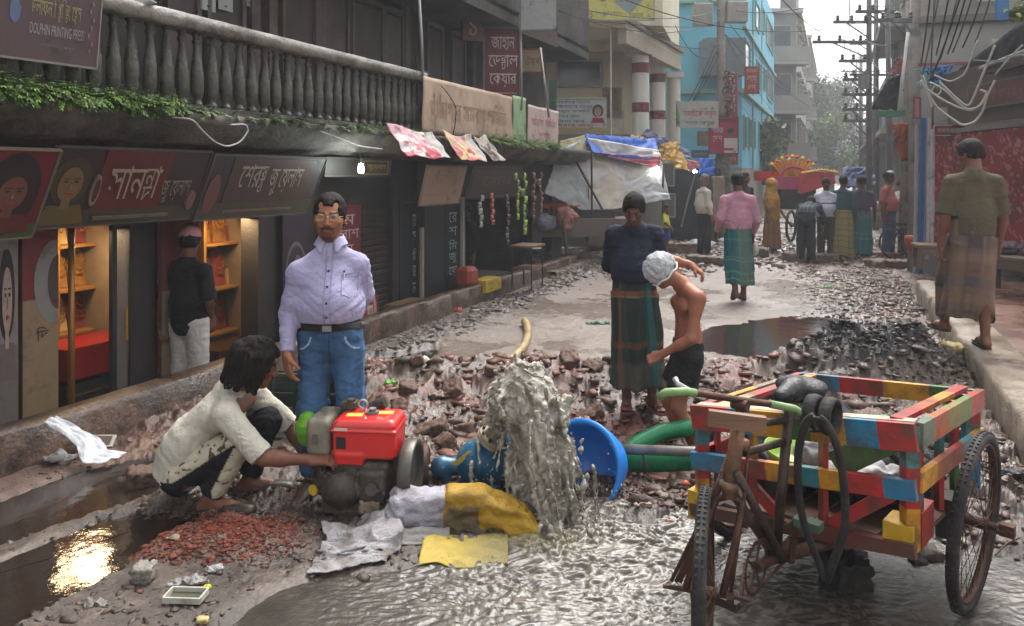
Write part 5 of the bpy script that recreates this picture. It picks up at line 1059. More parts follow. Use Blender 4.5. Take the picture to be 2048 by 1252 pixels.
def packets(label, px, py0, py1, c, n, cols, w_=.085):
    x = lx(px, c); z1, z0 = lz(px, py0, c), lz(px, py1, c); r = Lroot('packet_strip', label, 'snack packets', x, c, z0); hh = (z1-z0)/n; m = MB(); m.tube([(0, .01, 0), (0, .01, z1-z0+.03)], .004, 5); om('string', m, cabd, r)
    for i in range(n):
        S = None; q, f = grid_sheet(lambda u, v: ((u-.5)*w_*(1-.12*np.sin(v*PI)), -.022*np.sin(u*PI)*np.sin(v*PI)-.004, (v-.5)*hh*.94), 7, 7, .02)
        o = obj_from('packet', q+np.array([random.uniform(-.012, .012), 0, (i+.5)*hh]), f, pm('pack'+cols[i % len(cols)], h(cols[i % len(cols)]), rough=.25, var=.5, scale=30, bump=.3), r, None, True); o.rotation_euler = (0, random.uniform(-.12, .12), random.uniform(-.2, .2))
packets('strip of red snack packets hanging left in the snack shop', 985, 385, 450, -.05, 6, ['#7a2c1e', '#8a4030', '#a06050'], .10)
packets('strip of white packets hanging above the shopkeeper', 962, 390, 455, .05, 5, ['#8d8a86', '#7a7672'], .10)
packets('strip of dark purple packets hanging in the snack shop', 1015, 390, 490, -.08, 8, ['#3a2634', '#4a3040', '#2e2430'], .11)
packets('strip of lime green snack packets hanging at the corner of the snack shop', 1050, 345, 470, -.15, 8, ['#6a8030', '#7a9038', '#5a7030'], .12)
packets('strip of yellow green packets left of the lime green ones', 1036, 345, 440, -.12, 7, ['#8a8a3a', '#5a6a30'], .08)
packets('strip of brown red packets at the very corner of the snack shop', 1068, 345, 440, -.15, 8, ['#5a3024', '#6a3a2a', '#4a3028'], .11); packets('outermost strip of brown packets at the end of the snack shop', 1082, 345, 430, -.15, 7, ['#4f3a2c', '#6a4a3a'], .09)
m = MB(); x = lx(985, .1); m.box((x+.1, .35, -.02), (1.0, .5, .62)); Lsingle('stall_counter', m, pm('stall_wood', h('#3a2b24'), rough=.6, var=.4), 'dark low counter of the snack shop', 'counter')
bd = Board('yellow_carton', 'yellow carton with dark print on the front of the snack shop', 'box', Lp(lx(972, -.05), -.05, .13), LU, LZ, .52, .17, '#a08a30', .22); bd.text('িম{ষ|ট}ি', .1, .5, .6, .85, '#4a3a20'); bd.text('দধি', .1, .12, .5, .42, '#4a3a20'); bd.rect(.72, .1, .95, .9, '#b3a24a')
m = MB(); m.box((lx(940, .1), .15, .38), (.28, .25, .26), bev=.05); Lsingle('red_sack', m, pm('red_bag', h('#7a3024'), rough=.7, var=.3), 'dull red bag on the snack shop counter beside the keeper', 'bag')
P = Person(1.62); P.head_turn(-.3, .3); wx, wy, wz = Lp(lx(930, .9), .9, -.32)
make_person(P, 'shopkeeper in dark clothes dimly seen inside the snack shop', (wx, wy, wz), -.8, h('#4a3024'), [g_shirt('#221e22', .9), g_trousers('#1a1a1e')], vox=.02, fine=.012)
bars = MB()
r = Lroot('bicycle_frame_rack', 'thin metal rack in front of the snack shop corner', 'rack', lx(1055, -.3), -.3, .1); m = MB()
for dx_ in (-.22, .22):
    for dy_ in (-.15, .15): m.cyl((dx_, dy_, 0), (dx_, dy_, .62), .012)
om('uprights', m, dark, r); m = MB(); m.box((0, 0, .62), (.5, .36, .03)); m.box((0, 0, .3), (.46, .32, .02)); om('shelf', m, wood, r)
def paint(col, **k): return pm('paint_'+col, h(col), rough=.45, var=.2, scale=10, bump=.12, bscale=50, dirt=k.pop('dirt', .45), dirtcol=h('#3f332b'), spec=.4, **k)
rust = pm('rusty_steel', h('#4f3426'), rough=.6, var=.5, scale=25, bump=.4, bscale=80, metal=.35, dirt=.5, dirtcol=h('#251a15'))
rubber = pm('tyre_rubber', h('#1d1c1d'), rough=.75, var=.35, scale=14, bump=.3, dirt=.4, dirtcol=h('#4a4038'))
steel = pm('worn_steel', h('#77787a'), rough=.35, var=.3, metal=.8, dirt=.3)
RED, BLU, YEL, GRN, ORG, TEA = '#a02424', '#246a8a', '#b8801c', '#3d6a2e', '#b0501c', '#2c6f78'
CR = thing('cycle_cart', 'rickshaw van with rainbow painted wooden box and rusty bicycle front standing in the water', 'cart', (1.35, 3.0, 0), 0)
def cput(name, mb, mat, parent=CR, smooth=False, vc=False, label=None):
    V = np.concatenate(mb.V)-np.array(CR.location); return obj_from(name, V, mb.F, mat, parent, np.concatenate(mb.C) if vc else None, smooth, label=label)
pvc = pm('painted_board', rough=.42, var=.18, scale=14, bump=.2, bscale=60, vcol=True, dirt=.58, dirtcol=h('#4a3c31'), spec=.45)
def band(name, a, b, th, ht, cols, parent=CR, cuts=None, label=None):
    a, b = np.array(a, float), np.array(b, float); n = len(cols); cuts = cuts or np.linspace(0, 1, n+1); m = MB()
    for i, c in enumerate(cols): m.bar(a+(b-a)*cuts[i], a+(b-a)*cuts[i+1], th, ht, col=h(c))
    return cput(name, m, pvc, parent, vc=True, label=label)
Af, Ad = np.array([.731, -.682, 0]), np.array([.682, .731, 0])      # across (to the right) and along (to the back)
TA, TB, TC, TD = np.array([.79, 3.28, .745]), np.array([1.44, 2.67, .865]), np.array([2.20, 3.52, .75]), np.array([1.575, 4.10, .68])
dn = np.array([0, 0, -1.])
for nm, a, b, cols in (('rail', TA, TB, [RED, BLU, '#9a9490', YEL, GRN, '#34302e', YEL, BLU, RED]),):
    band('front_rail', a+dn*.05, b+dn*.05, .03, .10, [RED, BLU, YEL, GRN, YEL, YEL, BLU, RED], cuts=[0, .2, .31, .46, .58, .62, .73, .86, 1]); 
band('front_rail', TA+dn*.24, TB+dn*.24, .03, .072, [BLU, RED, YEL, TEA, YEL, RED, BLU], cuts=[0, .24, .38, .52, .62, .72, .88, 1])
m = MB(); m.bar(TA+Af*.01+Ad*.035+dn*.004, TB-Af*.01+Ad*.035+dn*.004, .05, .012); cput('rail_cap', m, paint('#a89a84'))
band('side_rail', TB+Ad*.03+dn*.05, TC+dn*.05, .03, .09, ['#5a6a58', ORG, '#7a6a2c', '#5a6a30', RED], cuts=[0, .15, .35, .55, .75, 1]); band('side_rail', TB+Ad*.03+dn*.012-Af*.075, TC+dn*.012-Af*.075, .045, .02, [RED, ORG, YEL, RED])
band('side_rail', TB+Ad*.03+dn*.22, TC+dn*.22, .025, .07, [YEL, '#8a4a2c', RED, TEA, YEL]); band('side_rail', TA+Ad*.03+dn*.05, TD+dn*.05, .03, .08, [RED, YEL, '#7a6a4c', RED]); band('side_rail', TA+Ad*.03+dn*.012+Af*.075, TD+dn*.012+Af*.075, .045, .02, ['#a08a60', RED, YEL])
band('side_rail', TA+Ad*.03+dn*.24, TD+dn*.24, .025, .07, [RED, BLU, YEL]); band('back_rail', TD+dn*.05, TC+dn*.05, .03, .08, [BLU, RED, YEL, GRN]); band('back_rail', TD+dn*.24, TC+dn*.24, .03, .07, [RED, YEL, TEA, BLU])
for P_, c1 in ((TA, [TEA, RED, YEL]), (TB, ['#3f7a80', RED, YEL]), (TC, [RED, TEA, BLU]), (TD, [BLU, YEL])): band('post', P_+dn*.02+(Ad*.03 if P_ is TA or P_ is TB else -Ad*.03)-Af*(.03 if P_ is TB or P_ is TC else -.03), P_+dn*.46+(Ad*.03 if P_ is TA or P_ is TB else -Ad*.03)-Af*(.03 if P_ is TB or P_ is TC else -.03), .05, .05, c1)
for t, cs in ((.14, [RED, TEA]), (.42, [TEA, RED]), (.66, [RED, GRN]), (.86, [TEA, YEL])):
    for S0, S1, sg in ((TB, TC, -1), (TA, TD, 1)): p_ = S0+(S1-S0)*t+Af*sg*.032; band('slat', p_+dn*.02, p_+dn*.42, .04, .02, cs)
for t, cs in ((.30, [YEL, RED]), (.62, [RED, RED])): p_ = TA+(TB-TA)*t+Ad*.03; band('slat', p_+dn*.06, p_+dn*.42, .05, .02, cs)
band('brace', TA+(TB-TA)*.22+dn*.26+Ad*.02, TA+(TB-TA)*.42+dn*.42+Ad*.02, .02, .05, [RED]); band('brace', TA+(TB-TA)*.66+dn*.42+Ad*.02, TA+(TB-TA)*.90+dn*.27+Ad*.02, .02, .05, [RED])
band('plank', TB-Af*.30+dn*.24+Ad*.05, TB-Af*.10+dn*.09+Ad*.06, .02, .10, [GRN], label='green plank slanting inside the front of the box')
for k in range(7):     # floor boards
    a, b = TA+(TB-TA)*(k+.5)/7+dn*.43, TD+(TC-TD)*(k+.5)/7+dn*.43; m = MB(); m.bar(a+Ad*.02, b-Ad*.02, .105, .02); cput('floor_board', m, pm('cart_floor', h('#5a4034'), rough=.5, var=.4, scale=6, ani=(1, 1, .3), dirt=.5, wetvar=.2))
band('sill', TA+dn*.45-Ad*.01, TB+dn*.45-Ad*.01, .03, .05, ['#4a241c', '#5a2a20']); m = MB(); m.box(TB+dn*.43+Ad*.05-Af*.06, (.10, .12, .11), rotm(0, 0, -.75)); cput('corner_block', m, paint('#b08a1c')); m = MB(); m.box(TB+dn*.42+Ad*.17-Af*.03, (.05, .16, .13), rotm(0, 0, -.75)); cput('corner_block', m, paint('#8a2a24')); m = MB(); m.box(TA+dn*.43+Ad*.03+Af*.02, (.07, .09, .12), rotm(0, 0, -.75)); cput('corner_block', m, paint('#b08a1c'))
def wheel(c, fwd, r=.355, lean=0, hub=.05, nsp=36, front=False):
    c = np.array(c, float); f = unit(fwd); ax = unit(np.cross(f, [0, 0, 1])+np.array([0, 0, lean])); root = None; m = MB(); m.torus(c, r-.022, .022, ax, 56, 10, flat=(1, 1.05)); ty = cput('tyre', m, rubber, smooth=True)
    m = MB(); nb = 90
    M_ = frame_of(ax)
    for i in range(nb):
        a = i*2*PI/nb
        for e in (-1, 1): p = c+M_@np.array([math.cos(a)*(r+.0005), math.sin(a)*(r+.0005), e*.009]); m.box(p, (.004, .010, .010), M_@rotm(0, 0, a))
    cput('tread', m, rubber, ty); m = MB(); m.torus(c, r-.047, .011, ax, 56, 6, flat=(.8, 1.5)); rim = cput('rim', m, rust, smooth=True)
    m = MB(); m.cyl(c-ax*.045, c+ax*.045, .022, n=12); m.cyl(c-ax*.043, c-ax*.036, .034, n=16); m.cyl(c+ax*.036, c+ax*.043, .034, n=16); m.cyl(c-ax*.10, c+ax*.10, .009, n=8); m.cyl(c+ax*.075, c+ax*.10, .02, n=6); cput('hub', m, rust, smooth=False)
    for i in range(nsp):
        s = 1 if i % 2 else -1; a = i*2*PI/nsp; b = a+(.55 if (i//2) % 2 else -.55); m = MB(); m.cyl(c+M_@np.array([.030*math.cos(b), .030*math.sin(b), s*.036]), c+M_@np.array([(r-.05)*math.cos(a), (r-.05)*math.sin(a), 0]), .0016, n=4, cap=False); cput('spoke', m, rust)
WR = np.array([1.865, 3.02, .355]); wheel(WR, (.695, .719, 0), lean=-.06); WL_ = WR-Af*1.02+np.array([0, 0, -.02]); wheel(WL_, (.682, .731, 0), nsp=24)
m = MB(); m.cyl(WL_, WR+Af*.10, .016, n=10); m.box(WR+Af*.11, (.05, .04, .045), rotm(0, 0, -.75)); cput('axle', m, rust)
for a_, b_ in ((WR-Af*.13, WR-Af*.05), (WL_+Af*.05, WL_+Af*.13)): m = MB(); m.bar(a_, b_, .12, .16); cput('axle_bracket', m, pm('dark_greased', h('#1f1815'), rough=.5))
BB = np.array(ZP(1551, 1115, 2.84)); FH = np.array(ZP(1408, 1185, 2.60)); HT, HB = np.array(ZP(1480, 815, 2.76)), np.array(ZP(1458, 975, 2.70)); SP = np.array(ZP(1578, 850, 2.88))
wheel(FH, (.30, .954, 0), r=.345, lean=.0, nsp=28)
m = MB(); m.tube([BB, WR-Af*.10+np.array([0, 0, .02])], .028, 8, flat=(1, .8)); m.tube([BB+Ad*.05, BB+Ad*.9+np.array([0, 0, .03])], .022, 8); m.tube([BB, WL_+Af*.1], .018, 8); cput('chassis_bar', m, rust, smooth=True)
fr = pm('frame_tube', h('#4a3d36'), rough=.5, var=.5, scale=18, bump=.3, metal=.3, dirt=.6, dirtcol=h('#2c1e17'))
m = MB(); m.tube([SP+np.array([0, 0, .06]), BB], .019, 10); cput('seat_tube', m, fr, smooth=True)
m = MB(); m.tube([HT+dn*.06+Af*.02, SP+dn*-.02], .015, 8); cput('top_tube', m, fr, smooth=True); m = MB(); m.tube([HT+dn*.16+Af*.02, SP+dn*.06], .015, 8); cput('top_tube', m, fr, smooth=True)
m = MB(); m.tube([HB, BB+Af*.0], .018, 8); cput('down_tube', m, fr, smooth=True); m = MB(); m.tube([HB+Af*.03+dn*-.06, BB+Af*.03], .016, 8); cput('down_tube', m, fr, smooth=True)
m = MB(); m.cyl(HB+dn*.04, HT+dn*.02, .027, n=12); m.cyl(HB+dn*.01, HB+dn*-.02, .034, n=12); m.cyl(HT+dn*.12, HT+dn*.15, .034, n=12); cput('head_tube', m, pm('head_tube', h('#6a4a34'), rough=.6, var=.5, scale=20, bump=.4, dirt=.5), smooth=True)
ax = unit(np.cross([.30, .954, 0], [0, 0, 1]))
for e in (-1, 1): m = MB(); cr = HB+dn*.03; m.tube([cr, cr+ax*e*.045+dn*.02, lerp(cr, FH, .5)+ax*e*.06, FH+ax*e*.062], .013, 8); cput('fork_leg', m, rust, smooth=True)
for e, o_ in ((-1, .082), (-1, .096), (1, .09), (-1, .112)): m = MB(); m.tube([HT+dn*.14+ax*e*.03, HB+ax*e*o_*.55+dn*.05, FH+ax*e*o_+np.array([0, 0, .02])], .007, 6); cput('stay_rod', m, rust, smooth=True)
m = MB(); m.cyl(FH-ax*.14, FH+ax*.15, .008, n=8); cput('front_axle', m, rust)
m = MB(); m.box(np.array(ZP(1473, 842, 2.66)), (.20, .03, .055), rotm(0, .10, -.1)); m.cyl(np.array(ZP(1473, 842, 2.69)), HT+dn*.06, .012); cput('wooden_block', m, pm('cart_wood', h('#6f5440'), rough=.6, var=.35, scale=8, ani=(.2, 1, 1), bump=.3))
hb = [np.array(ZP(*q)) for q in ((1318, 795, 2.70), (1332, 785, 2.69), (1370, 783, 2.70), (1430, 792, 2.73), (1480, 800, 2.76), (1540, 808, 2.79), (1590, 818, 2.80), (1612, 832, 2.79), (1618, 860, 2.78))]
m = MB(); m.tube(hb, .0125, 10); cput('handlebar', m, rust, smooth=True); m = MB(); m.tube(hb[:3]+[lerp(hb[2], hb[3], .35)], .0155, 10); cput('grip', m, pm('grip_green', h('#6f8a5a'), rough=.5), smooth=True); m = MB(); m.tube(hb[5:], .0150, 10); cput('grip', m, pm('grip_green'), smooth=True)
m = MB(); m.cyl(HT+dn*.03, HT+np.array([0, 0, .035]), .016); m.cyl(HT+np.array([0, 0, .01])-Af*.03, HT+np.array([0, 0, .01])+Af*.03, .02); cput('stem', m, rust)
m = MB(); m.tube([np.array(ZP(*q)) for q in ((1350, 757, 2.74), (1355, 768, 2.72), (1385, 785, 2.72), (1440, 796, 2.75))], .011, 8); cput('brake_lever', m, pm('lever', h('#9a9a98'), rough=.35, metal=.6), smooth=True)
S = SDF(.03); sc = np.array(ZP(1592, 776, 2.95)); S.ell(sc+Af*.0+Ad*.05, (.10, .085, .036), rotm(0, 0, -.75)); S.cap(sc-Ad*.02, sc-Ad*.14, .05, .03); S.ell(sc+dn*.03+Ad*.05, (.085, .07, .03), rotm(0, 0, -.75)); V, F = S.mesh(.009); V, _ = wrinkle(V, F, .004, (15, 15, 20), 2)
obj_from('saddle', V-np.array(CR.location), F, pm('saddle_leather', h('#1b1a1b'), rough=.45, var=.4, scale=12, bump=.4, dirt=.2, dirtcol=h('#6a665f')), CR, None, True)
m = MB()
for e in (-1, 1): m.tube([sc+Af*e*.045+Ad*.06+dn*.05+np.array([.04*math.cos(a), 0, .03*math.sin(a)]) for a in np.linspace(0, 4*PI, 30)], .005, 5)
m.cyl(sc+dn*.12, sc+dn*.03, .014); cput('saddle_spring', m, steel)
cen = np.array(ZP(1643, 1000, 2.62)); m = MB(); pts = []
for a in np.linspace(0, 2*PI, 61)[:-1]: rx = .080*(1.0+.12*math.sin(a)); zz = .30*math.sin(a); rx = rx*(1 if zz > -.05 else max(.08, 1-((-zz-.05)/.30)**1.6)); pts.append(cen+Af*rx*math.cos(a)*1.0+Ad*(-.04*math.sin(a))+np.array([0, 0, zz]))
m.tube(pts, .015, 8, closed=True, flat=(1, .6), up=tuple(Af)); t_ = single('hung_tyre', m, rubber, 'old bicycle tyre hung over the front rail of the rainbow painted cart', 'tyre', smooth=True)
m = MB(); pc = np.array(ZP(1640, 832, 2.78))
for k in (-.03, .03): m.torus(pc+Af*k+Ad*.02, .062, .016, tuple(Af), 20, 6, flat=(.6, 1.6))
cput('rubber_strap', m, rubber, smooth=True)
m = MB(); CRg = np.array(ZP(1512, 1135, 2.74)); axc = unit(Af); m.torus(CRg, .085, .006, axc, 40, 6, flat=(1, .6)); 
for i in range(5): a = i*2*PI/5; M_ = frame_of(axc); m.bar(CRg, CRg+M_@np.array([.083*math.cos(a), .083*math.sin(a), 0]), .012, .006)
for i in range(40): a = i*2*PI/40; m.box(CRg+frame_of(axc)@np.array([.094*math.cos(a), .094*math.sin(a), 0]), (.007, .005, .005), frame_of(axc)@rotm(0, 0, a))
cput('chain_ring', m, rust); m = MB(); m.cyl(CRg, BB, .02); cput('bottom_bracket', m, rust)
p1, p2 = np.array(ZP(1592, 1040, 2.78)), np.array(ZP(1478, 1212, 2.66)); m = MB(); m.bar(BB+Af*.06, p1, .012, .022); cput('crank', m, rust); m = MB(); m.bar(CRg-Af*.04, p2, .012, .022); cput('crank', m, rust)
for p_, c_ in ((p1, '#4a5a4c'), (p2, '#3a2a22')): m = MB(); m.box(p_+Af*(.045 if p_ is p1 else -.045), (.095, .05, .03), rotm(0, 0, -.75)); cput('pedal', m, flat(c_))
m = MB(); m.tube([CRg+dn*.09, lerp(CRg, BB+Ad*.5, .5)+dn*.05, BB+Ad*.6+dn*.02], .006, 6); m.tube([CRg+dn*-.09, BB+Ad*.55+dn*-.05], .006, 6); cput('chain', m, rust)
def soft(name, label, cat, c, r, mat, vox=.012, amp=.015, sc=(12, 12, 14), seed=1, extra=(), k=.05, col=None, boxy=False):
    S = SDF(k)
    if boxy: S.box(c, r, rnd=min(r)*.6)
    else: S.ell(c, r)
    for e in extra: (S.box(e[0], e[1], e[2] if len(e) > 2 else None, min(e[1])*.6) if boxy else S.ell(e[0], e[1], e[2] if len(e) > 2 else None))
    V, F = S.mesh(vox); V, d = wrinkle(V, F, amp, sc, seed); o_ = np.array([V[:, 0].mean(), V[:, 1].mean(), V[:, 2].min()]); o = obj_from(name, V-o_, F, mat, None, None if col is None else col(V, d), True, loc=tuple(o_)); return tag(o, label, cat)
mid = (TA+TB+TC+TD)/4; blk = pm('black_net', h('#161618'), rough=.7, var=.6, scale=40, bump=.8, bscale=60)
soft('black_sheet', 'heap of black netting lying in the painted cart', 'sheet', mid+dn*.30, (.42, .34, .10), blk, .014, .05, (9, 9, 12), 4, extra=[(mid+dn*.26+Af*.2-Ad*.2, (.2, .2, .09)), (mid+dn*.26-Af*.15+Ad*.25, (.2, .2, .10))])
soft('white_cloth', 'white cloth peeping out beside the black netting in the cart', 'cloth', TA+(TB-TA)*.72+Ad*.14+dn*.235, (.17, .07, .022), pm('white_rag', h('#a5a3a6'), rough=.8, var=.2), .01, .022, (16, 16, 10), 6, extra=[(TA+(TB-TA)*.5+Ad*.14+dn*.20, (.06, .05, .06))])
m = MB(); m.lathe([(.0, .0), (.07, .0), (.10, .05), (.104, .05), (.075, -.006)], 22, tuple(TA+(TB-TA)*.40+Ad*.16+dn*.24), rotm(.2, .1, 0)); single('lime_bowl', m, pm('lime_plastic', h('#7a9a1c'), rough=.3), 'lime green plastic bowl lying in the front of the painted cart', 'bowl', smooth=True)
m = MB(); m.tube([TB-Af*.18+Ad*.2+dn*.18+np.array([.12*math.cos(a), .08*math.sin(a), .05*math.sin(2*a)]) for a in np.linspace(0, 2*PI, 24)[:-1]], .014, 6, closed=True); m.tube([TB-Af*.35+Ad*.25+dn*.15+np.array([.10*math.cos(a), .09*math.sin(a), .03*math.cos(2*a)]) for a in np.linspace(0, 2*PI, 24)[:-1]], .012, 6, closed=True); single('rubber_tube', m, rubber, 'black rubber tubes coiled on the load in the cart', 'tube', smooth=True)

EN = thing('diesel_engine', 'small diesel water pump engine with bright red water tank on grimy grey body', 'engine', (-.76, 3.93, 0), -.10)
def eput(name, mb, mat, smooth=False, parent=EN): return obj_from(name, np.concatenate(mb.V), mb.F, mat, parent, np.concatenate(mb.C), smooth)
castg = pm('grimy_casting', h('#4b443c'), rough=.5, var=.45, scale=12, bump=.4, bscale=50, metal=.2, dirt=.6, dirtcol=h('#241e1a')); redp = pm('tank_red', h('#c8201c'), rough=.28, var=.12, scale=6, bump=.04, spec=.6, coat=.3, dirt=.25, dirtcol=h('#5a2018'))
S = SDF(.012); S.box((.015, 0, .395), (.165, .12, .095), rnd=.025); S.box((.015, -.0, .47), (.15, .105, .03), rnd=.02, k=.02); S.box((.015, 0, .445), (.172, .127, .006), rnd=.005, k=.004); S.box((-.06, -.02, .30), (.075, .10, .03), rnd=.012, k=.02); V, F = S.mesh(.006); obj_from('water_tank', V, F, redp, EN, None, True)
m = MB(); m.box((-.055, -.03, .5015), (.085, .055, .003), rotm(0, 0, .1)); m.box((.095, .02, .5015), (.085, .05, .003), rotm(0, 0, .1)); eput('sticker', m, flat('#c8a84a')); m = MB(); m.box((-.10, -.121, .385), (.05, .004, .06), rotm(0, 0, 0)); m.box((-.10, -.1235, .385), (.03, .004, .03)); eput('badge', m, flat('#2a2628'))
V_, F_ = text_mesh('CHANGCHAI'); 
m = MB(); m.box((-.10, -.125, .455), (.07, .002, .014)); eput('decal', m, flat('#c9b8b0'))
m = MB(); m.cyl((.03, .0, .50), (.03, .0, .515), .035, n=16); m.cyl((.03, 0, .515), (.03, 0, .53), .02, n=12); eput('tank_cap', m, steel); m = MB(); m.torus((-.03, .03, .54), .024, .006, (0, 1, .2), 20, 6); m.cyl((-.03, .03, .50), (-.03, .03, .518), .008); eput('lifting_eye', m, pm('eye_steel', h('#a8a39a'), rough=.4, metal=.6))
S = SDF(.008); S.box((-.225, .0, .405), (.062, .125, .095), rnd=.03); V, F = S.mesh(.008); obj_from('fuel_tank', V, F, pm('beige_tank', h('#7f7868'), rough=.5, var=.2, dirt=.4), EN, None, True); m = MB(); m.box((-.235, -.126, .40), (.03, .003, .05)); eput('decal', m, flat('#5a554c'))
S = SDF(.006); S.cap((-.33, .02, .36), (-.33, .02, .42), .05, .055); S.cap((-.33, .02, .435), (-.33, .02, .45), .063, .045); S.cap((-.33, .02, .405), (-.33, .02, .41), .064); V, F = S.mesh(.006); obj_from('air_filter', V, F, pm('filter_green', h('#5f9a22'), rough=.35, var=.15), EN, None, True)
m = MB(); m.cyl((-.33, .02, .30), (-.28, .02, .24), .02); m.cyl((-.1, .05, .49), (-.1, .05, .56), .022); m.box((-.11, .06, .53), (.08, .07, .03)); m.cyl((-.02, .10, .50), (.07, .10, .53), .03); eput('exhaust', m, castg)
S = SDF(.015); S.box((.0, .02, .16), (.15, .12, .13), rnd=.03); S.cap((-.10, -.10, .15), (-.10, .08, .15), .10, .10); S.cap((-.20, -.02, .16), (-.08, -.02, .16), .09, .10); S.box((-.13, -.10, .13), (.075, .03, .11), rnd=.02); S.box((.065, -.115, .165), (.075, .03, .09), rnd=.025); S.box((.0, 0, .02), (.13, .13, .03), rnd=.01); V, F = S.mesh(.008); obj_from('engine_block', V, F, castg, EN, None, True)
m = MB()
for x in (-.19, -.07, .0, .13):
    for z in (.06, .15, .24): m = MB(); m.cyl((x, -.135, z), (x, -.148, z), .009, n=6); eput('bolt', m, pm('bolt_steel', h('#5d574e'), rough=.45, metal=.5))
m = MB()
m.cyl((.07, -.14, .17), (.07, -.17, .17), .03, n=14); m.cyl((.07, -.17, .17), (.07, -.19, .17), .014, n=8); m.bar((.07, -.185, .17), (.12, -.185, .18), .012, .012); eput('crank_hub', m, pm('bolt_steel', h('#5d574e'), rough=.45, metal=.5)); m = MB(); m.box((-.132, -.132, .13), (.004, .004, .22)); m.box((-.06, -.134, .04), (.24, .004, .012)); m.box((-.13, -.134, .22), (.14, .006, .012)); eput('casting_rib', m, castg)
m = MB(); m.cyl((-.235, -.05, .13), (-.25, -.09, .13), .022, n=12); m.cyl((-.25, -.09, .13), (-.255, -.105, .13), .028, n=8); eput('oil_cap', m, flat('#c09a2c')); m = MB(); m.tube([(-.25, -.06, .29), (-.24, -.10, .26), (-.20, -.12, .22), (-.18, -.12, .27), (-.13, -.12, .28)], .006, 6); m.tube([(-.27, -.06, .27), (-.26, -.09, .20), (-.2, -.12, .17)], .005, 6); m.cyl((-.25, -.08, .25), (-.25, -.08, .31), .018); m.cyl((-.21, -.11, .23), (-.21, -.11, .27), .014); m.box((-.25, -.06, .27), (.07, .05, .05)); eput('fuel_pump', m, castg)
m = MB(); m.lathe([(0, -.028), (.03, -.03), (.035, -.02), (.13, -.014), (.14, -.03), (.165, -.035), (.17, -.03), (.17, .03), (.165, .035), (.14, .03), (.13, .01), (.04, .01), (0, .012)], 48, (.235, .0, .20), frame_of((1, 0, 0))); eput('flywheel', m, pm('flywheel_iron', h('#57544e'), rough=.4, var=.3, metal=.5, dirt=.35), True)
m = MB()
for y in (-.10, .10): m.box((-.02, y, -.03), (.42, .05, .07))
eput('skid', m, pm('skid_wood', h('#2a211b'), rough=.7))
PU = thing('water_pump', 'blue centrifugal pump with grey outlet pipe throwing muddy water upward', 'pump', (-.30, 4.22, -.03), 0)
def pput(name, V, F, mat, smooth=True): return obj_from(name, np.asarray(V)-np.array(PU.location), F, mat, PU, None, smooth)
bluep = pm('pump_blue', h('#14506e'), rough=.32, var=.3, scale=10, bump=.15, dirt=.35, dirtcol=h('#2a2622'), coat=.2)
S = SDF(.01); S.cap((-.40, 4.2, .115), (-.25, 4.22, .115), .050); S.cap((-.395, 4.2, .115), (-.39, 4.2, .115), .062); S.cap((-.27, 4.22, .12), (-.21, 4.22, .12), .06, .10); S.box((-.36, 4.2, .03), (.015, .05, .06)); S.box((-.27, 4.2, .03), (.015, .05, .06)); S.box((-.32, 4.2, -.035), (.10, .08, .012)); V, F = S.mesh(.007); pput('bearing_housing', V, F, bluep)
S = SDF(.015); S.cap((-.19, 4.22, .13), (-.06, 4.24, .13), .128, .118); S.cap((-.15, 4.22, .15), (-.09, 4.22, .25), .08, .075); S.box((-.13, 4.22, -.0), (.06, .1, .04)); V, F = S.mesh(.008); pput('volute', V, F, bluep)
m = MB(); m.torus((-.205, 4.2, .13), .115, .014, (1, 0, 0), 30, 6)
for i in range(8): a = i*PI/4; m.cyl((-.222, 4.2+.115*math.cos(a), .13+.115*math.sin(a)), (-.198, 4.2+.115*math.cos(a), .13+.115*math.sin(a)), .010, n=6)
pput('casing_rim', np.concatenate(m.V), m.F, bluep, False)
ud = unit(np.array([.42, -.15, .72])); m = MB(); c0 = np.array([-.115, 4.20, .255]); m.cyl(c0, c0+ud*.018, .095, n=28); m.cyl(c0+ud*.02, c0+ud*.034, .092, n=28); pput('flange', np.concatenate(m.V), m.F, pm('flange_pale', h('#9a917c'), rough=.5, dirt=.4), False)
m = MB(); m.cyl(c0+ud*.03, c0+ud*.13, .062, .045, n=20, cap=False); m.cyl(c0+ud*.03, c0+ud*.13, .056, .040, n=20, cap=False); pput('outlet', np.concatenate(m.V), m.F, pm('outlet_steel', h('#6f6a60'), rough=.45, metal=.4, dirt=.4))
for i in range(8): pass
m = MB(); M_ = frame_of(ud)
for i in range(8): a = i*PI/4; q = c0+M_@np.array([.078*math.cos(a), .078*math.sin(a), .034]); m.cyl(q, q+ud*.016, .009, n=6)
pput('flange_bolt', np.concatenate(m.V), m.F, rust, False)
m = MB(); m.cyl((-.52, 4.19, .115), (-.40, 4.2, .115), .016, n=10); m.torus((-.41, 4.2, .115), .03, .012, (1, 0, 0), 16, 6); pput('shaft', np.concatenate(m.V), m.F, steel); m = MB(); m.torus((-.49, 4.19, .12), .10, .022, (1, .05, 0), 32, 8, flat=(1, 1.3))
for i in range(4): a = i*PI/2+.4; m.bar((-.49, 4.19, .12), (-.49, 4.19+.1*math.cos(a), .12+.1*math.sin(a)), .02, .03)
pput('pulley', np.concatenate(m.V), m.F, rust, False); m = MB(); m.box((-.32, 4.2, -.055), (.45, .20, .03)); pput('base_frame', np.concatenate(m.V), m.F, rust, False); m = MB(); m.slab([(-.33, 4.13, .155), (-.28, 4.13, .19), (-.235, 4.14, .225), (-.21, 4.14, .22), (-.25, 4.13, .185), (-.30, 4.13, .15)], .008); pput('guard_strip', np.concatenate(m.V), m.F, flat('#b09a3a'), False)
rg = np.random.default_rng(12); o3 = c0+ud*.12; S = SDF(.026); drops = []
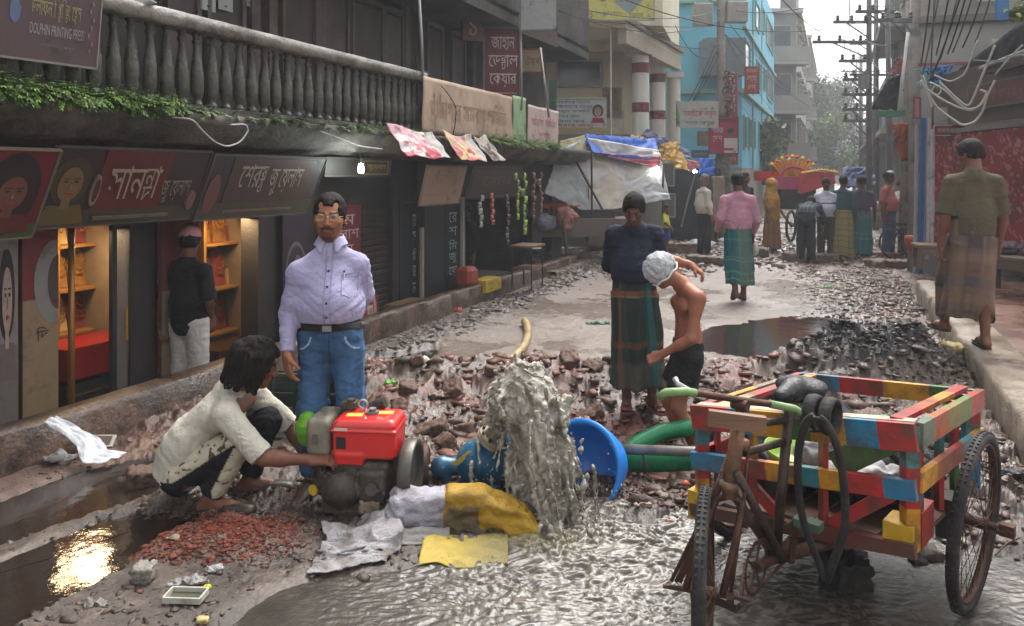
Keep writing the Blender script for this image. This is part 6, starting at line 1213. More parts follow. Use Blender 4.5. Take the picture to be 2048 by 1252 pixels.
def traj(p, v, t): return p+v*t+np.array([0, 0, -4.9])*t*t
for i in range(300):
    core = i < 190; sp = .36 if core else .62
    v = np.array([.43+rg.normal(0, .34)*sp, -.58+rg.normal(0, .42)*sp, 2.12+rg.normal(0, .50)*sp]); p = o3+rg.normal(0, .018, 3); T = (v[2]+math.sqrt(max(v[2]**2+4*4.9*(p[2]+.02), .1)))/9.8
    t = rg.uniform(0, .10) if core else rg.uniform(.0, .5)*T; 
    while t < T:
        d_ = rg.uniform(.03, .10); t2 = min(t+d_, T); r = (rg.uniform(.018, .040) if core and t < T*.66 else rg.uniform(.006, .019))*(1-.3*t/T)
        q1, q2 = traj(p, v, t), traj(p, v, t2); w_ = .02+.05*t/T; q1 = q1+rg.normal(0, w_, 3)*.5; S.cap(q1, q2, r, r*rg.uniform(.6, 1.1)); t = t2+(rg.uniform(0, .03) if core else rg.uniform(.01, .10))
    for _ in range(1): t = rg.uniform(.3, 1)*T; drops.append(traj(p, v, t)+rg.normal(0, .06, 3))
V, F = S.mesh(.0062); N = vnormals(V, F); V = V+N*((ridged(V*np.array([26, 26, 22])+fbm(V*14, 2, 3)[:, None]*1.6, 2, 5)-.58)*.026)[:, None]
n1 = fbm(V*16, 3, 8); C = lerp(np.array(h('#868073')), np.array(h('#b3ada0')), sstep(-.4, .5, n1)[:, None]); C = lerp(C, np.array(h('#544d42')), sstep(.1, .6, fbm(V*9, 3, 18))[:, None]*.6)
wm = pm('gush_water', rough=.36, var=.25, scale=40, bump=.4, bscale=110, vcol=True, spec=.4, alpha=.95)
G = tag(obj_from('gushing_water', V-o3, F, wm, None, C, True, loc=tuple(o3)), 'column of muddy grey water bursting out of the pump and falling back', 'water', kind='stuff')
mm = MB(); dr_ = []
P_ = np.array(drops+[np.array([rg.normal(.2, .24), rg.normal(3.85, .2), abs(rg.normal(0, .14))]) for _ in range(500)]); n = len(P_); Vd = ICO[None]*np.clip(rg.lognormal(-5.9, .5, n), .001, .006)[:, None, None]*np.array([1, 1, 1.5])+P_[:, None]; F = (ICF[None]+(np.arange(n)*12)[:, None, None]).reshape(-1, 3)
tag(obj_from('water_drops', Vd.reshape(-1, 3)-o3, F, pm('drop_water', h('#77726a'), rough=.08, spec=.9, bump=0), None, None, True, loc=tuple(o3)), 'spray of drops flying round the gushing water', 'water', kind='stuff')
sackw = pm('woven_sack', rough=.5, var=.15, scale=20, bump=.5, bscale=120, vcol=True, spec=.4, wetvar=.2)
def scol(base, stain, th=.15, sd=1, mask=None):
    def f(V, d):
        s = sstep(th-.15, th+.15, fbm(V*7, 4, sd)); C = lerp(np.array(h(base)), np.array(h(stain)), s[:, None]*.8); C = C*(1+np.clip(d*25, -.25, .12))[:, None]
        if mask: C = mask(V, C)
        return C
    return f
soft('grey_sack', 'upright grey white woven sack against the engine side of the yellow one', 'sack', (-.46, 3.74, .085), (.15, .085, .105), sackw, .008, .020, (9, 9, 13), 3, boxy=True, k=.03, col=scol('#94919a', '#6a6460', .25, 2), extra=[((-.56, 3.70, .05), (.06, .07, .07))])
def ymask(V, C):
    x, z = V[:, 0], V[:, 2]; m = (np.abs(x+.24)+.02*vnoise(V*22, 3) < .078) & (z < .135+.012*vnoise(V*40, 2)) & (V[:, 1] < 3.70); C[m] = np.array(h('#5f4f38'))*(1+.3*vnoise(V[m]*90, 4))[:, None]; return C
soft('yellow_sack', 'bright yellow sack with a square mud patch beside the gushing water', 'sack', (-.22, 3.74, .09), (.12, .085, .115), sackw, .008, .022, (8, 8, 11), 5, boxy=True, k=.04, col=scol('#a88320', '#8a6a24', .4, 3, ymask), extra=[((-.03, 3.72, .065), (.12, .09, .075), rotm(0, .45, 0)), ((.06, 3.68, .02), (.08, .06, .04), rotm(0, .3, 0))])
for nm, c4, zb, am, lab, sd_ in (('wet_sack', ((632, 1128), (806, 1112), (800, 1040), (650, 1062)), .035, .085, 'crumpled wet grey sack spread in the mud in front of the engine', 3), ('wet_sack', ((618, 1150), (760, 1130), (806, 1085), (640, 1108)), .03, .05, 'lower flap of wet grey sacking trailing into the water', 8)):
    cs = [np.array(GP(*q, 0)) for q in c4]
    def fs(u, v): P_ = (cs[0]*(1-u)[..., None]+cs[1]*u[..., None])*(1-v)[..., None]+(cs[3]*(1-u)[..., None]+cs[2]*u[..., None])*v[..., None]; P_[..., :2] += .035*np.stack([fbm(np.stack([u*3, v*3], -1), 2, sd_), fbm(np.stack([u*3+7, v*3], -1), 2, sd_)], -1); P_[..., 2] = zb+am*(ridged(np.stack([u*2.2+v*1.2, v*2.6-u*.7], -1)+fbm(np.stack([u*3, v*3], -1), 2, 4)[..., None]*.5, 3, sd_)-.55)+.10*sstep(.3, 1, u)*v*(nm == 'wet_sack')*(am > .06)-.02*np.maximum(np.abs(u-.5), np.abs(v-.5))**2*4; return tuple(np.moveaxis(P_, -1, 0))
    q, f = grid_sheet(fs, 80, 60, .006); tag(obj_from(nm, q, f, sackw, None, lerp(np.array(h('#8f8c8d')), np.array(h('#5f5852')), sstep(.0, .5, fbm(q*9, 3, 2))[:, None]), True), lab, 'sack')
q, f = grid_sheet(lambda u, v: (-.42+.40*u, 3.36+.24*v+.02*np.sin(u*9), .006+.016*fbm(np.stack([u*6, v*6], -1), 3, 7)+.02*v), 40, 24, .004); u_ = np.tile(np.repeat(np.linspace(0, 1, 40), 24), 2)
o = obj_from('yellow_sheet', q, f, sackw, None, lerp(np.array(h('#a8923c')), np.array(h('#857a4c')), sstep(.3, .9, u_)[:, None]), True); tag(o, 'flat yellow sack sheet half under water below the mud patched sack', 'sack')
q, f = grid_sheet(lambda u, v: (-.66+.36*u, 3.62-.10*v*(1-.3*u)+.0*u, .05-.05*v+.012*fbm(np.stack([u*7, v*5], -1), 3, 9)), 40, 20, .004); o = obj_from('wet_sheet', q, f, sackw, None, np.tile(np.array(h('#77736f')), (len(q), 1)), True); tag(o, 'grey wet sheet trailing from the upright grey sack into the water', 'sack')
m = MB(); prof = [(0, -.17), (.08, -.168), (.135, -.13), (.175, -.05), (.19, .02), (.205, .024), (.205, .034), (.183, .036), (.168, -.04), (.128, -.12), (.075, -.156), (0, -.158)]
Rb = frame_of(unit(np.array([-.62, -.76, .22]))); m.lathe([(a*1.22, b*1.35) for a, b in prof], 40, (.42, 4.22, .12), Rb); single('blue_basin', m, pm('blue_plastic', h('#2184e6'), rough=.25, var=.12, scale=5, bump=.03, spec=.6, dirt=.15, dirtcol=h('#5a6a78')), 'bright blue plastic basin standing on its side behind the gushing water', 'basin', smooth=True)
hoseg = pm('green_hose', h('#0f7a4c'), rough=.3, var=.25, scale=7, bump=.1, dirt=.3, dirtcol=h('#4a4436'))
def hose(label, P, r, mat, rib=.05, n=14, pitch=.02, name='hose'):
    P = np.array(P, float); t = np.arange(len(P)); L = np.linalg.norm(np.diff(P, axis=0), axis=1).sum(); N_ = max(30, int(L/pitch*3)); tt = np.linspace(0, len(P)-1, N_); Q = np.stack([np.interp(tt, t, P[:, k]) for k in range(3)], -1)
    for _ in range(int(N_/len(P))*2): Q[1:-1] = (Q[:-2]+2*Q[1:-1]+Q[2:])/4
    m = MB(); m.tube(Q, r*(1+rib*np.sin(np.arange(N_)*2*PI/3)), n); return single(name, m, mat, label, 'hose', smooth=True)
hose('thick green suction hose running right from the blue basin under the cart', [(.56, 4.52, .045), (.85, 4.52, .03), (1.15, 4.55, .035), (1.5, 4.75, .07), (2.0, 5.0, .08), (2.5, 5.0, .08)], .070, hoseg, .03)
hose('second green hose curving behind the shirtless man', [(.70, 4.85, -.10), (.82, 4.93, -.02), (1.0, 5.02, .03), (1.2, 5.05, .05), (1.5, 5.1, .10), (1.85, 5.3, .10), (2.3, 5.3, .08)], .055, hoseg, .05)
m = MB(); m.torus((.79, 4.52, .035), .074, .010, (1, 0, .05), 30, 6); m.torus((1.22, 4.57, .04), .074, .009, (1, .2, .05), 30, 6); single('hose_clamp', m, steel, 'steel clamp bands round the thick green hose', 'clamp', smooth=True)
m = MB(); m.cyl((.62, 4.42, .135), (1.75, 4.40, .105), .030, n=14); single('steel_pipe', m, pm('muddy_pipe', h('#77726a'), rough=.4, var=.4, metal=.4, dirt=.5), 'muddy grey steel pipe lying above the green hose', 'pipe', smooth=True)
hose('short green hose end seen through the falling water', [(-.02, 4.42, .10), (.12, 4.42, .12), (.3, 4.45, .12)], .045, hoseg, .04)
hose('cut length of cream ribbed hose lying curved on the road', [tuple(np.array(GP(a, b, .04))) for a, b in ((1049, 642), (1055, 655), (1056, 670), (1050, 690), (1036, 708), (1020, 722), (1010, 732))], .042, pm('cream_hose', h('#94805c'), rough=.45, var=.3, dirt=.3), .10, pitch=.05)
CK = thing('plastic_crate', 'dark green plastic crate standing on its side behind the squatting man', 'crate', (-1.40, 4.86, .06), .12); CK.rotation_euler = (-.10, .06, .12)
cm = pm('crate_plastic', h('#1c2a20'), rough=.4, var=.3, scale=8, bump=.1, dirt=.5, dirtcol=h('#4a443a'))
def kbox(name, c, d): m = MB(); m.box(c, d, bev=.003); return om(name, m, cm, CK)
for z in (.02, .11, .20, .29, .385): kbox('slat', (0, -.15, z), (.56, .016, .018 if z < .38 else .05))
for x in (-.28, -.14, 0, .14, .28): kbox('upright', (x, -.158, .2), (.022, .014, .40))
for x in (-.285, .285): kbox('side_panel', (x, 0, .2), (.012, .3, .36)); kbox('rim', (x, 0, .40), (.03, .32, .02))
kbox('bottom_panel', (0, .15, .2), (.56, .012, .38)); kbox('rim', (0, -.165, .41), (.60, .03, .022)); kbox('shelf', (0, 0, .01), (.54, .28, .014)); kbox('label_plate', (0, -.162, .34), (.30, .008, .045))
m = MB(); V_, F_ = text_mesh('PLASTIC'); 
soft('muddy_bundle', 'heap of muddy sacks and rope under the green crate', 'bundle', (-1.33, 4.60, .04), (.20, .13, .085), pm('mud_sack', h('#5a4a3e'), rough=.6, var=.5, scale=14, bump=.6, wetvar=.3), .01, .05, (6, 12, 14), 11, extra=[((-1.16, 4.62, .03), (.12, .10, .06))])
def litter(label, px, py, sz, col, seed=0, z=.012, amp=.04, cat='litter', rough=.35, name='plastic_scrap', sc=(14, 14, 8)):
    x, y = gp(px, py); g_ = ground_z(x, y)+z; return soft(name, label, cat, (x, y, g_), sz, pm('litter_'+col, h(col), rough=rough, var=.3, scale=16, bump=.5, bscale=60), max(min(sz)*.35, .005), amp, sc, seed, k=.02)
litter('white foam lump lying on the rubble rim', 846, 745, (.06, .05, .035), '#c4c4c0', 1, .02, .03)
litter('bright green plastic scrap in the rubble behind the engine', 782, 782, (.07, .04, .016), '#5a9a34', 2, .02, .04); litter('small white scrap beside the green plastic one in the rubble', 802, 788, (.025, .02, .012), '#c9c9c4', 3, .02, .02)
litter('pale pink strip of cloth lying at the rubble edge', 757, 742, (.09, .025, .012), '#a88078', 4, .02, .03); litter('flat brown paper piece in the middle of the rubble', 880, 796, (.10, .06, .010), '#7a6a58', 5, .03, .03); litter('white paper scrap in the rubble left of the gushing water', 932, 808, (.03, .015, .008), '#bcb8b0', 6, .02, .02)
litter('dull green plastic scrap on the open road', 1195, 648, (.16, .05, .012), '#4a6a54', 7, .01, .05); litter('small green scrap far right on the road', 1655, 577, (.13, .06, .015), '#6a8a60', 8, .01, .05); litter('orange red scrap by the left kerb debris', 912, 624, (.09, .05, .02), '#a04430', 9, .02, .05)
litter('white crumpled plastic between tray and brick dust', 425, 1142, (.05, .04, .02), '#a3a2a0', 10, .01, .04); litter('grey wrapper lying above the white tray', 385, 1165, (.09, .035, .012), '#8a8684', 11, .01, .04); litter('tiny yellow scrap by the corner of the white tray', 413, 1178, (.018, .012, .008), '#b8b020', 12, .01, .01)
litter('pale plastic scrap in the mud right of the pale round stone', 350, 1170, (.04, .025, .01), '#8d8a86', 13, .005, .03); litter('crumpled paper lying in the murky water at the lower left', 190, 1210, (.06, .035, .012), '#6f6a64', 14, .005, .04); litter('cream torn paper on the mud below the red brick dust', 345, 1100, (.03, .02, .01), '#9a8f7c', 15, .005, .02)
litter('white polythene heap at the feet of the crowd', 1395, 497, (.42, .2, .06), '#a8b4c0', 16, .05, .1, sc=(5, 5, 5)); litter('pale blue polythene bag beside the heap at the crowd', 1452, 492, (.22, .15, .09), '#9ab4bc', 17, .05, .1, sc=(5, 5, 5)); litter('white sheet lying on the heap behind the left kerb', 1120, 505, (.28, .2, .05), '#a59c96', 18, .06, .08, sc=(6, 6, 5))
litter('orange leaf like scrap on the wet brick chips', 1355, 1040, (.06, .02, .01), '#8a5a34', 19, .01, .03); litter('pale curled scrap near the cart on the brick chips', 1290, 1035, (.05, .02, .01), '#a39484', 20, .01, .03); litter('brown curled strip among the brick chips', 1330, 1048, (.07, .012, .01), '#8d6a48', 21, .01, .03); litter('red orange scrap under the green hose', 1372, 965, (.025, .02, .012), '#b0482c', 22, .01, .02)
litter('yellow and black scrap on the ground behind the cart box', 1778, 812, (.02, .02, .015), '#b0a020', 23, .01, .02); litter('dark wet cloth on the mud at the right edge', 2015, 975, (.10, .05, .02), '#2e2a2a', 24, .01, .04); litter('pale shard lying on the black mud heap', 1720, 690, (.08, .03, .014), '#8d8264', 25, .03, .03)
TR = thing('white_tray', 'shallow white rectangular tray lying in the mud at the lower left', 'tray', (*gp(372, 1200), .0), -.05); x, y = gp(372, 1200); TR.location[2] = ground_z(x, y)+.012
tw = pm('tray_white', h('#b0aea2'), rough=.4, dirt=.35); 
for c, d in (((0, 0, 0), (.15, .08, .006)), ((0, -.04, .01), (.156, .008, .024)), ((0, .04, .01), (.156, .008, .024)), ((-.076, 0, .01), (.008, .072, .024)), ((.076, 0, .01), (.008, .072, .024))): m = MB(); m.box(c, d); om('base' if c == (0, 0, 0) else 'rim', m, tw if c != (0, 0, 0) else flat('#4a4a38'), TR)
pts = [Lp(lx(a, -.06), -.06-.10*k, z) for k, (a, z) in enumerate(((100, .27), (118, .20), (132, .13), (122, .07), (140, .05)))]
q, f = grid_sheet(lambda u, v: tuple(np.moveaxis(np.stack([np.interp(v*4, range(5), [p[i] for p in pts]) for i in range(3)], -1)+LU*((u-.5)*.16*(.6+.6*v))[..., None]+LN*(.02*fbm(np.stack([u*6, v*6], -1), 3, 4))[..., None]+LZ*(.02*fbm(np.stack([u*6+4, v*6], -1), 3, 6))[..., None], -1, 0)), 18, 40, .002)
q[:, :2] += 0; o = obj_from('plastic_sheet', q, f, pm('thin_plastic', (.62, .63, .66), rough=.2, alpha=.75, bump=.5, bscale=40), None, None, True); tag(o, 'thin white plastic sheet hanging off the left kerb into the gutter', 'sheet')
x, y = gp(203, 905); m = MB(); R_ = rotm(.25, .1, .3)
m.box((x, y, .07), (.15, .13, .012), R_); single('framed_scrap', m, flat('#8d8882'), 'small square scrap with pale frame lying in the gutter', 'scrap'); m = MB(); m.box((x, y, .0775), (.11, .09, .006), R_); single('scrap_inset', m, flat('#2a2624'), 'dark inset lying on the square scrap in the gutter', 'scrap')
litter('crumpled pale plastic in the gutter below the hanging sheet', 120, 925, (.10, .07, .03), '#8a8684', 30, .02, .05)
hose('thin bent wire rising from the mud at the right edge', [tuple(GP(1990, 1110, .02)), tuple(GP(2015, 1085, .05)), tuple(GP(2040, 1075, .05))], .004, rust, 0, n=5)
def plaster(col, **k): return pm('plaster_'+col, h(col), rough=.8, var=.15, scale=.8, bump=.15, bscale=12, dirt=k.pop('dirt', .25), dirtcol=h('#57544f'), **k)
winm = pm('window_glass', h('#2a3036'), rough=.15, var=.3, scale=2, bump=0, spec=.7); frw = pm('window_frame', h('#8d8b86'), rough=.5)
class Bld:
    def __init__(s, label, loc): s.r = thing('building', label, 'building', loc)
    def put(s, name, mb, mat, parent=None): return obj_from(name, np.concatenate(mb.V)-np.array(s.r.location)-(np.array(parent.location) if parent is not None and parent is not s.r else 0), mb.F, mat, parent or s.r)
    def box(s, name, lo, hi, mat): lo, hi = np.array(lo, float), np.array(hi, float); m = MB(); m.box((lo+hi)/2, hi-lo); return s.put(name, m, mat)
    def quadbox(s, name, P, z0, z1, mat):     # vertical prism over a plan polygon
        m = MB(); m.slab([(x, y, z0) for x, y in P], z1-z0); return s.put(name, m, mat)
    def win(s, a, b, z0, z1, mat=None, depth=.08, name='window', nb=1, frame=None, out=.03):
        """window on the vertical wall through plan points a-b (outward normal to the right of a->b)"""
        a, b = np.array([*a, 0.]), np.array([*b, 0.]); U = unit(b-a); N = np.cross(U, [0, 0, 1.]); W = np.linalg.norm(b-a); m = MB()
        fo = s.put(name, MB().bar(a+N*out+[0, 0, z0], b+N*out+[0, 0, z0], .06, .06).bar(a+N*out+[0, 0, z1], b+N*out+[0, 0, z1], .06, .06).bar(a+N*out+[0, 0, z0+.03], a+N*out+[0, 0, z1-.03], .06, .06).bar(b+N*out+[0, 0, z0+.03], b+N*out+[0, 0, z1-.03], .06, .06), frame or frw)
        for i in range(nb): p, q = a+(b-a)*i/nb, a+(b-a)*(i+1)/nb; m = MB(); m.slab([p+N*.004+[0, 0, z0], q+N*.004+[0, 0, z0], q+N*.004+[0, 0, z1], p+N*.004+[0, 0, z1]], .012); o = s.put('pane', m, mat or winm); o.parent = fo
        return fo
def XY(px, Y): return ((px-1024)/FPX*Y, Y)
def ZZ(py, Y): return CAMH-(py-350)/FPX*Y
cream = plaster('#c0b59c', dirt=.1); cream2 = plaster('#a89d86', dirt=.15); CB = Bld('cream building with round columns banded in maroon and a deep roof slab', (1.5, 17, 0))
c0, c1 = XY(1250, 16.5), XY(1362, 20.9); zc = 5.16; Lx = -4.5
CB.quadbox('roof_slab', [(Lx, 16.5), c0, c1, (c1[0]-2, 24), (Lx, 24)], zc-.16, zc, plaster('#c4bda9'))
m = MB(); m.bar((c0[0]-.05, c0[1]+.1, zc-.33), (c1[0]-.1, c1[1], zc-.33), .2, .34); CB.put('roof_beam', m, plaster('#a8a290')); m = MB(); m.bar((c0[0]+.0, c0[1]-.03, zc+.04), (c1[0]+.05, c1[1], zc+.04), .10, .12); CB.put('cornice', m, plaster('#7f7a70'))
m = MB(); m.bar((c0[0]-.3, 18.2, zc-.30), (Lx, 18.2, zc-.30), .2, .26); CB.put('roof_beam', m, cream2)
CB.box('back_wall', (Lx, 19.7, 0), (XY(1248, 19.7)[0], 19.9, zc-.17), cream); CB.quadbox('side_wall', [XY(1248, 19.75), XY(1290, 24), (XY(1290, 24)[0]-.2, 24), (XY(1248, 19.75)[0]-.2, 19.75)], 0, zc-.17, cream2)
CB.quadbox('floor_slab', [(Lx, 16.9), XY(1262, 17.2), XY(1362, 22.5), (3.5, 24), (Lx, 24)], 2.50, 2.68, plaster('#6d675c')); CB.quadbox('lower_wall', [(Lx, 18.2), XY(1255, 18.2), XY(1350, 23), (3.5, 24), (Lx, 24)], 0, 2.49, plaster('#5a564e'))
CB.quadbox('upper_wall', [(Lx, 17.6), (XY(1300, 17.6)[0]+.3, 17.6), (4.9, 22), (4, 25), (Lx, 25)], zc+.1, 11, plaster('#c0bba2', dirt=.1))
a, b = XY(1115, 19.68), XY(1202, 19.68); CB.win(a, b, ZZ(173, 19.68), ZZ(121, 19.68), nb=2)
m = MB()
for i in range(7):
    for j in range(5): m.box((XY(1225, 19.6)[0]+(i-3)*.06, 19.65, ZZ(205, 19.6)+(j-2)*.13), (.03, .06, .07))
m.box((XY(1225, 19.6)[0], 19.68, ZZ(205, 19.6)), (.5, .03, .8)); o = CB.put('lattice_panel', m, plaster('#857a66')); o['kind'] = 'stuff'
colw, colm = plaster('#cfccc2', dirt=.1), pm('maroon_band', h('#6a2f30'), rough=.6, var=.2)
for k, (px, Y, r_, bands) in enumerate(((1281, 18.3, .20, ((1281, 127, 147), (1281, 206, 225))), (1315, 20.4, .21, ((0, 149, 166), (0, 222, 239))), (1347, 22.6, .20, ()))):
    x = XY(px, Y)[0]; m = MB(); m.cyl((x, Y, 2.7), (x, Y, zc-.5 if k else zc-.5), r_, n=20); m.box((x, Y, zc-.42), (.5, .5, .16)); c_ = CB.put('column', m, colw)
    for _, t, bt in bands: m = MB(); m.cyl((x, Y, ZZ(bt, Y)), (x, Y, ZZ(t, Y)), r_+.012, n=20); CB.put('band', m, colm).parent = c_
m = MB(); m.cyl(XY(1222, 16.6)+(ZZ(275, 16.6),), XY(1221, 16.6)+(7.,), .018); single('pipe', m, pm('white_pipe', h('#b3b0a6'), rough=.5), 'thin white pipe hanging in front of the cream building', 'pipe')
a_, b_ = np.array(ZP(1000, 40, 16.2)), np.array(ZP(1308, -60, 16.2)); bd = Board('shop_sign', 'pale yellow wide sign board on the roof slab of the cream building', 'sign', a_+np.array([0, 0, 0]), (1, 0, 0), LZ, b_[0]-a_[0], b_[2]-a_[2], '#b3ac5c', .08, '#8f8f86', .03)
bd.text('মাকেট', .42, .36, .9, .60, '#7a7440'); bd.text('বাজার সিমিত', .42, .10, .80, .17, '#6a6a4c'); bd.poly([(.74, .35), (.84, .12), (.93, .4), (.85, .5)], '#7a8288'); bd.text('েফান', .84, .05, .93, .14, '#6a6a4c')
def picbanner(label, px0, py0, px1, py1, Y, col, fn, yaw=0, **k): b = camboard('banner', label, px0, py0, px1, py1, Y, col, .02, None, yaw, 'banner'); fn(b); return b
def fb(b):
    for i, (z, x1) in enumerate(((.86, .7), (.72, .75), (.56, .7), (.42, .5), (.26, .6), (.12, .72))): b.text(['সবাই েক', 'আমােদর', 'নতুন', 'ঔষধ', 'িবনা', 'সবার'][i]+' '+['সমাজ', 'দেলর', 'বাজার', 'মাল', 'কর', 'জন'][i], .08, z-.05, x1, z+.04, '#3a4654' if i != 5 else '#8a2c34')
    b.woman(.84, .55, .24, '#a88474', '#2a1a1c', '#8a2c34', .6); b.rect(0, 0, 1, .05, '#b08a30'); b.rect(0, .93, 1, .96, '#8a9a5c')
picbanner('white banner with lines of print and a woman in red on the cream building', 1104, 195, 1213, 258, 18.1, '#a9aaa8', fb)
blue, blue2, blue3 = plaster('#62abc4', dirt=.1), plaster('#74b6c4', dirt=.1), plaster('#7aa39f', dirt=.15); BB_ = Bld('tall sky blue building with narrow windows and a grey balcony', (7.9, 26, 0))
k0, k1 = XY(1484, 26), XY(1548, 39.6); e0 = XY(1330, 26.5)
BB_.quadbox('wall', [e0, k0, k1, (k1[0]-6, 41), (e0[0]-1, 41)], 2.0, 10.1, blue); BB_.quadbox('lower_wall', [e0, (k0[0], k0[1]+.02), (k1[0], k1[1]-.05), (k1[0]-6, 40.9), (e0[0]-.9, 40.9)], 0, 1.99, plaster('#8f8a7f', dirt=.5))
BB_.quadbox('upper_setback', [(e0[0], 27.5), (k0[0]-1, 27.5), (k1[0]-1.2, 38), (k1[0]-5, 39)], 10.1, 13, blue2)
for y_ in (182, 0): m = MB(); m.bar((e0[0], e0[1]-.1, ZZ(y_, 26)), (k0[0]+.1, k0[1]-.1, ZZ(y_, 26)), .25, .14); BB_.put('cornice', m, blue3)
for zz in (ZZ(182, 26), ZZ(50, 26)): m = MB(); m.bar((k0[0]+.05, k0[1], zz), (k1[0]+.05, k1[1], zz), .16, .12); BB_.put('cornice', m, blue3)
m = MB(); m.box((XY(1447, 25.4)[0], 25.6, ZZ(115, 25.4)), (1.35, .9, 1.25)); BB_.put('balcony_box', m, pm('balcony_grey', h('#5f6a70'), rough=.7, var=.3))
m = MB(); m.box((XY(1395, 26)[0], 26.2, ZZ(205, 26)), (1.0, .5, .1)); BB_.put('sunshade', m, blue3)
def sd(t): return (k0[0]+(k1[0]-k0[0])*t, k0[1]+(k1[1]-k0[1])*t)
for (t0, t1, ya, yb, nb) in ((.02, .07, 232, 296, 1), (.13, .18, 236, 296, 1), (.24, .29, 240, 298, 1), (.40, .52, 245, 300, 2), (.60, .70, 252, 302, 1), (.03, .16, 75, 145, 3), (.34, .44, 120, 178, 2), (.56, .62, 135, 178, 1), (.68, .92, 140, 195, 3), (.30, .42, 0, 52, 2), (.5, .58, 12, 60, 1), (.66, .95, 30, 85, 3)):
    Ym = 26; z1, z0 = ZZ(ya, sd(t0)[1]), ZZ(yb, sd(t0)[1]); BB_.win(sd(t0), sd(t1), z0, z1, nb=nb, frame=blue3)
for (x0, x1, ya, yb) in ((1362, 1384, 130, 150), (1362, 1390, 40, 70)): BB_.win(XY(x0, 26.45), XY(x1, 26.4), ZZ(yb, 26.4), ZZ(ya, 26.4), frame=blue3)
m = MB(); m.cyl(sd(.5)+(2.,), sd(.5)+(10.,), .05); m.cyl((sd(.2)[0]+.08, sd(.2)[1], 2.), (sd(.2)[0]+.08, sd(.2)[1], 10.), .04); BB_.put('drain_pipe', m, blue3)
def greyb(label, pa, pb, Ya, Yb, ztop, col, rows, deep=8, left=6, top2=None, nwin=4, Z0=0):
    a, b = XY(pa, Ya), XY(pb, Yb); G_ = Bld(label, (a[0], a[1], 0)); P_ = plaster(col, dirt=.35); G_.quadbox('wall', [(a[0]-left, a[1]), a, b, (b[0]-left, b[1])], Z0, ztop, P_); slabm = plaster('#9a978f')
    for i, z in enumerate(rows):
        m = MB(); m.bar((a[0]-left, a[1]-.5, z), (a[0]+.4, a[1]-.5, z), 1.0, .18); G_.put('balcony_slab', m, slabm); m = MB(); m.bar((a[0]-left, a[1]-.95, z+.5), (a[0]+.35, a[1]-.95, z+.5), .1, .8); G_.put('balcony_wall', m, plaster('#8d8a82')); m = MB(); m.bar((a[0]+.35, a[1]-.95, z+.5), (a[0]+.35, a[1], z+.5), .1, .8); G_.put('balcony_wall', m, plaster('#8d8a82'))
        G_.win((a[0]-left*.55, a[1]-.02), (a[0]-.3, a[1]-.02), z+.4, z+2.2, nb=3)
        for k in range(nwin): t0 = .06+k*.9/nwin; q = lambda t: (a[0]+(b[0]-a[0])*t, a[1]+(b[1]-a[1])*t); G_.win(q(t0), q(t0+.45/nwin), z+.9, z+2.2, nb=1); m = MB(); m.bar(q(t0-.02)+(z+2.35,), q(t0+.5/nwin)+(z+2.35,), .5, .10); G_.put('sunshade', m, slabm)
    m = MB(); m.bar((a[0]-left, a[1]-.1, ztop+.1), (a[0]+.3, a[1]-.1, ztop+.1), .5, .25); m2 = MB(); m2.bar((a[0]+.1, a[1], ztop+.1), (b[0]+.1, b[1], ztop+.1), .4, .25); G_.put('cornice', m, slabm); G_.put('cornice', m2, slabm); return G_
g1 = greyb('grey four storey block with balconies beyond the sky blue building', 1592, 1612, 42, 56, 10.8, '#85827b', (2.6, 5.2, 7.9)); g1.quadbox('roof_room', [XY(1560, 44), XY(1592, 44), XY(1598, 47), XY(1568, 47)], 10.8, 13, plaster('#77746e'))
greyb('narrower grey block behind the four storey one, nearer the tree', 1613, 1628, 58, 76, 12.3, '#7d7b76', (3, 6, 9), nwin=3); greyb('far grey block just left of the street tree', 1628, 1636, 80, 100, 11.5, '#8a8884', (3, 6), nwin=3)
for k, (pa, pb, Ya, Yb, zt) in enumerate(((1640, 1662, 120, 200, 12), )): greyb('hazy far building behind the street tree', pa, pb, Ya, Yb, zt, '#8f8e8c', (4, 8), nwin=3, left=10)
def rightb(label, px, Y0, Y1, zt, col, seed, win=True):
    x0, x1 = XY(px, Y0)[0], XY(px, Y0)[0]+.43*(Y1-Y0); G_ = Bld(label, (x0+2, Y0, 0)); G_.quadbox('wall', [(x0, Y0), (x0+6, Y0), (x1+6, Y1), (x1, Y1)], 0, zt, plaster(col, dirt=.5)); rr = random.Random(seed); q = lambda t: (x0+(x1-x0)*t, Y0+(Y1-Y0)*t)
    for zz in np.arange(3, zt-1, 3.):
        m = MB(); m.bar((x0-.35, Y0+.05, zz), (x1-.35, Y1, zz), .7, .14); G_.put('ledge', m, plaster('#8a8780'))
        if win:
            for t in (.15, .5, .82): G_.win(q(t+.12), q(t), zz+.8, zz+2.1)
        G_.win((x0+.3, Y0-.01), (x0+1.8, Y0-.01), zz+.8, zz+2.2, nb=2)
    return G_
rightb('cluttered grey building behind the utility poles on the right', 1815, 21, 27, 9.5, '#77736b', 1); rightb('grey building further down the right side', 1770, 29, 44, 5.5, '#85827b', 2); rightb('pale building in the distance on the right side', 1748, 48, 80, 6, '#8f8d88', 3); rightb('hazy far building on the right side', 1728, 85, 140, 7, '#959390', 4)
UB = Bld('pale upper building with printed cloth front above the black awning on the right', (9.0, 13.2, 0)); UB.quadbox('wall', [(7.3, 13.4), (12.5, 12.0), (13.5, 17), (9.5, 15.6)], 0, 8.5, plaster('#8f8c86'))
m = MB(); m.bar((7.25, 13.36, 4.5), (12.4, 11.95, 4.5), .12, .12); UB.put('ledge', m, plaster('#6a6862'))
for z in (5.4, 3.7): m = MB(); m.bar((7.2, 13.30, z), (12.3, 11.93, z), .05, .05); UB.put('rail', m, pm('red_rail', h('#7a3a38'), rough=.5))
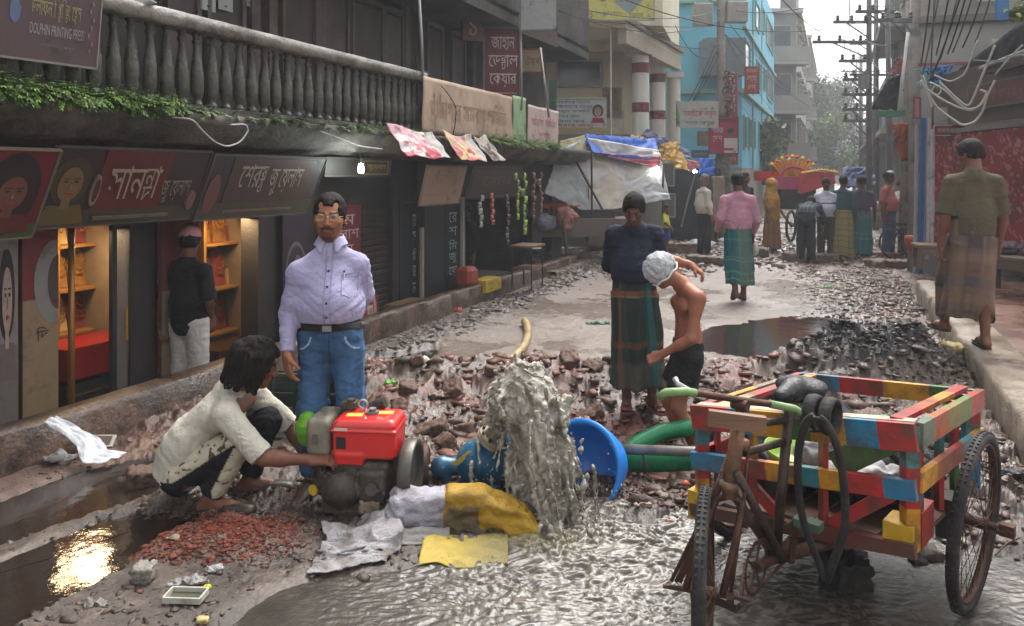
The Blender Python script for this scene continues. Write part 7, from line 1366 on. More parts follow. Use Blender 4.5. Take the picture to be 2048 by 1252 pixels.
for i, (x, z) in enumerate(((8.2, 4.9), (9.0, 4.2), (8.4, 3.9), (9.3, 5.2))): m = MB(); m.box((x, 13.05-(x-7.3)*.27+.05, z), (.45, .03, .35)); UB.put('print_panel', m, flat(['#a39f9c', '#9a9894', '#a3a09a', '#958f88'][i]))
R1 = Bld('market stall shop with red patterned cloth wall and black awning on the right', (7.2, 11, .36))
W0, W1, W2 = np.array([6.97, 12.4]), np.array([6.83, 10.0]), np.array([6.70, 7.4])
def redcol(V):
    q = V*np.array([9, 9, 9.]); n = ridged(q+fbm(V*5, 2, 3)[:, None]*1.5, 2, 7); C = np.where((n > .84)[:, None], np.array(h('#8f605a')), np.array(h('#701216'))); m = fbm(V*3, 3, 9); C = np.where((m > .22)[:, None] & (n < .8)[:, None], np.array(h('#571014')), C); return C
q, f = grid_sheet(lambda u, v: (W0[0]+(W2[0]-W0[0])*u+.03*np.sin(v*6+u*20)*0+.02*fbm(np.stack([u*12, v*3], -1), 3, 2), W0[1]+(W2[1]-W0[1])*u, .60+(2.42-.60)*v+.02*np.sin(u*9)), 150, 70, .01)
obj_from('red_cloth_wall', q-np.array(R1.r.location), f[:, ::-1], pm('red_cloth', rough=.8, var=.15, scale=12, bump=.2, vcol=True), R1.r, redcol(q), True)
m = MB(); m.bar((*W0, .5), (*W0, 2.5), .07, .07); m.bar((W0[0]-.06, W0[1]+.08, .35), (W0[0]-.02, W0[1]+.08, 2.7), .04, .04); R1.put('corner_post', m, flat('#b3aeb0')); m = MB(); m.bar((W0[0]-.16, W0[1]+.12, .1), (W0[0]-.10, W0[1]+.12, 2.7), .06, .06); R1.put('corner_post', m, flat('#2c5a94')); m = MB(); m.bar((W0[0]-.24, W0[1]+.14, .1), (W0[0]-.2, W0[1]+.14, 2.6), .04, .04); R1.put('corner_post', m, flat('#8d9496'))
for z0, z1, c in ((2.44, 2.50, '#6a6560'), (.50, .58, '#5a4a40')): m = MB(); m.bar((*W0, z0), (*W2, z0), .06, .07); R1.put('rail', m, flat(c))
m = MB(); m.bar((W0[0]+.05, W0[1]+.1, 2.95), (W2[0]+.05, W2[1], 2.95), .06, .85); R1.put('header_board', m, pm('header_brown', h('#4a403b'), rough=.6, var=.4, scale=3, dirt=.5))
m = MB(); m.box((8.9, 10.4, 1.8), (3.2, .1, 3.)); m.box((10.4, 9, 1.8), (.1, 4, 3.)); R1.put('inner_wall', m, plaster('#4a4541'))
def yawz(b): return b
UR = unit(np.array([W2[0]-W0[0], W2[1]-W0[1], 0])); UL = unit(np.array([.35, -.94, 0]))
bd = Board('shop_sign', 'dark red header sign with faint pale letters under the black awning', 'sign', (W1[0]-.02, W1[1]+1.2, 2.72), UR, LZ, 2.0, .34, '#4f2f2a', .03, '#5a544e'); bd.text('ভাই ভাই ে{স|ট}ার', .15, .2, .85, .8, '#7a4038')
bd = Board('shop_sign', 'small crimson sign with a white line of letters at the corner post', 'sign', (*ZP(1868, 271, 11.9)[:2], ZP(1868, 271, 11.9)[2]), (1, -.15, 0), LZ, .46, .16, '#6f1a24', .03, '#a39f9a', .015); bd.text('বাজার বাজার', .1, .3, .9, .7, '#b09a98')
bd = Board('white_board', 'grey white blank board above the small crimson sign', 'sign', (*ZP(1870, 249, 12.0)[:2], ZP(1870, 249, 12.0)[2]), (1, -.1, 0), LZ, .46, .28, '#8d8b86', .03)
A0, A1, A2, A3 = np.array(ZP(1888, 168, 12.6)), np.array(ZP(2250, 40, 7.6)), np.array([9.5, 8.6, 4.6]), np.array([9.3, 13.0, 4.1])
def awn(u, v):
    P_ = (A0*(1-u)[..., None]+A1*u[..., None])*(1-v)[..., None]+(A3*(1-u)[..., None]+A2*u[..., None])*v[..., None]; z = P_[..., 2]-.18*np.sin(u*PI)*(.4+v)-.06*np.abs(np.sin(u*9))*np.sin(v*PI)+.05*fbm(np.stack([u*8, v*5], -1), 3, 4); return P_[..., 0], P_[..., 1], z
q, f = grid_sheet(awn, 60, 30, .012); tag(obj_from('black_awning', q, f, pm('black_tarp', h('#1b1b1e'), rough=.75, spec=.15, var=.4, scale=5, bump=.4, bscale=14), None, None, True), 'sagging black tarpaulin awning over the shop on the right', 'awning')

def skirt(u, v): px = 1885+365*u; Y = 12.4-4.4*u; yt = np.interp(u, [0, .15, .3, .45, 1], [165, 122, 82, 40, -60]); yb = np.interp(u, [0, .12, .3, .45, 1], [182, 222, 212, 165, 120])+5*np.sin(u*60); Z = CAMH-(yt*(1-v)+yb*v-350)/FPX*Y; q = .05*fbm(np.stack([u*14, v*3], -1), 3, 5); return (px-1024)/FPX*Y-q, Y-q, Z
q, f = grid_sheet(skirt, 80, 16, .01); tag(obj_from('awning_skirt', q, f, pm('black_tarp'), None, None, True), 'hanging front skirt of the black awning', 'awning')
m = MB(); rr = random.Random(8)
for i in range(60):
    u, v = rr.uniform(.45, 1), rr.uniform(0, .5); P_ = np.array([np.array(c).item() for c in awn(np.array(u), np.array(v))]); d = unit([rr.uniform(-1, 1), rr.uniform(-1, 1), rr.uniform(-.2, .3)]); m.bar(P_+[0, 0, .04], P_+d*rr.uniform(.2, .7)+[0, 0, .08], .02, .02)
tag(m.build('sticks', pm('grey_sticks', h('#8a8884'), rough=.7), None), 'tangle of grey sticks and scraps lying on the black awning', 'sticks', kind='stuff')
b = camboard('blue_board', 'narrow bright blue board at the top right corner', 1994, -30, 2018, 40, 8.8, '#3a6a98', .04); fronds('roof_leaves', 160, (0, .1), (-.1, .1), 0, lambda x: 1, .3, 'x', 9, cols=('#6a7a2a', '#7a8a34'))
o = bpy.data.objects['roof_leaves']; o.location = np.array(ZP(2035, 28, 8.8))-Lp(0, 0, 0); tag(o, 'yellow green leaves at the top right corner above the awning', 'plants')
m = MB(); m.tube([A1+[0, 0, .04], lerp(A1, A0, .5)+[0, 0, .05], A0+[0, 0, .02]], .035, 8); single('bamboo_pole', m, pm('pale_pole', h('#85817a'), rough=.6), 'pale pole along the front edge of the black awning', 'pole', smooth=True)
def bench(label, x, y, z, w_, d_, hh, rz, col='#6a5846'):
    r = thing('wooden_bench', label, 'bench', (x, y, z), rz); wm = pm('bench_wood'+col, h(col), rough=.6, var=.4, scale=5, ani=(.3, 1, 1), bump=.3, dirt=.4)
    for k in range(3): m = MB(); m.box((0, (k-1)*d_/3, hh), (w_, d_/3-.01, .045)); om('plank', m, wm, r)
    for sx in (-1, 1):
        for sy in (-1, 1): m = MB(); m.box((sx*(w_/2-.05), sy*(d_/2-.05), hh/2-.01), (.06, .06, hh-.03)); om('leg', m, wm, r)
    m = MB(); m.box((0, -d_/2+.03, hh-.08), (w_-.06, .03, .10)); m.box((0, d_/2-.03, hh-.08), (w_-.06, .03, .10)); om('apron', m, wm, r)
x, y, z = ZP(1872, 535, 11.6); bench('rough low wooden bench beside the red cloth wall', x, y, .30, .62, .5, .36, -.3); x, y, _ = ZP(2030, 560, 8.6); bench('dark wooden stall table behind the man in the olive t-shirt', 6.15, 8.9, .33, 1.1, .5, .42, -1.1, '#4a3c32')
m = MB(); m.box((6.36, 8.0, .33+.22), (.30, .25, .44)); m.box((6.36, 8.0, .80), (.33, .28, .04)); single('steel_cabinet', m, pm('cabinet_grey', h('#7a7a78'), rough=.4, metal=.3, dirt=.4), 'grey metal cabinet at the right edge of the photo', 'cabinet')
soft('cloth_bundle', 'bundle of purple and dark cloth on the stall table at the right edge', 'bundle', (6.35, 9.0, .86), (.25, .2, .12), pm('purple_bundle', h('#4a3a48'), rough=.9, var=.5, scale=14), .02, .06, (8, 8, 8), 3, extra=[((6.1, 9.3, .84), (.2, .15, .08))])
def drape(name, label, P00, P10, P11, P01, col, mat, sagz=.1, amp=.06, nu=50, nv=40, seed=1, cols=None, cat='tarpaulin', folds=(3, 3), ruf=0):
    P00, P10, P11, P01 = [np.array(p, float) for p in (P00, P10, P11, P01)]; nrm = unit(np.cross(P10-P00, P01-P00)); L = np.linalg.norm(P10-P00); 
    def fn(u, v):
        P_ = (P00*(1-u)[..., None]+P10*u[..., None])*(1-v)[..., None]+(P01*(1-u)[..., None]+P11*u[..., None])*v[..., None]; q = np.stack([u*folds[0]*1.7, v*folds[1]*1.7], -1); d = amp*(ridged(q+fbm(q*1.3, 2, seed)[..., None]*.8, 3, seed)-.6)*2+ruf*np.sin(u*folds[0]*9+seed+2*v)*v
        P_ = P_+nrm*d[..., None]; P_[..., 2] -= sagz*np.sin(u*PI)*np.sin(v*PI)**.5+.05*fbm(np.stack([u*4, v*0+seed], -1), 3, seed+3)*(1-v); return tuple(np.moveaxis(P_, -1, 0))
    q, f = grid_sheet(fn, nu, nv, .008); C = None
    if cols is not None: u_ = np.tile(np.repeat(np.linspace(0, 1, nu), nv), 2); v_ = np.tile(np.tile(np.linspace(0, 1, nv), nu), 2); C = cols(u_, v_, q)
    o = obj_from(name, q, f, mat, None, C, True); return tag(o, label, cat)
polym = pm('polythene', rough=.28, var=.15, scale=3, bump=.3, bscale=14, vcol=True, spec=.6)
def pc(base, alt, sd_=1): return lambda u, v, q: lerp(np.array(h(base)), np.array(h(alt)), sstep(-.3, .4, fbm(q*1.6, 3, sd_))[:, None])
YS = 14.6
drape('polythene_sheet', 'large translucent grey polythene sheet over the market stall', ZP(1180, 428, YS), ZP(1340, 400, YS+1.2), ZP(1318, 300, YS+1.6), ZP(1172, 275, YS+.3), '', polym, .02, .045, 60, 50, 3, pc('#a3a4a8', '#b8ae9f', 5), folds=(1.8, 2.2))
drape('polythene_sheet', 'grey polythene flap stretched to the lower left of the stall', ZP(1088, 385, YS-.6), ZP(1180, 428, YS), ZP(1172, 275, YS+.3), ZP(1120, 300, YS-.3), '', polym, .02, .045, 40, 40, 6, pc('#969b9d', '#aaa9a5', 6), folds=(1.6, 2))
drape('cream_sheet', 'cream cloth sheet over the upper left corner of the stall', ZP(1119, 330, YS-.35), ZP(1163, 330, YS-.05), ZP(1170, 270, YS+.25), ZP(1119, 282, YS-.1), '', pm('cream_tarp', h('#a59c7c'), rough=.7, var=.15), .0, .03, 24, 20, 7)
drape('blue_tarp', 'blue tarpaulin strip along the top of the polythene stall', ZP(1185, 306, YS), ZP(1318, 318, YS+1.4), ZP(1312, 278, YS+2.0), ZP(1168, 268, YS+.4), '', pm('blue_tarp', h('#2458b0'), rough=.5, var=.3, scale=4, bump=.3, spec=.25), .22, .035, 46, 20, 8, folds=(5, 2))
drape('red_tarp', 'dull red tarpaulin edge below the blue strip', ZP(1215, 312, YS+.3), ZP(1320, 336, YS+1.3), ZP(1320, 312, YS+1.45), ZP(1200, 305, YS+.2), '', pm('red_tarp', h('#80303c'), rough=.4, var=.2), .05, .03, 36, 12, 9)
drape('yellow_tarp', 'yellow tarpaulin hanging behind the blue strip', ZP(1252, 306, YS+1.9), ZP(1312, 290, YS+2.2), ZP(1310, 282, YS+2.6), ZP(1262, 268, YS+2.3), '', pm('yellow_tarp', h('#a8801c'), rough=.4, var=.25, scale=4, bump=.3), .05, .06, 30, 14, 10)
drape('yellow_tarp', 'ochre tarpaulin roof falling towards the lane', ZP(1315, 325, YS+2.4), ZP(1382, 345, YS+4), ZP(1352, 282, YS+4.4), ZP(1318, 290, YS+2.6), '', pm('yellow_tarp'), .05, .10, 36, 26, 11, folds=(4, 3))
drape('lilac_tarp', 'grey lilac tarpaulin ridge behind the yellow ones', ZP(1282, 285, YS+3.2), ZP(1385, 318, YS+5), ZP(1375, 300, YS+5.2), ZP(1295, 258, YS+3.4), '', pm('lilac_tarp', h('#70708c'), rough=.4, var=.25), .02, .08, 40, 14, 12, folds=(5, 2)); drape('maroon_tarp', 'maroon tarpaulin edge at the lane end of the stalls', ZP(1382, 345, YS+4.2), ZP(1410, 352, YS+5), ZP(1400, 325, YS+5.1), ZP(1372, 318, YS+4.4), '', pm('red_tarp'), .0, .04, 16, 10, 13)
drape('blue_tarp', 'small blue tarpaulin behind the grey haired man', ZP(1398, 350, 18.5), ZP(1430, 352, 18.9), ZP(1428, 318, 19), ZP(1398, 315, 18.8), '', pm('blue_tarp'), .0, .06, 18, 14, 14); drape('beige_sheet', 'beige sheet hanging from the small blue tarpaulin', ZP(1425, 440, 18.0), ZP(1450, 440, 18.2), ZP(1448, 352, 18.4), ZP(1425, 352, 18.2), '', pm('beige_sheet', h('#7a6a5a'), rough=.8, var=.2), 0, .05, 14, 20, 15)
dkw = pm('dark_stall_pole', h('#3a332c'), rough=.7)
for i, (P_, lab) in enumerate((([ZP(1183, 300, YS-.2), ZP(1184, 470, YS-.2)], 'upright dark pole in front of the polythene stall'), ([ZP(1148, 315, YS-.3), ZP(1205, 420, YS+.1)], 'slanting stick across the polythene stall'), ([ZP(1326, 332, YS+1.2), ZP(1326, 455, YS+1.3)], 'stall pole under the small bright bulb'), ([ZP(1392, 340, 18.0), ZP(1362, 455, 16.8)], 'long slanting pole left of the grey haired man'), ([ZP(1126, 440, 13.5), ZP(1134, 510, 13.4)], 'short brown stake before the polythene stall'))):
    m = MB(); m.tube(P_, .022 if i != 4 else .04, 6); single('pole', m, dkw, lab, 'pole')
for i, (px, py, Y) in enumerate(((1314, 337, YS+1.2), (1390, 343, YS+4))): m = MB(); m.lathe([(0, -.05), (.05, -.02), (.05, .02), (0, .05)], 10, ZP(px, py, Y)); single('lamp', m, pm('white_glow'), ['small bright bulb at the stall end under the red tarpaulin', 'small bright bulb hanging from the lilac tarpaulin'][i], 'lamp', smooth=True)
m = MB(); m.lathe([(0, -.04), (.05, 0), (0, .04)], 10, ZP(1108, 119, 17.5)); single('lamp', m, pm('white_glow'), 'small bright bulb on the wall of the cream building', 'lamp', smooth=True)
m = MB(); m.box(ZP(1160, 452, YS+.2), (1.9, 1.0, .35)); m.box(ZP(1200, 470, YS), (.5, .5, .3)); single('stall_plinth', m, plaster('#6a5a4e', dirt=.6), 'low muddy plinth under the polythene stall', 'plinth')
m = MB(); m.box(np.array(ZP(1195, 440, YS+.1)), (.62, .5, .42)); single('dark_box', m, dark, 'dark metal box under the polythene stall', 'box')
soft('cloth_bundle', 'white and lilac cloth bundle at the left foot of the stall', 'bundle', ZP(1095, 445, 14.2), (.22, .2, .16), pm('lilac_bundle', h('#8a8694'), rough=.8, var=.3), .025, .08, (5, 5, 5), 3); soft('cloth_bundle', 'pinkish bundle with white cloth over it beside the lilac bundle', 'bundle', ZP(1130, 435, 14.0), (.20, .18, .22), pm('pink_bundle', h('#8a5f54'), rough=.8, var=.3), .025, .08, (5, 5, 5), 4); soft('cloth_bundle', 'red orange cloth edge under the grey polythene flap', 'bundle', ZP(1120, 412, 14.4), (.42, .1, .06), pm('orange_bundle', h('#94482c'), rough=.8, var=.3), .025, .06, (5, 5, 5), 5)
for i, (px, yy) in enumerate(((1338, 350), (1340, 412))): b = camboard('stall_shutter', ['upper pale framed shutter below the ochre tarpaulin', 'lower pale framed shutter below the ochre tarpaulin'][i], px-14, yy-24, px+10, yy+22, YS+2.6, '#5a5c58', .04, '#8d8d84')
m = MB(); m.box(ZP(1385, 410, 19.5), (1.3, .6, 1.9)); single('stall_cabin', m, pm('cabin_dark', h('#24262a'), rough=.7), 'dark stall cabin behind the slanting pole', 'stall')
RK_ = thing('decorated_rickshaw', 'cycle rickshaw with hood decked in yellow, red and pink trimmings in the crowd', 'rickshaw', ZP(1590, 480, 17.5)[:2]+(.0,), 0)
def rput(name, mb, mat, smooth=False): return obj_from(name, np.concatenate(mb.V)-np.array(RK_.location), mb.F, mat, RK_, np.concatenate(mb.C), smooth)
yl, rd, pk = flat('#c08a1c'), flat('#b0302c'), flat('#a84c6c')
m = MB(); c_ = np.array(ZP(1583, 345, 17.3)); 
for i in range(11): a = (i-5)*.16; m.bar(c_+[math.sin(a)*.25, 0, -.1], c_+[math.sin(a)*.62, -.02, .30*math.cos(a)], .07, .05)
rput('hood_fan', m, yl)
for i in range(9): m = MB(); m.lathe([(0, 0), (.06, .05), (0, .12)], 6, tuple(c_+[(i-4)*.12, -.05, .32-.012*(i-4)**2])); rput('hood_tassel', m, flat(['#c0a01c', '#b8401c'][i % 2]))
m = MB(); m.torus(tuple(c_+[0, -.1, -.16]), .30, .022, (0, 1, 0), 24, 6, flat=(1.6, 1)); rput('hood_rim', m, pk)
m = MB(); m.box(c_+[0, .1, -.25], (.9, .5, .3)); rput('seat_back', m, pk); m = MB(); m.box(np.array(ZP(1535, 352, 17.6)), (.55, .3, .22)); rput('side_flap', m, rd)
q_ = np.array(ZP(1625, 362, 17.0)); m = MB(); m.slab([q_+[-.35, 0, -.28], q_+[.40, 0, -.05], q_+[.35, 0, .18], q_+[-.30, 0, .22]], .3); rput('side_flap', m, flat('#b84c50')); m = MB()
for i in range(12): m.lathe([(0, 0), (.05, .03), (0, .08)], 6, tuple(q_+[-.35+i*.07, -.32, .22-abs(i-6)*.012])); 
rput('fringe', m, yl).__setitem__('kind', 'stuff'); m = MB(); m.box(np.array(ZP(1590, 398, 17.2)), (.8, .4, .45)); rput('engine_cover', m, pm('dark_greased'))
for cx, ph in ((1582, 0), (1618, 1)):
    cw = np.array(ZP(cx, 452, 16.6)); m = MB(); m.torus(cw, .33, .03, (1, -.75, 0), 36, 6); rput('wheel', m, rubber, True)
    for i in range(12): a = i*PI/6; M_ = frame_of((1, -.75, 0)); m = MB(); m.cyl(cw, cw+M_@np.array([.32*math.cos(a), .32*math.sin(a), 0]), .004, n=4); rput('spoke', m, steel)
m = MB(); m.tube([ZP(1560, 420, 16.7), ZP(1582, 452, 16.6), ZP(1640, 440, 17)], .03, 6); rput('frame', m, rust)
drape('blue_canopy', 'dark blue cloth canopy over a stall behind the men in lungis', ZP(1680, 380, 18.5), ZP(1752, 372, 18.5), ZP(1745, 334, 19), ZP(1685, 336, 19), '', pm('navy_tarp', h('#2c3462'), rough=.6, var=.3), .0, .10, 30, 20, 21, cat='canopy')
bx, by = ZP(1800, 490, 15.2)[:2]; bc = thing('bicycle', 'old bicycle leaning among the slabs near the bench', 'bicycle', (bx, by, .05)); 
for dx_ in (-.18, .35): m = MB(); m.torus((dx_, dx_*.4, .32), .30, .02, (.2, -1, .15), 30, 6); om('wheel', m, rubber, bc, None, True)
m = MB(); m.tube([(-.18, 0, .32), (0, 0, .6), (.3, .1, .62), (.35, .14, .32)], .016, 6); m.tube([(0, 0, .6), (.1, .05, .3), (.3, .1, .62)], .016, 6); om('frame', m, rust, bc); m = MB(); m.box((0, 0, .7), (.2, .12, .05)); om('saddle', m, dark, bc)
m = MB(); m.lathe([(.10, 0), (.14, .2), (.13, .26), (0, .27)], 12, ZP(1826, 470, 13.2)[:2]+(.42,)); single('bucket', m, flat('#a0402c'), 'orange red bucket on the ledge by the bench', 'bucket', smooth=True)
for i, (px, py, Y, c) in enumerate(((1822, 405, 19, '#8a8a84'), (1752, 430, 18, '#7a7670'))): soft('sack_pile', ['pale sacks stacked by the man in the black t-shirt', 'grey sacks piled between the blue canopy and the salmon shirt'][i], 'sacks', ZP(px, py, Y), (.5, .3, .35), pm('pile'+c, h(c), rough=.8, var=.4), .04, .12, (3, 3, 3), i+3)
pc_ = pm('pole_concrete', h('#85807a'), rough=.8, var=.25, scale=3, bump=.2, dirt=.4); stl = pm('pole_steel', h('#6a6a6c'), rough=.5, metal=.3, var=.3)
def upole(label, px, Y, ztop, r, arms_, mat=pc_, tilt=0, z0=-.05, insul=3):
    x = XY(px, Y)[0]; R_ = thing('utility_pole', label, 'pole', (x, Y, z0)); m = MB(); m.cyl((0, 0, 0), (tilt, 0, ztop), r, r*.7, n=12); om('shaft', m, mat, R_, None, True)
    for (z, l, rt) in arms_:
        m = MB(); tx = tilt*z/ztop; m.bar((tx-l*rt, 0, z), (tx+l*(1-rt), 0, z), .07, .07); a_ = om('cross_arm', m, stl, R_); m = MB(); m.bar((tx-l*rt*.7, -.03, z), (tx, -.03, z-.4), .03, .03); m2 = om('brace', m, stl, R_)
        for k in range(insul): xx = tx-l*rt+(k+.3)*l/insul; m = MB(); m.lathe([(.02, 0), (.05, .03), (.03, .07), (.05, .10), (0, .15)], 8, (xx, 0, z+.035)); om('insulator', m, pm('insulator', h('#4a3a34'), rough=.3), a_)
    return R_
P1 = upole('concrete utility pole with boxes standing before the sky blue building', 1442, 20, 9, .14, [(6.6, 1.4, .5)]); 
for (px, py, w_, hh, lab) in ((1405, 30, .5, .6, 'left'), (1473, 25, .55, .55, 'right')): m = MB(); q = np.array(ZP(px, py, 19.9))-np.array(P1.location); m.box(q, (w_, .25, hh), bev=.02); om('meter_box', m, pm('box_grey', h('#8f8d88'), rough=.5), P1)
m = MB(); 
for k in range(22): z = 2.4+k*.10; m.torus((.17+.05*math.sin(k*2.3), -.12, z), .10+.04*math.sin(k*1.7), .018, (math.sin(k), 1, .4*math.cos(k*3)), 14, 5)
om('cable_bundle', m, cabd, P1, None, True)
upole('tall steel pole with many cross arms rising in the middle of the sky', 1738, 18, 9.5, .075, [(ZZ(40, 18), 1.0, .85), (ZZ(80, 18), 1.5, .9), (ZZ(118, 18), .8, .9), (ZZ(155, 18), .7, .9), (ZZ(185, 18), .8, .8), (ZZ(215, 18), .8, .8), (ZZ(238, 18), .8, .8)], stl)
m = MB(); q = np.array(ZP(1727, 165, 17.9)); m.cyl(q-[0, 0, .15], q+[0, 0, .18], .12, n=14); single('transformer', m, flat('#77787a'), 'small grey canister on the tall steel pole', 'transformer')
upole('second pole close behind the tall steel one', 1752, 24, 8, .10, [(6, 1.2, .7), (5, 1.2, .7)], stl); upole('pole further down the street in the centre', 1722, 45, 9, .14, [(8, 2, .6), (7, 2, .6), (5.5, 2, .6), (4, 2, .6)], stl); upole('small distant pole left of the others', 1708, 70, 8.5, .16, [(8, 2.4, .5), (7, 2.4, .5), (6, 2.4, .5)], stl); upole('faintest distant pole by the street tree', 1697, 100, 8, .2, [(7.5, 3, .5), (6, 3, .5)], stl)
upole('thick concrete pole beside the black awning', 1838, 13.6, 7, .19, [(4.6, .8, .6)]); upole('leaning concrete pole left of the thick one', 1808, 15.5, 7.5, .13, [(5.0, 1.0, .7), (6, 1.0, .7)], tilt=.25); upole('thin grey pole at the corner of the grey building', 1782, 17, 7, .07, [(5.5, .9, .8)], stl, tilt=-.1)
m = MB(); m.tube([ZP(1816, 65, 13.2), ZP(1797, 222, 13.2)], .028, 8); single('tube_light', m, pm('pale_tube', h('#b3b0ae'), rough=.4), 'long pale tube hanging slanted beside the leaning pole', 'tube', smooth=True)
b = camboard('green_sign', 'small green painted tray sign under the pale tube', 1760, 222, 1805, 232, 13.1, '#2f6a4c', .2, None, -.2)
drape('orange_cloth', 'orange brown cloth hanging from the pole above the black shirted man', ZP(1800, 322, 13.8), ZP(1830, 325, 13.9), ZP(1822, 245, 14), ZP(1785, 248, 13.9), '', pm('orange_cloth', h('#94482c'), rough=.8, var=.25), .0, .06, 20, 26, 31, cat='cloth')
drape('black_cloth', 'dark cloth canopy hanging left of the thick concrete pole', ZP(1742, 215, 14.4), ZP(1800, 222, 14.2), ZP(1800, 150, 14.4), ZP(1775, 160, 14.5), '', pm('black_tarp'), .0, .08, 20, 20, 32, cat='cloth')
drape('pink_rag', 'torn pinkish rag tied high on the leaning pole', ZP(1782, 150, 14), ZP(1808, 150, 14), ZP(1812, 112, 14), ZP(1786, 120, 14), '', pm('pink_rag', h('#94605c'), rough=.8, var=.3), 0, .08, 14, 14, 33, cat='cloth'); b = camboard('small_flag', 'small pink rectangular plate on the thick concrete pole', 1828, 195, 1843, 236, 12.9, '#a86a70', .03, '#6a4448', .3)
m = MB(); rr = random.Random(21); cq = np.array(ZP(1875, 150, 12.2))
for k in range(9): m.tube([cq+np.array([rr.uniform(-.25, .25), rr.uniform(-.1, .1), rr.uniform(-.16, .16)]) for _ in range(7)], .022, 5)
single('blue_rope', m, pm('blue_rope', h('#2c6aa0'), rough=.5, var=.4), 'tangled ball of blue rope and netting at the awning corner', 'rope', smooth=True); m = MB()
for k in range(5): m.tube([cq+np.array([rr.uniform(-.35, .1), rr.uniform(-.1, .1), rr.uniform(-.25, .1)]) for _ in range(6)], .014, 5)
single('pale_rope', m, pm('aqua_rope', h('#7ab0b0'), rough=.5), 'pale aqua strands hanging from the blue rope tangle', 'rope', smooth=True)
def wires(P0, P1, sag, r=.010, n=16): t = np.linspace(0, 1, n); P_ = np.outer(1-t, P0)+np.outer(t, P1); P_[:, 2] -= sag*4*t*(1-t); return P_
def wset(label, L, mat=cabd, r=.010, group='cables strung over the street'):
    for a, b, sg in L: m = MB(); m.tube(wires(np.array(a), np.array(b), sg), r, 5); o = single('overhead_cable', m, mat, label, 'cable', group, smooth=True)
loops = [((1842, 160), (1872, 215), (1900, 235), (1925, 252), (1950, 245), (1965, 225), (1975, 190)), ((1848, 175), (1885, 200), (1915, 215), (1945, 222), (1968, 205), (1990, 160)), ((1860, 165), (1890, 180), (1910, 200), (1935, 220), (1958, 215), (1975, 185), (1960, 180)), ((1845, 150), (1858, 190), (1864, 215)), ((1880, 165), (1905, 190), (1938, 218), (1965, 150), (1990, 90)), ((1868, 150), (1900, 165), (1930, 150), (1955, 80)), ((1990, 150), (2015, 120), (2045, 90)), ((1870, 170), (1862, 185), (1872, 192), (1882, 185), (1880, 160))]
for i, L in enumerate(loops): wire(['lowest', 'second', 'third', 'short', 'crossing', 'upper', 'outermost', 'small'][i]+' loop of pale cable hanging over the red cloth shop', [ZP(a, b, 10.6-.004*(a-1840)) for a, b in L], .017 if i < 5 else .013, cab)
for i, (x0, y0, x1, y1) in enumerate(((1900, -20, 1872, 110), (1918, -20, 1880, 120), (1935, -20, 1895, 108), (1948, -20, 1905, 105), (1968, -20, 1925, 95), (1985, -20, 1950, 85), (1925, -20, 1865, 150), (1880, -20, 1845, 150), (1862, -20, 1842, 130), (1870, -20, 1860, 165))):
    m = MB(); m.tube(wires(np.array(ZP(x0, y0, 10.5)), np.array(ZP(x1, y1, 11.5)), .05), .012, 5); single('dangling_cable', m, [cabd, pm('cable_grey', h('#5a5a5c'), rough=.5)][i % 2], 'dark cable dropping to the awning corner on the right', 'cable', 'cables dropping to the awning corner', smooth=True)
AA = lambda px, py, Y: ZP(px, py, Y)
wset('thin black cable crossing the street high up', [(AA(1000, 0, 12), AA(1442, 50, 20), .2), (AA(1060, -10, 12), AA(1442, 20, 20), .3), (AA(1114, 20, 13), AA(1442, 42, 20), .35), (AA(1200, -20, 14), AA(1738, 40, 18), .5), (AA(1442, 15, 20), AA(1738, -40, 18), .4), (AA(1442, 60, 20), AA(1722, 210, 45), 1.2), (AA(1442, 55, 20), AA(1625, 250, 60), 1.5), (AA(1460, 50, 20), AA(1700, 240, 60), 1.), (AA(1442, 95, 20), AA(1350, 240, 21), .3), (AA(1430, 90, 20), AA(1375, 205, 21), .1), (AA(1435, 100, 20), AA(1385, 205, 21), .0), (AA(1250, 40, 16.5), AA(1442, 90, 20), .3), (AA(1350, 50, 19), AA(1442, 100, 20), .5), (AA(1442, 120, 20), AA(1540, 215, 36), .6), (AA(1442, 140, 20), AA(1548, 230, 38), .8), (AA(1548, 180, 39), AA(1700, 250, 70), 1.0)])
wset('black cable running between the cross arms down the street', [(AA(1738+dx_, y_, 18), AA(1722+dx_*.4, y2, 45), .5) for dx_, y_, y2 in ((-50, 78, 178), (-20, 78, 178), (-40, 40, 160), (-25, 118, 200), (-30, 185, 215), (-30, 215, 235), (-25, 238, 250))]+[(AA(1722+dx_, y_, 45), AA(1705+dx_*.5, y2, 90), .6) for dx_, y_, y2 in ((-20, 160, 240), (0, 180, 250), (-15, 200, 258))]+[(AA(1738-40, 40, 18), AA(1700, -60, 10), .2), (AA(1738, 10, 18), AA(1838, -10, 13.6), .1), (AA(1738-10, 80, 18), AA(1838, 60, 13.6), .2), (AA(1738, 120, 18), AA(1838, 140, 13.6), .2), (AA(1738, 160, 18), AA(1808, 180, 15), .2), (AA(1690, 80, 18), AA(1500, -80, 12), .3)], group='cables along the pole line')
b = camboard('banner', 'torn white banner with red print tied between the cream building and the pole', 1352, 202, 1438, 255, 19.4, '#9a9c96', .02, None, .05, 'banner'); b.text('সবাইেক নতুন', .16, .35, .94, .7, '#a03844'); b.text('সমাজ েকয়ার', .2, .08, .9, .24, '#4a4a50'); b.poly([(0, 1), (.1, .3), (0, 0)], '#7a9a68')
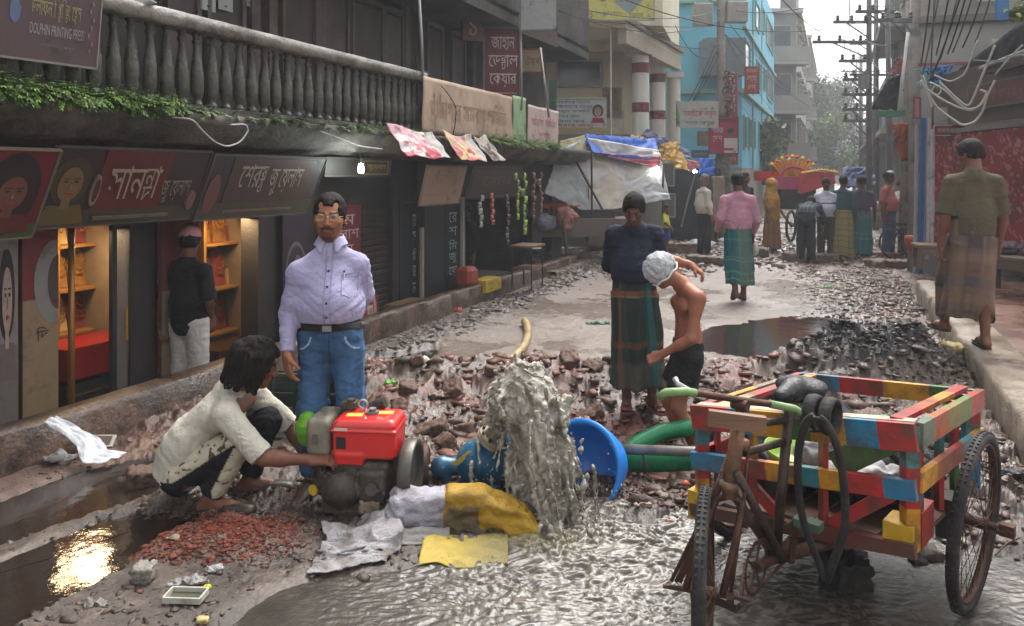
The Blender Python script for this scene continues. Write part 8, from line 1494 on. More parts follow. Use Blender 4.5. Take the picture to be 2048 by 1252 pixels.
b = camboard('poster', 'crimson poster with a man in white on the concrete pole', 1418, 234, 1476, 307, 19.7, '#86203a', .03, '#6a1a2c'); b.rect(.52, .0, .98, .42, '#aaa6a4'); b.oval(.74, .55, .12, .13, '#6a4a3c'); b.oval(.74, .62, .12, .07, '#1c1414'); b.text('সমাজ', .08, .55, .5, .72, '#b8a0a4'); b.text('েদশ', .12, .32, .45, .5, '#b8a0a4'); b.rect(.05, .85, .95, .95, '#5a1428'); b.rect(.35, .08, .85, .15, '#8a2034')
b = camboard('sign', 'tall narrow red sign with white letters behind the concrete pole', 1452, 146, 1475, 232, 20.6, '#84303a', .06, '#94686a'); 
for i, ch in enumerate('রকনল'): b.text(ch, .2, .78-i*.23, .85, .95-i*.23, '#b8a8a4')
b = camboard('sign', 'orange red sign with white letters hanging on the sky blue building', 1490, 134, 1517, 187, 24.5, '#8f3a30', .06, '#6a2c2c'); b.text('দেয়', .15, .4, .85, .66, '#b8a49c'); b.text('দশ', .2, .1, .8, .34, '#b8a49c'); b.rect(.1, .8, .9, .92, '#a86a50')
for (a_, b_, c_, d_, Y_, col_, lab) in ((1552, 278, 1575, 312, 40, '#84303a', 'red shop sign at the foot of the grey four storey block'), (1548, 258, 1572, 278, 41, '#6a6a68', 'grey panel above the red shop sign'), (1576, 308, 1590, 325, 40, '#a09a48', 'small yellow sign by the red shop sign'), (1384, 300, 1418, 316, 20, '#3a5a70', 'blue grey board behind the lilac tarpaulin'), (1395, 262, 1420, 292, 21, '#7a7468', 'brownish panel under the torn white banner'), (1448, 305, 1476, 330, 20.2, '#8a3440', 'lower dull red board at the foot of the crimson poster')): b = camboard('sign', lab, a_, b_, c_, d_, Y_, col_, .05); b.text('বাজার', .15, .35, .85, .65, '#a39a94')
soft('wrapped_base', 'leafy mottled wrapping round the foot of the concrete pole', 'wrap', ZP(1446, 355, 19.9), (.24, .2, .8), pm('mottled', h('#5a5a50'), rough=.8, var=.7, scale=14), .04, .06, (6, 6, 6), 5)
def tree(label, px, Y, ht, cr, seed, cols, n=5200, z0=0):
    rg = np.random.default_rng(seed); x = XY(px, Y)[0]; R_ = thing('tree', label, 'tree', (x, Y, z0)); m = MB(); m.tube([(0, 0, 0), (.1, 0, ht*.3), (-.1, .1, ht*.55), (.1, 0, ht*.8)], [.28, .2, .14, .06], 8); tips = []
    for i in range(9): a = rg.uniform(0, 6.28); z = ht*rg.uniform(.3, .7); q = np.array([math.cos(a)*cr*rg.uniform(.4, .8), math.sin(a)*cr*rg.uniform(.4, .8), z+ht*rg.uniform(.1, .3)]); m.tube([(0, 0, z), q*[.5, .5, 1]-[0, 0, .3], q], [.1, .06, .03], 6); tips.append(q)
    om('trunk', m, pm('bark', h('#4a4038'), rough=.9, var=.4), R_, None, True)
    cl = [np.array([rg.uniform(-1, 1)*cr*.7, rg.uniform(-1, 1)*cr*.7, ht*rg.uniform(.30, 1.0)]) for _ in range(26)]; k = rg.integers(len(cl), size=n); P_ = np.array(cl)[k]; P_ = P_*np.stack([1-.35*(P_[:, 2]/ht)**2]*2+[np.ones(n)], 1)+rg.normal(0, cr*.21, (n, 3))
    nn = rg.normal(0, 1, (n, 3)); nn /= np.linalg.norm(nn, axis=1)[:, None]; t = np.cross(nn, rg.normal(0, 1, (n, 3))); t /= np.linalg.norm(t, axis=1)[:, None]; b = np.cross(nn, t); s = rg.uniform(.12, .24, (n, 1)); V = np.stack([P_-t*s, P_-b*s*.45, P_+t*s, P_+b*s*.45], 1).reshape(-1, 3)
    A_ = np.array([h(c) for c in cols]); C = np.repeat(A_[rg.integers(len(A_), size=n)]*rg.uniform(.8, 1.2, (n, 1)), 4, 0); o = obj_from('crown', V, np.arange(n*4).reshape(-1, 4), pm('leaf'), R_, C); return R_
tree('tall dense green tree over the street behind the grey blocks', 1655, 75, 11.5, 3.4, 1, ['#46592f', '#556a38', '#3a4c28', '#62764a'], 9000); tree('smaller lighter tree in front of the tall dense one', 1662, 62, 6.5, 2.0, 2, ['#6a8040', '#5a7038', '#7a8c50'], 4200); tree('small shrub tree growing from the wall of the sky blue building', 1533, 33, 2.6, .9, 3, ['#4a6038', '#5a7040', '#6a7c4a'], 1500, z0=1.3)
m = MB(); rr = random.Random(4)
for k in range(16):
    Y = rr.uniform(150, 300); px = 1655+rr.uniform(0, 90); x = XY(px, Y)[0]; hh = rr.uniform(3, 9); c = thing('far_building', ['pale box building','grey box building'][k % 2]+' in the hazy distance at the street end', 'building', (x, Y, 0), 0, 'hazy buildings at the street end'); mm_ = MB(); mm_.box((0, 0, hh/2), (rr.uniform(8, 14), 10, hh)); obj_from('wall', np.concatenate(mm_.V), mm_.F, plaster(['#9a9996', '#8c8b88'][k % 2]), c)
def A(*a): return np.array(a, float)
def main_man():
    P = Person(1.64, 1.04, .7, 1.06); J = P.J; q = P.q; P.head_turn(.0, .04, .03)
    J['head'] = A(.0, -.025, 1.518); J['neck'] = A(0, .01, 1.375); J['chest'] = A(0, 0, 1.19)
    J['shR'] = A(-.166, -.045, 1.222); J['shL'] = A(.148, .05, 1.25); J['elR'] = A(-.218, -.02, 1.0); J['wrR'] = A(-.215, -.10, .79)
    J['elL'] = A(.175, .14, 1.07); J['wrL'] = A(.10, .22, .92); P.hd['R'] = ((.12, -.05, -1), (.7, .5, 0), (.5, -1, 0), .38); P.hd['L'] = ((-1, .1, -.1), (0, 1, 0), (0, 0, 1), .5)
    J['anR'] = A(-.10, .02, .085); J['toeR'] = A(-.13, -.17, .03); J['anL'] = A(.15, .10, .085); J['toeL'] = A(.20, -.06, .03); J['knL'][0] = .12
    lav, wh = h('#9d98b6'), h('#c9c5d6')
    def jeans_pat(V, C, P):
        z, x, y = V[:, 2], V[:, 0], V[:, 1]
        f = .8*np.exp(-((np.abs(x)-.10)/.06)**2-((z-.62)/.16)**2)+.5*np.exp(-((np.abs(x)-.1)/.05)**2-((z-.25)/.2)**2)
        C = C*(1+f[:, None]*.8*(y < 0)[:, None]+.35*fbm(V*A(30, 30, 10), 3, 5)[:, None])
        sm = np.abs(np.abs(x-.0)-.185) < .004; C[sm & (y < .02)] *= 1.6
        pk = (y < 0) & (np.abs(((np.abs(x)-.165)/.075)**2+((z-.885)/.075)**2-1) < .11) & (z < .88) & (np.abs(x) < .165); C[pk] = h('#93a6b8')
        C[(y < 0) & (np.abs(x-.005) < .0035) & (z > .72)] *= .5
        C[z < .13] *= .6
        return C
    def ex(P, root):
        S, cut = P.trousers(.018, .9, .01); up = unit(J['waist']-J['pel'])
        S2, _ = P.torso_shirt(.95, .018, 0, .02)
        V, F = S.mesh(.007, lo=(-.3, -.3, .86), hi=(.3, .3, .98), cut=lambda Q: np.maximum(np.abs(Q[..., 2]-.925+Q[..., 1]*.08)-.021, 0)*1.0+np.where(np.abs(Q[..., 2]-.925+Q[..., 1]*.08) > .021, .001, -1))
        obj_from('belt', V, F, pm('belt_leather', h('#151312'), rough=.4, var=.2), root, None, True)
        m = MB(); yb = V[np.abs(V[:, 0]) < .02][:, 1].min(); m.box((.0, yb-.004, .93), (.05, .006, .034), bev=.002); m.build('belt_buckle', pm('buckle', h('#8d8d90'), rough=.3, metal=1), root)
        for i, z in enumerate((1.245, 1.165, 1.085, 1.005)):
            fr = -(.125+.075*math.exp(-((z-1.03)/.12)**2)); 
        def front(x, z):
            pts = P._shirtV; k = np.argmin((pts[:, 0]-x)**2+(pts[:, 2]-z)**2+np.where(pts[:, 1] > .0, 9, 0)); return pts[k]
        for z in (1.235, 1.155, 1.075, .995):
            p = front(.004, z); m = MB(); m.cyl(p+A(0, -.001, 0), p+A(0, -.006, 0), .0065, n=10); m.build('button', pm('button', h('#262433'), rough=.3), root)
        m = MB(); pts = [front(-.012, z)+A(0, -.0035, 0) for z in np.linspace(1.36, .96, 14)]; m.tube(pts, .0025, 5); pts = [front(.022, z)+A(0, -.003, 0) for z in np.linspace(1.36, .96, 14)]; m.tube(pts, .0018, 5)
        m.build('placket', pm('shirt_seam', h('#8f8ba8'), rough=.9), root, True)
        m = MB(); Q = [front(x, z)+A(0, -.004, 0) for x, z in ((.075, 1.21), (.155, 1.215), (.152, 1.12), (.115, 1.095), (.078, 1.115))]
        m.tube([Q[0], Q[1], Q[2], Q[3], Q[4], Q[0]], .0022, 5); m.tube([Q[0]-A(0, 0, .018), Q[1]-A(0, 0, .018)], .0018, 5); m.build('pocket', pm('shirt_seam'), root, True)
        m = MB(); p = front(.085, 1.2)+A(0, -.007, 0); m.cyl(p+A(0, 0, -.03), p+A(0, 0, .02), .0035); m.build('pen', pm('pen', h('#dfe3ea'), rough=.3), root); m = MB(); m.cyl(p+A(0, 0, .02), p+A(0, 0, .032), .0045); m.build('pen', pm('pen_cap', h('#18181c'), rough=.3), root)
        nk = J['neck']; V, F = [], []
        for e in (1, -1):
            def fn(u, v, e=e):
                a = -PI/2+e*(.28+u*2.9); r0 = .066; x = np.cos(a)*(r0+.020*v+.012*(1-u)*v); y = np.sin(a)*(r0*.95+.020*v)+.012
                z = .046-.048*v-.018*(1-u)**2-.030*v*(1-sstep(0, .22, u)); x = x+e*.012*v*(1-sstep(0, .2, u)); y = y-.012*v*(1-sstep(0, .3, u))
                return nk[0]+x, nk[1]+y-.008, nk[2]+z+.0
            q_, f_ = grid_sheet(fn, 26, 7, .004); V.append(q_); F.append(f_)
        V_, F_ = joinm(list(zip(V, F))); obj_from('collar', V_, F_, pm('shirt_collar', lav, rough=.85, bump=.2), root, None, True)
        R = P.HR; c = J['head']; W = lambda x, y, z: c+R@(A(x, y, z)*P.hs)
        g = pm('glasses_frame', h('#a08c64'), rough=.25, metal=1)
        m = MB()
        for e in (1, -1):
            rim = [W(e*(.034+.024*math.cos(a)*(1 if abs(math.cos(a)) < .9 else .97)), -.106, .008+.0165*math.copysign(abs(math.sin(a))**.7, math.sin(a))) for a in np.linspace(0, 2*PI, 25)[:-1]]
            m.tube(rim, .0017, 6, closed=True); m.tube([W(e*.058, -.105, .014), W(e*.072, -.09, .014), W(e*.080, .0, .010)], .0018, 6)
        m.tube([W(-.012, -.107, .012), W(0, -.110, .014), W(.012, -.107, .012)], .0016, 6); m.build('glasses', g, root, True)
        m = MB()
        for e in (1, -1): m.slab([W(e*(.034+.023*math.cos(a)), -.1065, .008+.015*math.copysign(abs(math.sin(a))**.7, math.sin(a))) for a in np.linspace(0, 2*PI, 20)[:-1][::e]], .001)
        m.build('lens', pm('lens', (.8, .75, .65), rough=.05, alpha=.05, var=0, bump=0, spec=.1), root)
        for n in 'LR':
            a, t = J['an'+n], J['toe'+n]; S = SDF(.03); d = unit((t-a)*[1, 1, 0]); b = a-d*.05; b[2] = .045; tt = t+d*.03; tt[2] = .035; m_ = lerp(b, tt, .55); m_[2] = .05
            S.cap(b, m_, .040, .043); S.cap(m_, tt, .043, .032, sq=((0, 0, 1), .75)); S.cap(b+A(0, 0, .02), a+A(0, 0, .0), .038, .042)
            V, F = S.mesh(.007, cut=lambda Q: np.maximum(.012-Q[..., 2], Q[..., 2]-.10)); obj_from('shoe', V, F, pm('shoe_leather', h('#33231c'), rough=.5, var=.4, dirt=.6, dirtcol=h('#6d5a4c')), root, None, True)
            mb = MB(); sd = A(-d[1], d[0], 0); L = np.linalg.norm((tt-b)[:2])+.06
            mb.slab([b*[1, 1, 0]+d*(x-.035)+sd*w_ for x, w_ in ((0, -.025), (.03, -.04), (.14, -.044), (.2, -.045), (L, -.022), (L+.012, 0), (L, .022), (.2, .045), (.14, .044), (.03, .04), (0, .025))], .016); mb.build('shoe_sole', pm('rubber_black'), root)
    def shirt(P, root, vox):
        S, cut = P.torso_shirt(.97, .013, -.055, .007); V, F = S.mesh(.0065, cut=cut); P._shirtV = V.copy()
        N = vnormals(V, F); x, y, z = V.T; arm = (np.abs(x) > .19)
        dg = np.where(x < 0, x*1.0+z*1.6, -x*1.0+z*1.6); f1 = (ridged(np.stack([dg*13, x*3, y*3], -1), 2, 3)-.62); m = np.exp(-((z-1.10)/.13)**2)*(y < .05)
        d = f1*.012*m+(ridged(V*A(9, 9, 22)+fbm(V*12, 2, 4)[:, None]*.9, 2, 9)-.6)*np.where(arm, .015, .006)+fbm(V*7, 2, 1)*.003
        V = V+N*d[:, None]; C = np.tile(np.array(lav), (len(V), 1))*(1+.05*fbm(V*9, 2, 2))[:, None]
        C[(np.linalg.norm(V-J['wrR'], axis=1) < .085)] = C[(np.linalg.norm(V-J['wrR'], axis=1) < .085)]*1.05
        obj_from('shirt', V, F, clothmat(), root, C, True); P._shirtV = V
    pm('rubber_black', h('#141414'), rough=.6, var=.3)
    return make_person(P, 'man in lavender shirt, blue jeans and glasses standing beside the red engine', (-1.0, 4.13, 0), .10, h('#9a654a'),
        [g_trousers('#34506e', 'jeans', .009, .012, .95, .010, pat=jeans_pat), shirt], hair='receding', vox=.008, fine=.0038, face=dict(stubble=.8, must=1, goatee=1), extras=ex)
def squat_man():
    P = Person(1.62, .95, 0, 1.02); J = P.J
    def f(x, fw, z): return A(x, -fw, z)
    J.update(pel=f(0, -.20, .22), waist=f(0, -.17, .33), chest=f(0, -.02, .50), neck=f(0, .075, .64), head=f(-.01, .20, .745),
             shR=f(-.17, .09, .53), shL=f(.17, .11, .55), elR=f(-.22, .30, .33), wrR=f(-.16, .52, .30), elL=f(.22, .30, .34), wrL=f(.17, .40, .20),
             hipR=f(-.09, -.18, .18), hipL=f(.09, -.18, .18), knR=f(-.14, .16, .40), knL=f(.14, .20, .40), anR=f(-.11, -.02, .08), anL=f(.13, .10, .08), toeR=f(-.13, .19, .03), toeL=f(.16, .30, .03))
    P.HR = rotm(0, 0, .18)@rotm(.30, 0, 0)
    P.hd['R'] = ((.05, -1, -.0), (.4, 0, -1), (1, -.4, .2), .45); P.hd['L'] = ((-.1, -.4, -1), (-1, 0, 0), (0, -1, 0), .5)
    cream, blk = np.array(h('#c9c3b2')), np.array(h('#17161a'))
    def pat(V, C, P):
        C = np.where((V[:, 2] < .36)[:, None], C, C); return C
    def tp(V, C, P):
        k = (V[:, 0] < -.06); x, fw, z = V[:, 0], -V[:, 1], V[:, 2]
        t = (fw+.18)/.34; hz = .18+(.40-.18)*np.clip(t, 0, 1); d = (z-hz)
        st = k & (d > .005) & (fw < .2) | (k & (fw > .02) & (fw > .16-.55*(.40-z)) & (z < .38) & (z > .10) & (fw < .19))
        C[st] = h('#b6ad98'); pr = st & (vnoise(V*A(50, 50, 50), 4) > .45); C[pr] = h('#4a4335'); return C
    def ex(P, root):
        for n in 'R L'.split():
            a, t = J['an'+n], J['toe'+n]; S = SDF(.02); S.cap(a-unit(t-a)*A(1, 1, 0)*.03-A(0, 0, .045), t-A(0, 0, .0), .034, .040, sq=((0, 0, 1), .6)); S.cap(a+(t-a)*.5, t, .036, .036, sq=((0, 0, 1), .8))
            V, F = S.mesh(.007, cut=lambda Q: np.maximum(Q[..., 2]-.066, .006-Q[..., 2])); obj_from('sandal', V, F, pm('sandal_leather', h('#241c18'), rough=.4, var=.4, dirt=.5, dirtcol=h('#5a4a40')), root, None, True)
    s = make_person(P, 'man squatting in cream t-shirt with shaggy black hair reaching to the engine', (-1.545, 3.98, .0), PI/2, h('#6e4533'),
        [g_trousers('#17161a', 'trousers', .007, .010, .90, .006, pat=tp), g_shirt('#b7b2a4', .46, -.03, .009, .016, .022, 't_shirt', 5, .10, sc=(6, 10, 8))], hair='mop', vox=.009, fine=.0045, extras=ex)
    return s
def cap_man():
    P = Person(1.63, 1.0, .1); J = P.J; P.head_turn(.55, .12)
    J['elR'] = A(-.235, .03, 1.06); J['wrR'] = A(-.12, -.12, .90); J['elL'] = A(.25, .05, 1.06); J['wrL'] = A(.19, .10, .83); P.hd['L'] = ((-.35, .3, -1), (-.7, 0, 0), (0, 1, 0), .6)
    def ex(P, root):
        S = SDF(.01); R, c, hs = P.HR, J['head'], P.hs; W = lambda x, y, z: c+R@(A(x, y, z)*hs)
        S.ell(W(0, .014, .05), A(.088, .108, .088), R); V, F = S.mesh(.006, cut=lambda Q: -((Q-W(0, 0, .030))@R[:, 2])); obj_from('cap', V, F, pm('cap_cloth', h('#9c6a6c'), rough=.9), root, None, True)
        q, f = grid_sheet(lambda u, v: tuple(np.moveaxis(W(0, 0, 0)+np.stack([(u-.5)*.15, -.08-.075*v*np.sqrt(np.maximum(1-(2*u-1)**2, 0)), .036-.02*v-.02*(2*u-1)**2], -1)@R.T, -1, 0)), 14, 6, .004); obj_from('cap_visor', q, f, pm('cap_cloth'), root, None, True)
        m = MB(); a = J['wrL']; d = unit(J['wrL']-J['elL']); m.torus(a-d*.03, .031, .006, d, 20, 6); m.build('wristwatch', pm('watch_metal', h('#9a8a60'), rough=.3, metal=1), root, True)
    return make_person(P, 'man in pink cap, black t-shirt and white trousers at the jewellery shop', (-2.69, 6.25, -.34), PI-.35, h('#5d3b2c'),
        [g_trousers('#a9a49f', 'trousers', .007, .014, .97, .012), g_shirt('#0d0d10', .48, .10, .006, .018, .02, 't_shirt', 3, .02)], hair='short', vox=.011, fine=.006, extras=ex)
def navy_man():
    P = Person(1.64, .92, .2); J = P.J; P.head_turn(-.15, .55, .05); J['head'] += A(-.01, -.07, -.055); J['neck'] += A(0, -.03, -.02); J['chest'] += A(0, .01, 0)
    for n, e in (('L', 1), ('R', -1)):
        J['el'+n] = A(e*.195, .12, 1.06); J['wr'+n] = A(e*.06, .20, .95); P.hd[n] = ((-e, .1, -.2), (0, 1, 0), (0, 0, 1), .4)
    J['anL'] = A(.13, -.02, .085); J['toeL'] = A(.19, -.16, .03); J['anR'] = A(-.06, 0, .085); J['toeR'] = A(-.07, -.16, .03)
    pat = checks('#24352f', [(.03, .05, '#1e3a3a', .8), (.17, .022, '#7a4a32', .8), (.20, .006, '#8f6a4a', .8), (.62, .03, '#6f4630', .7), (.66, .006, '#9a7a58', .6), (.88, .12, '#5a5347', .75)],
                 [(.10, .02, '#5b4030', .55, 1), (.5, .06, '#1c4a46', .7, .33), (.5, .10, '#3a3a34', .5, .12), (.62, .015, '#7a4a32', .5, 1), (.85, .02, '#2c6a66', .6, 1)])
    return make_person(P, 'man in navy shirt and green checked lungi with bowed head and hands behind him', (.925, 5.65, .0), -.12, h('#5f3d2e'),
        [g_lungi(pat, .17, .148, .190, 7, 3, .78, 1.02, nu=150, amp=.8), g_shirt('#232634', .93, -.16, .010, .018, .022, 'shirt', 6, .10), g_sandals('#6e4038')], vox=.009, fine=.0045)
def shirtless_man():
    P = Person(1.55, .98, 0, 1.0); J = P.J
    def f(x, fw, z): return A(x, -fw, z)    # faces -x in the world: rotz=-90deg ; person's left (x>0) is towards the camera
    J.update(pel=f(0, .0, .72), waist=f(0, -.01, .83), chest=f(0, .0, 1.03), neck=f(.0, .03, 1.23), head=f(.05, .185, 1.30),
             shL=f(.165, -.055, 1.13), shR=f(-.165, .03, 1.17), elL=f(.23, -.0, .87), wrL=f(.16, .20, .74), elR=f(-.24, .10, 1.35), wrR=f(-.22, -.06, 1.31),
             hipL=f(.085, .0, .69), hipR=f(-.085, .0, .69), knL=f(.09, .07, .37), knR=f(-.09, .12, .37), anL=f(.09, -.07, .02), anR=f(-.08, -.01, .02), toeL=f(.10, .10, -.03), toeR=f(-.10, .16, -.03))
    P.HR = rotm(0, 0, .35)@rotm(.75, 0, 0)
    P.hd['L'] = ((-.2, -1, -.5), (-.8, .2, -.8), (-.3, -.3, 1), 1.25); P.hd['R'] = ((.2, 1, -.75), (0, .4, -1), (1, 0, 0), .55)
    def ex(P, root):
        R, c, hs = P.HR, J['head'], P.hs; W = lambda x, y, z: c+R@(A(x, y, z)*hs)
        S = SDF(.01); S.ell(W(0, .01, .03), A(.098, .122, .108), R); V, F = S.mesh(.006, cut=lambda Q: -((Q-W(0, 0, -.035))@R[:, 2])); N = vnormals(V, F)
        q = (V-c)@R; V = V+N*((ridged(q*A(26, 26, 20), 3, 2)-.6)*.022)[:, None]; obj_from('plastic_cap', V, F, pm('clear_plastic', (.75, .77, .78), rough=.12, var=.3, bump=.8, bscale=70, alpha=.55, spec=.9), root, None, True)
        m = MB(); m.tube([W(.098*math.cos(a), .01+.12*math.sin(a), -.033+.006*math.sin(a*7)) for a in np.linspace(0, 2*PI, 40)[:-1]], .007, 6, closed=True); m.build('cap_elastic', pm('elastic_white', h('#c9cbcc'), rough=.6), root, True)
    return make_person(P, 'shirtless man in black shorts with a clear plastic cap over his head', (1.225, 5.25, -.22), -PI/2-.12, h('#8f5840'),
        [g_trousers('#1d1b1b', 'shorts', .008, .014, .62, .02, short=True)], hair='short', vox=.009, fine=.0045, bare=True, extras=ex)
def olive_man():
    P = Person(1.74, 1.0, .15); J = P.J; P.head_turn(.45, .30); J['head'] += A(.0, -.03, -.02)
    J['elR'] = A(-.235, .0, 1.10); J['wrR'] = A(-.25, -.09, .86); J['elL'] = A(.235, .02, 1.10); J['wrL'] = A(.24, -.04, .84)
    J['anR'] = A(-.09, .02, .08); J['toeR'] = A(-.11, -.15, .03); J['anL'] = A(.10, -.28, .13); J['toeL'] = A(.13, -.45, .11); J['knL'] = A(.12, -.22, .52)
    P.hd['R'] = ((-.0, -.35, -1), (1, 0, 0), (0, -1, 0), .5); P.hd['L'] = ((0, -.3, -1), (-1, 0, 0), (0, -1, 0), .7)
    pat = checks('#63544c', [(.06, .03, '#7a5a4a', .6), (.22, .07, '#3c3a45', .7), (.38, .05, '#7b675a', .7), (.52, .03, '#6a4438', .6), (.62, .06, '#403c48', .6), (.8, .05, '#7a6250', .6), (.94, .03, '#3a3038', .6)],
                 [(.5, .16, '#4c3c38', .5, .11), (.5, .3, '#8a7460', .35, .22)])
    return make_person(P, 'man in olive t-shirt and brown striped lungi walking away on the right kerb', (3.87, 6.3, .3), PI-.1, h('#6e4634'),
        [g_lungi(pat, .235, .165, .185, 6, 11, .78, 1.08, dy=.02, nu=150, amp=.5, pinch=.1), g_shirt('#504a38', .45, -.06, .006, .014, .020, 't_shirt', 8, .06), g_sandals('#2e2320')], vox=.009, fine=.0045)
def pink_man():
    P = Person(1.76, 1.08, .2); J = P.J; P.head_turn(-.3, .1); J['anR'] = A(-.09, -.02, .09); J['toeR'] = A(-.11, -.18, .03)
    J['knL'] = A(.11, -.02, .50); J['anL'] = A(.12, .20, .20); J['toeL'] = A(.13, .16, .06); J['elR'] = A(-.27, .02, 1.12); J['wrR'] = A(-.26, -.10, .90); J['elL'] = A(.27, .04, 1.14); J['wrL'] = A(.26, -.12, .95)
    pat = checks('#24565c', [(.25, .02, '#3f7a7a', .5), (.55, .012, '#6a9088', .5), (.6, .012, '#6a9088', .4), (.8, .02, '#6a9088', .4), (.92, .01, '#8a9a7a', .4)], [(.5, .03, '#6f8f72', .5, .14), (.3, .12, '#5e6a4e', .5, 1)])
    def ex(P, root):
        S = SDF(.03); S.ell((-.30, -.14, .72), (.05, .09, .12)); S.cap((-.27, -.12, .86), (-.29, -.13, .78), .012, .03); V, F = S.mesh(.012); V, _ = wrinkle(V, F, .02, (14, 14, 10), 3)
        b = obj_from('plastic_bag', V, F, pm('bag_plastic', h('#c4b9b4'), rough=.3, var=.3), None, None, True)
        c, s_ = math.cos(PI+.1), math.sin(PI+.1); b.location = root.location; b.rotation_euler = (0, 0, root.rotation_euler[2]); tag(b, 'pale plastic bag hanging from the pink shirted man\'s hand', 'bag')
    return make_person(P, 'man in pink shirt and teal lungi walking away down the wet road', (3.16, 10.5, .0), PI+.1, h('#5d3c2e'),
        [g_lungi(pat, .25, .155, .175, 6, 21, .8, 1.06, dy=.06, nu=120), g_shirt('#a9798a', .93, -.20, .010, .018, .03, 'shirt', 12, .16), g_sandals('#241c1a')], vox=.012, fine=.007, extras=ex)
main_man(); squat_man(); cap_man(); navy_man(); shirtless_man(); olive_man(); pink_man()
GR = 'people gathered in the street'
def far(label, px, py_top, py_foot, yaw, skin, garm, H=1.7, w=1, fat=.2, pose=None, ht=(0, .1), hair='short', Y=None, z=0, ex=None, face={}, haircol=None):
    Y = Y or (CAMH-z)*FPX/(py_foot-350); Hh = H or (py_foot-py_top)/FPX*Y
    P = Person(Hh, w, fat); P.head_turn(*ht)
    if pose: pose(P)
    return make_person(P, label, ((px-1024)/FPX*Y, Y, z), yaw, skin, garm, hair, vox=.016, fine=.010, group=None, extras=ex, face=face, haircol=haircol, parts=('head', 'hands'))
def arms(lw=None, le=None, rw=None, re=None, lh=None, rh=None):
    def f(P):
        for k, v in (('wrL', lw), ('elL', le), ('wrR', rw), ('elR', re)):
            if v is not None: P.J[k] = A(*v)*P.q
        if lh: P.hd['L'] = lh
        if rh: P.hd['R'] = rh
    return f
far('grey haired man in pale cream shirt and dark trousers facing right', 1408, 345, 515, PI/2+.3, h('#6f4a38'), [g_trousers('#25221f', loose=.02), g_shirt('#b5aaa0', .9, .0, .01, loose=.03)], 1.74, .95, .5, arms(lw=(.1, -.2, 1.0), rw=(-.22, -.05, .86)), (0, .5), 'crop', Y=15.6, haircol=h('#5a544e'))
far('man in dark shirt whose face shows behind the pink shirted man', 1490, 330, 510, .5, h('#5d3c2e'), [g_trousers('#221f1f'), g_shirt('#2b2527', .9)], 1.78, 1, .2, Y=16.6, ht=(.3, .1))
def shawl(P, root):
    S = SDF(.05); J = P.J; q = P.q
    S.ell(J['head']+A(0, .02, .01), (.115, .135, .15)); S.cap(J['neck'], J['chest'], .15, .20, k=.06, sq=((0, 1, 0), .8)); S.cap(J['chest']-A(0, 0, .05), J['waist']-A(0, -.02, .15), .21, .20, sq=((0, 1, 0), .8)); S.cap(J['shR'], J['elR'], .09, .10); S.cap(J['shL'], J['elL'], .09, .10)
    S.ell(J['head']+A(0, -.13, -.01), (.06, .06, .09), sub=True, k=.02); V, F = S.mesh(.016); V, _ = wrinkle(V, F, .03, (6, 6, 5), 7)
    obj_from('shawl', V, F, pm('shawl_mustard', h('#9a7030'), rough=.9, var=.2, bump=.4), root, None, True)
far('woman wrapped in a mustard yellow shawl over an orange brown dress', 1543, 352, 500, -2.2, h('#6a4533'), [g_lungi(checks('#7a5334', [(.6, .02, '#5a3828', .6)], [(.5, .2, '#8f6a48', .6, .1)]), .14, .16, .24, 10, 5, .85), g_shirt('#7a5334', .9)], 1.62, .92, 0, Y=16.6, ex=shawl)
def bend(P):
    J = P.J; J['waist'] = A(0, -.08, 1.02); J['chest'] = A(0, -.28, 1.12); J['neck'] = A(0, -.45, 1.17); J['head'] = A(0, -.60, 1.20); J['shL'] = A(.17, -.42, 1.12); J['shR'] = A(-.17, -.42, 1.12)
    J['elL'] = A(.26, -.52, .88); J['wrL'] = A(.20, -.66, .72); J['elR'] = A(-.26, -.52, .88); J['wrR'] = A(-.20, -.66, .72); P.HR = rotm(.5, 0, 0)
def plaid(V, C, P):
    m = (np.abs((V[:, 0]*14) % 1-.5) < .08) | (np.abs((V[:, 2]*10) % 1-.5) < .08); C[m] = h('#4c5a5c'); return C
far('man in dark plaid shirt bending towards the decorated rickshaw', 1612, 375, 520, 2.6, h('#6a4533'), [g_trousers('#1c2024', loose=.02), g_shirt('#222b2f', .9, pat=plaid)], 1.66, 1.05, .3, bend, Y=14.6)
def capred(P, root): m = MB(); m.lathe([(.115, 0), (.112, .04), (.07, .085), (0, .10)], 14, tuple(P.J['head']+A(0, .01, .035))); m.build('knitted_cap', pm('capred', h('#7a3a34'), rough=.9), root, True)
far('man in white polo shirt looking down beside the bending man', 1652, 348, 508, -.2, h('#5d3c2e'), [g_trousers('#3a3830'), g_shirt('#b9b7c6', .45, loose=.03, pat=lambda V, C, P: np.where((np.abs(V[:, 2]-1.18) < .015)[:, None], np.array(h('#3d4a6a')), C))], 1.66, 1, .7, arms(lw=(.12, -.22, 1.0)), (-.5, .5), Y=15.2)
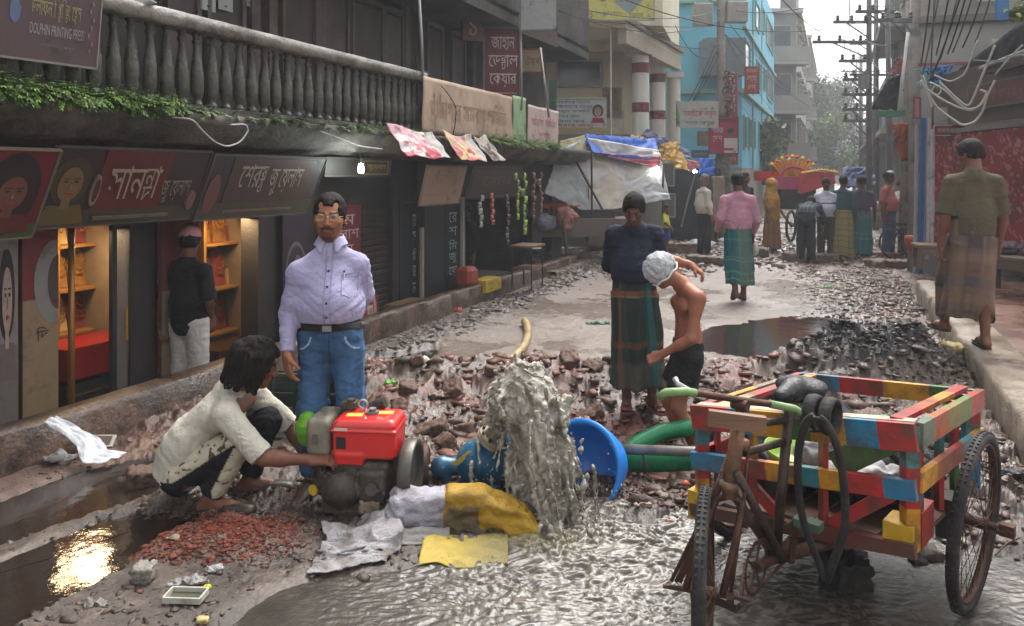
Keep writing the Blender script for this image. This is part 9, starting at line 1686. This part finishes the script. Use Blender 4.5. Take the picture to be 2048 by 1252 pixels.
far('man in teal shirt and pale yellow striped lungi turned away', 1686, 343, 512, 2.3, h('#553629'), [g_lungi(checks('#8b7e50', [(.5, .06, '#4c4632', .8, .125)], [(.5, .06, '#5c553c', .5, .16)]), .13, .17, .215, 8, 9, .8), g_shirt('#2c474c', .9, -.1, hemdrop=.06)], 1.72, 1.02, .2, None, (.6, .1), Y=15.1)
far('man in purple grey t-shirt and teal striped lungi with his back turned', 1722, 343, 508, 2.9, h('#553629'), [g_lungi(checks('#2c6a6c', [(.45, .03, '#7aa09a', .6, .12), (.1, .12, '#5d6470', .7)], [(.5, .05, '#4f8a84', .5, .14)]), .16, .17, .20, 8, 15, .8), g_shirt('#45404c', .46, -.06, hemdrop=.04)], 1.70, 1.1, .4, None, (.7, .15), Y=15.3)
def bandage(P, root): m = MB(); m.lathe([(.06, 0), (.075, .02), (.05, .05), (0, .06)], 12, tuple(P.J['head']+A(.03, -.01, .085))); m.build('white_cloth', pm('bandage', h('#c9c4be'), rough=.9), root, True)
far('man in salmon polo shirt and blue jeans with white cloth on his head', 1777, 322, 505, .75, h('#6a4533'), [g_trousers('#3c5068', loose=.02), g_shirt('#a8605c', .45, -.04, loose=.035, hemdrop=.02)], 1.80, 1, .7, arms(lw=(.16, -.2, .95)), (.4, .05), 'bald', Y=15.5, ex=bandage, face=dict(must=1))
far('man in black t-shirt and jeans raising a hand to his ear', 1818, 335, 455, -.5, h('#6a4533'), [g_trousers('#33445a'), g_shirt('#1d1d22', .45)], 1.55, 1, .1, arms(rw=(-.14, -.12, 1.50), re=(-.30, -.1, 1.22), rh=((.2, .1, 1), (1, 0, 0), (0, 1, 0), .8)), (0, .1), Y=19, z=.40)
P = Person(1.05, .95, 0); P.hs = .86; P.head_turn(-.9, .1); P.J['elR'] = A(-.2, -.03, .72); P.J['wrR'] = A(-.16, -.14, .62)
def kid_head(P, root): pass
make_person(P, 'small child in yellow t-shirt and blue shorts by the plastic covered stall', (3.16, 15.4, .05), 1.2, h('#6a4533'), [g_trousers('#2d3b78', 'shorts', short=True, cuff=.8, loose=.02), g_shirt('#a7a93c', .46, -.04, .006)], 'short', .014, .008)

haze()
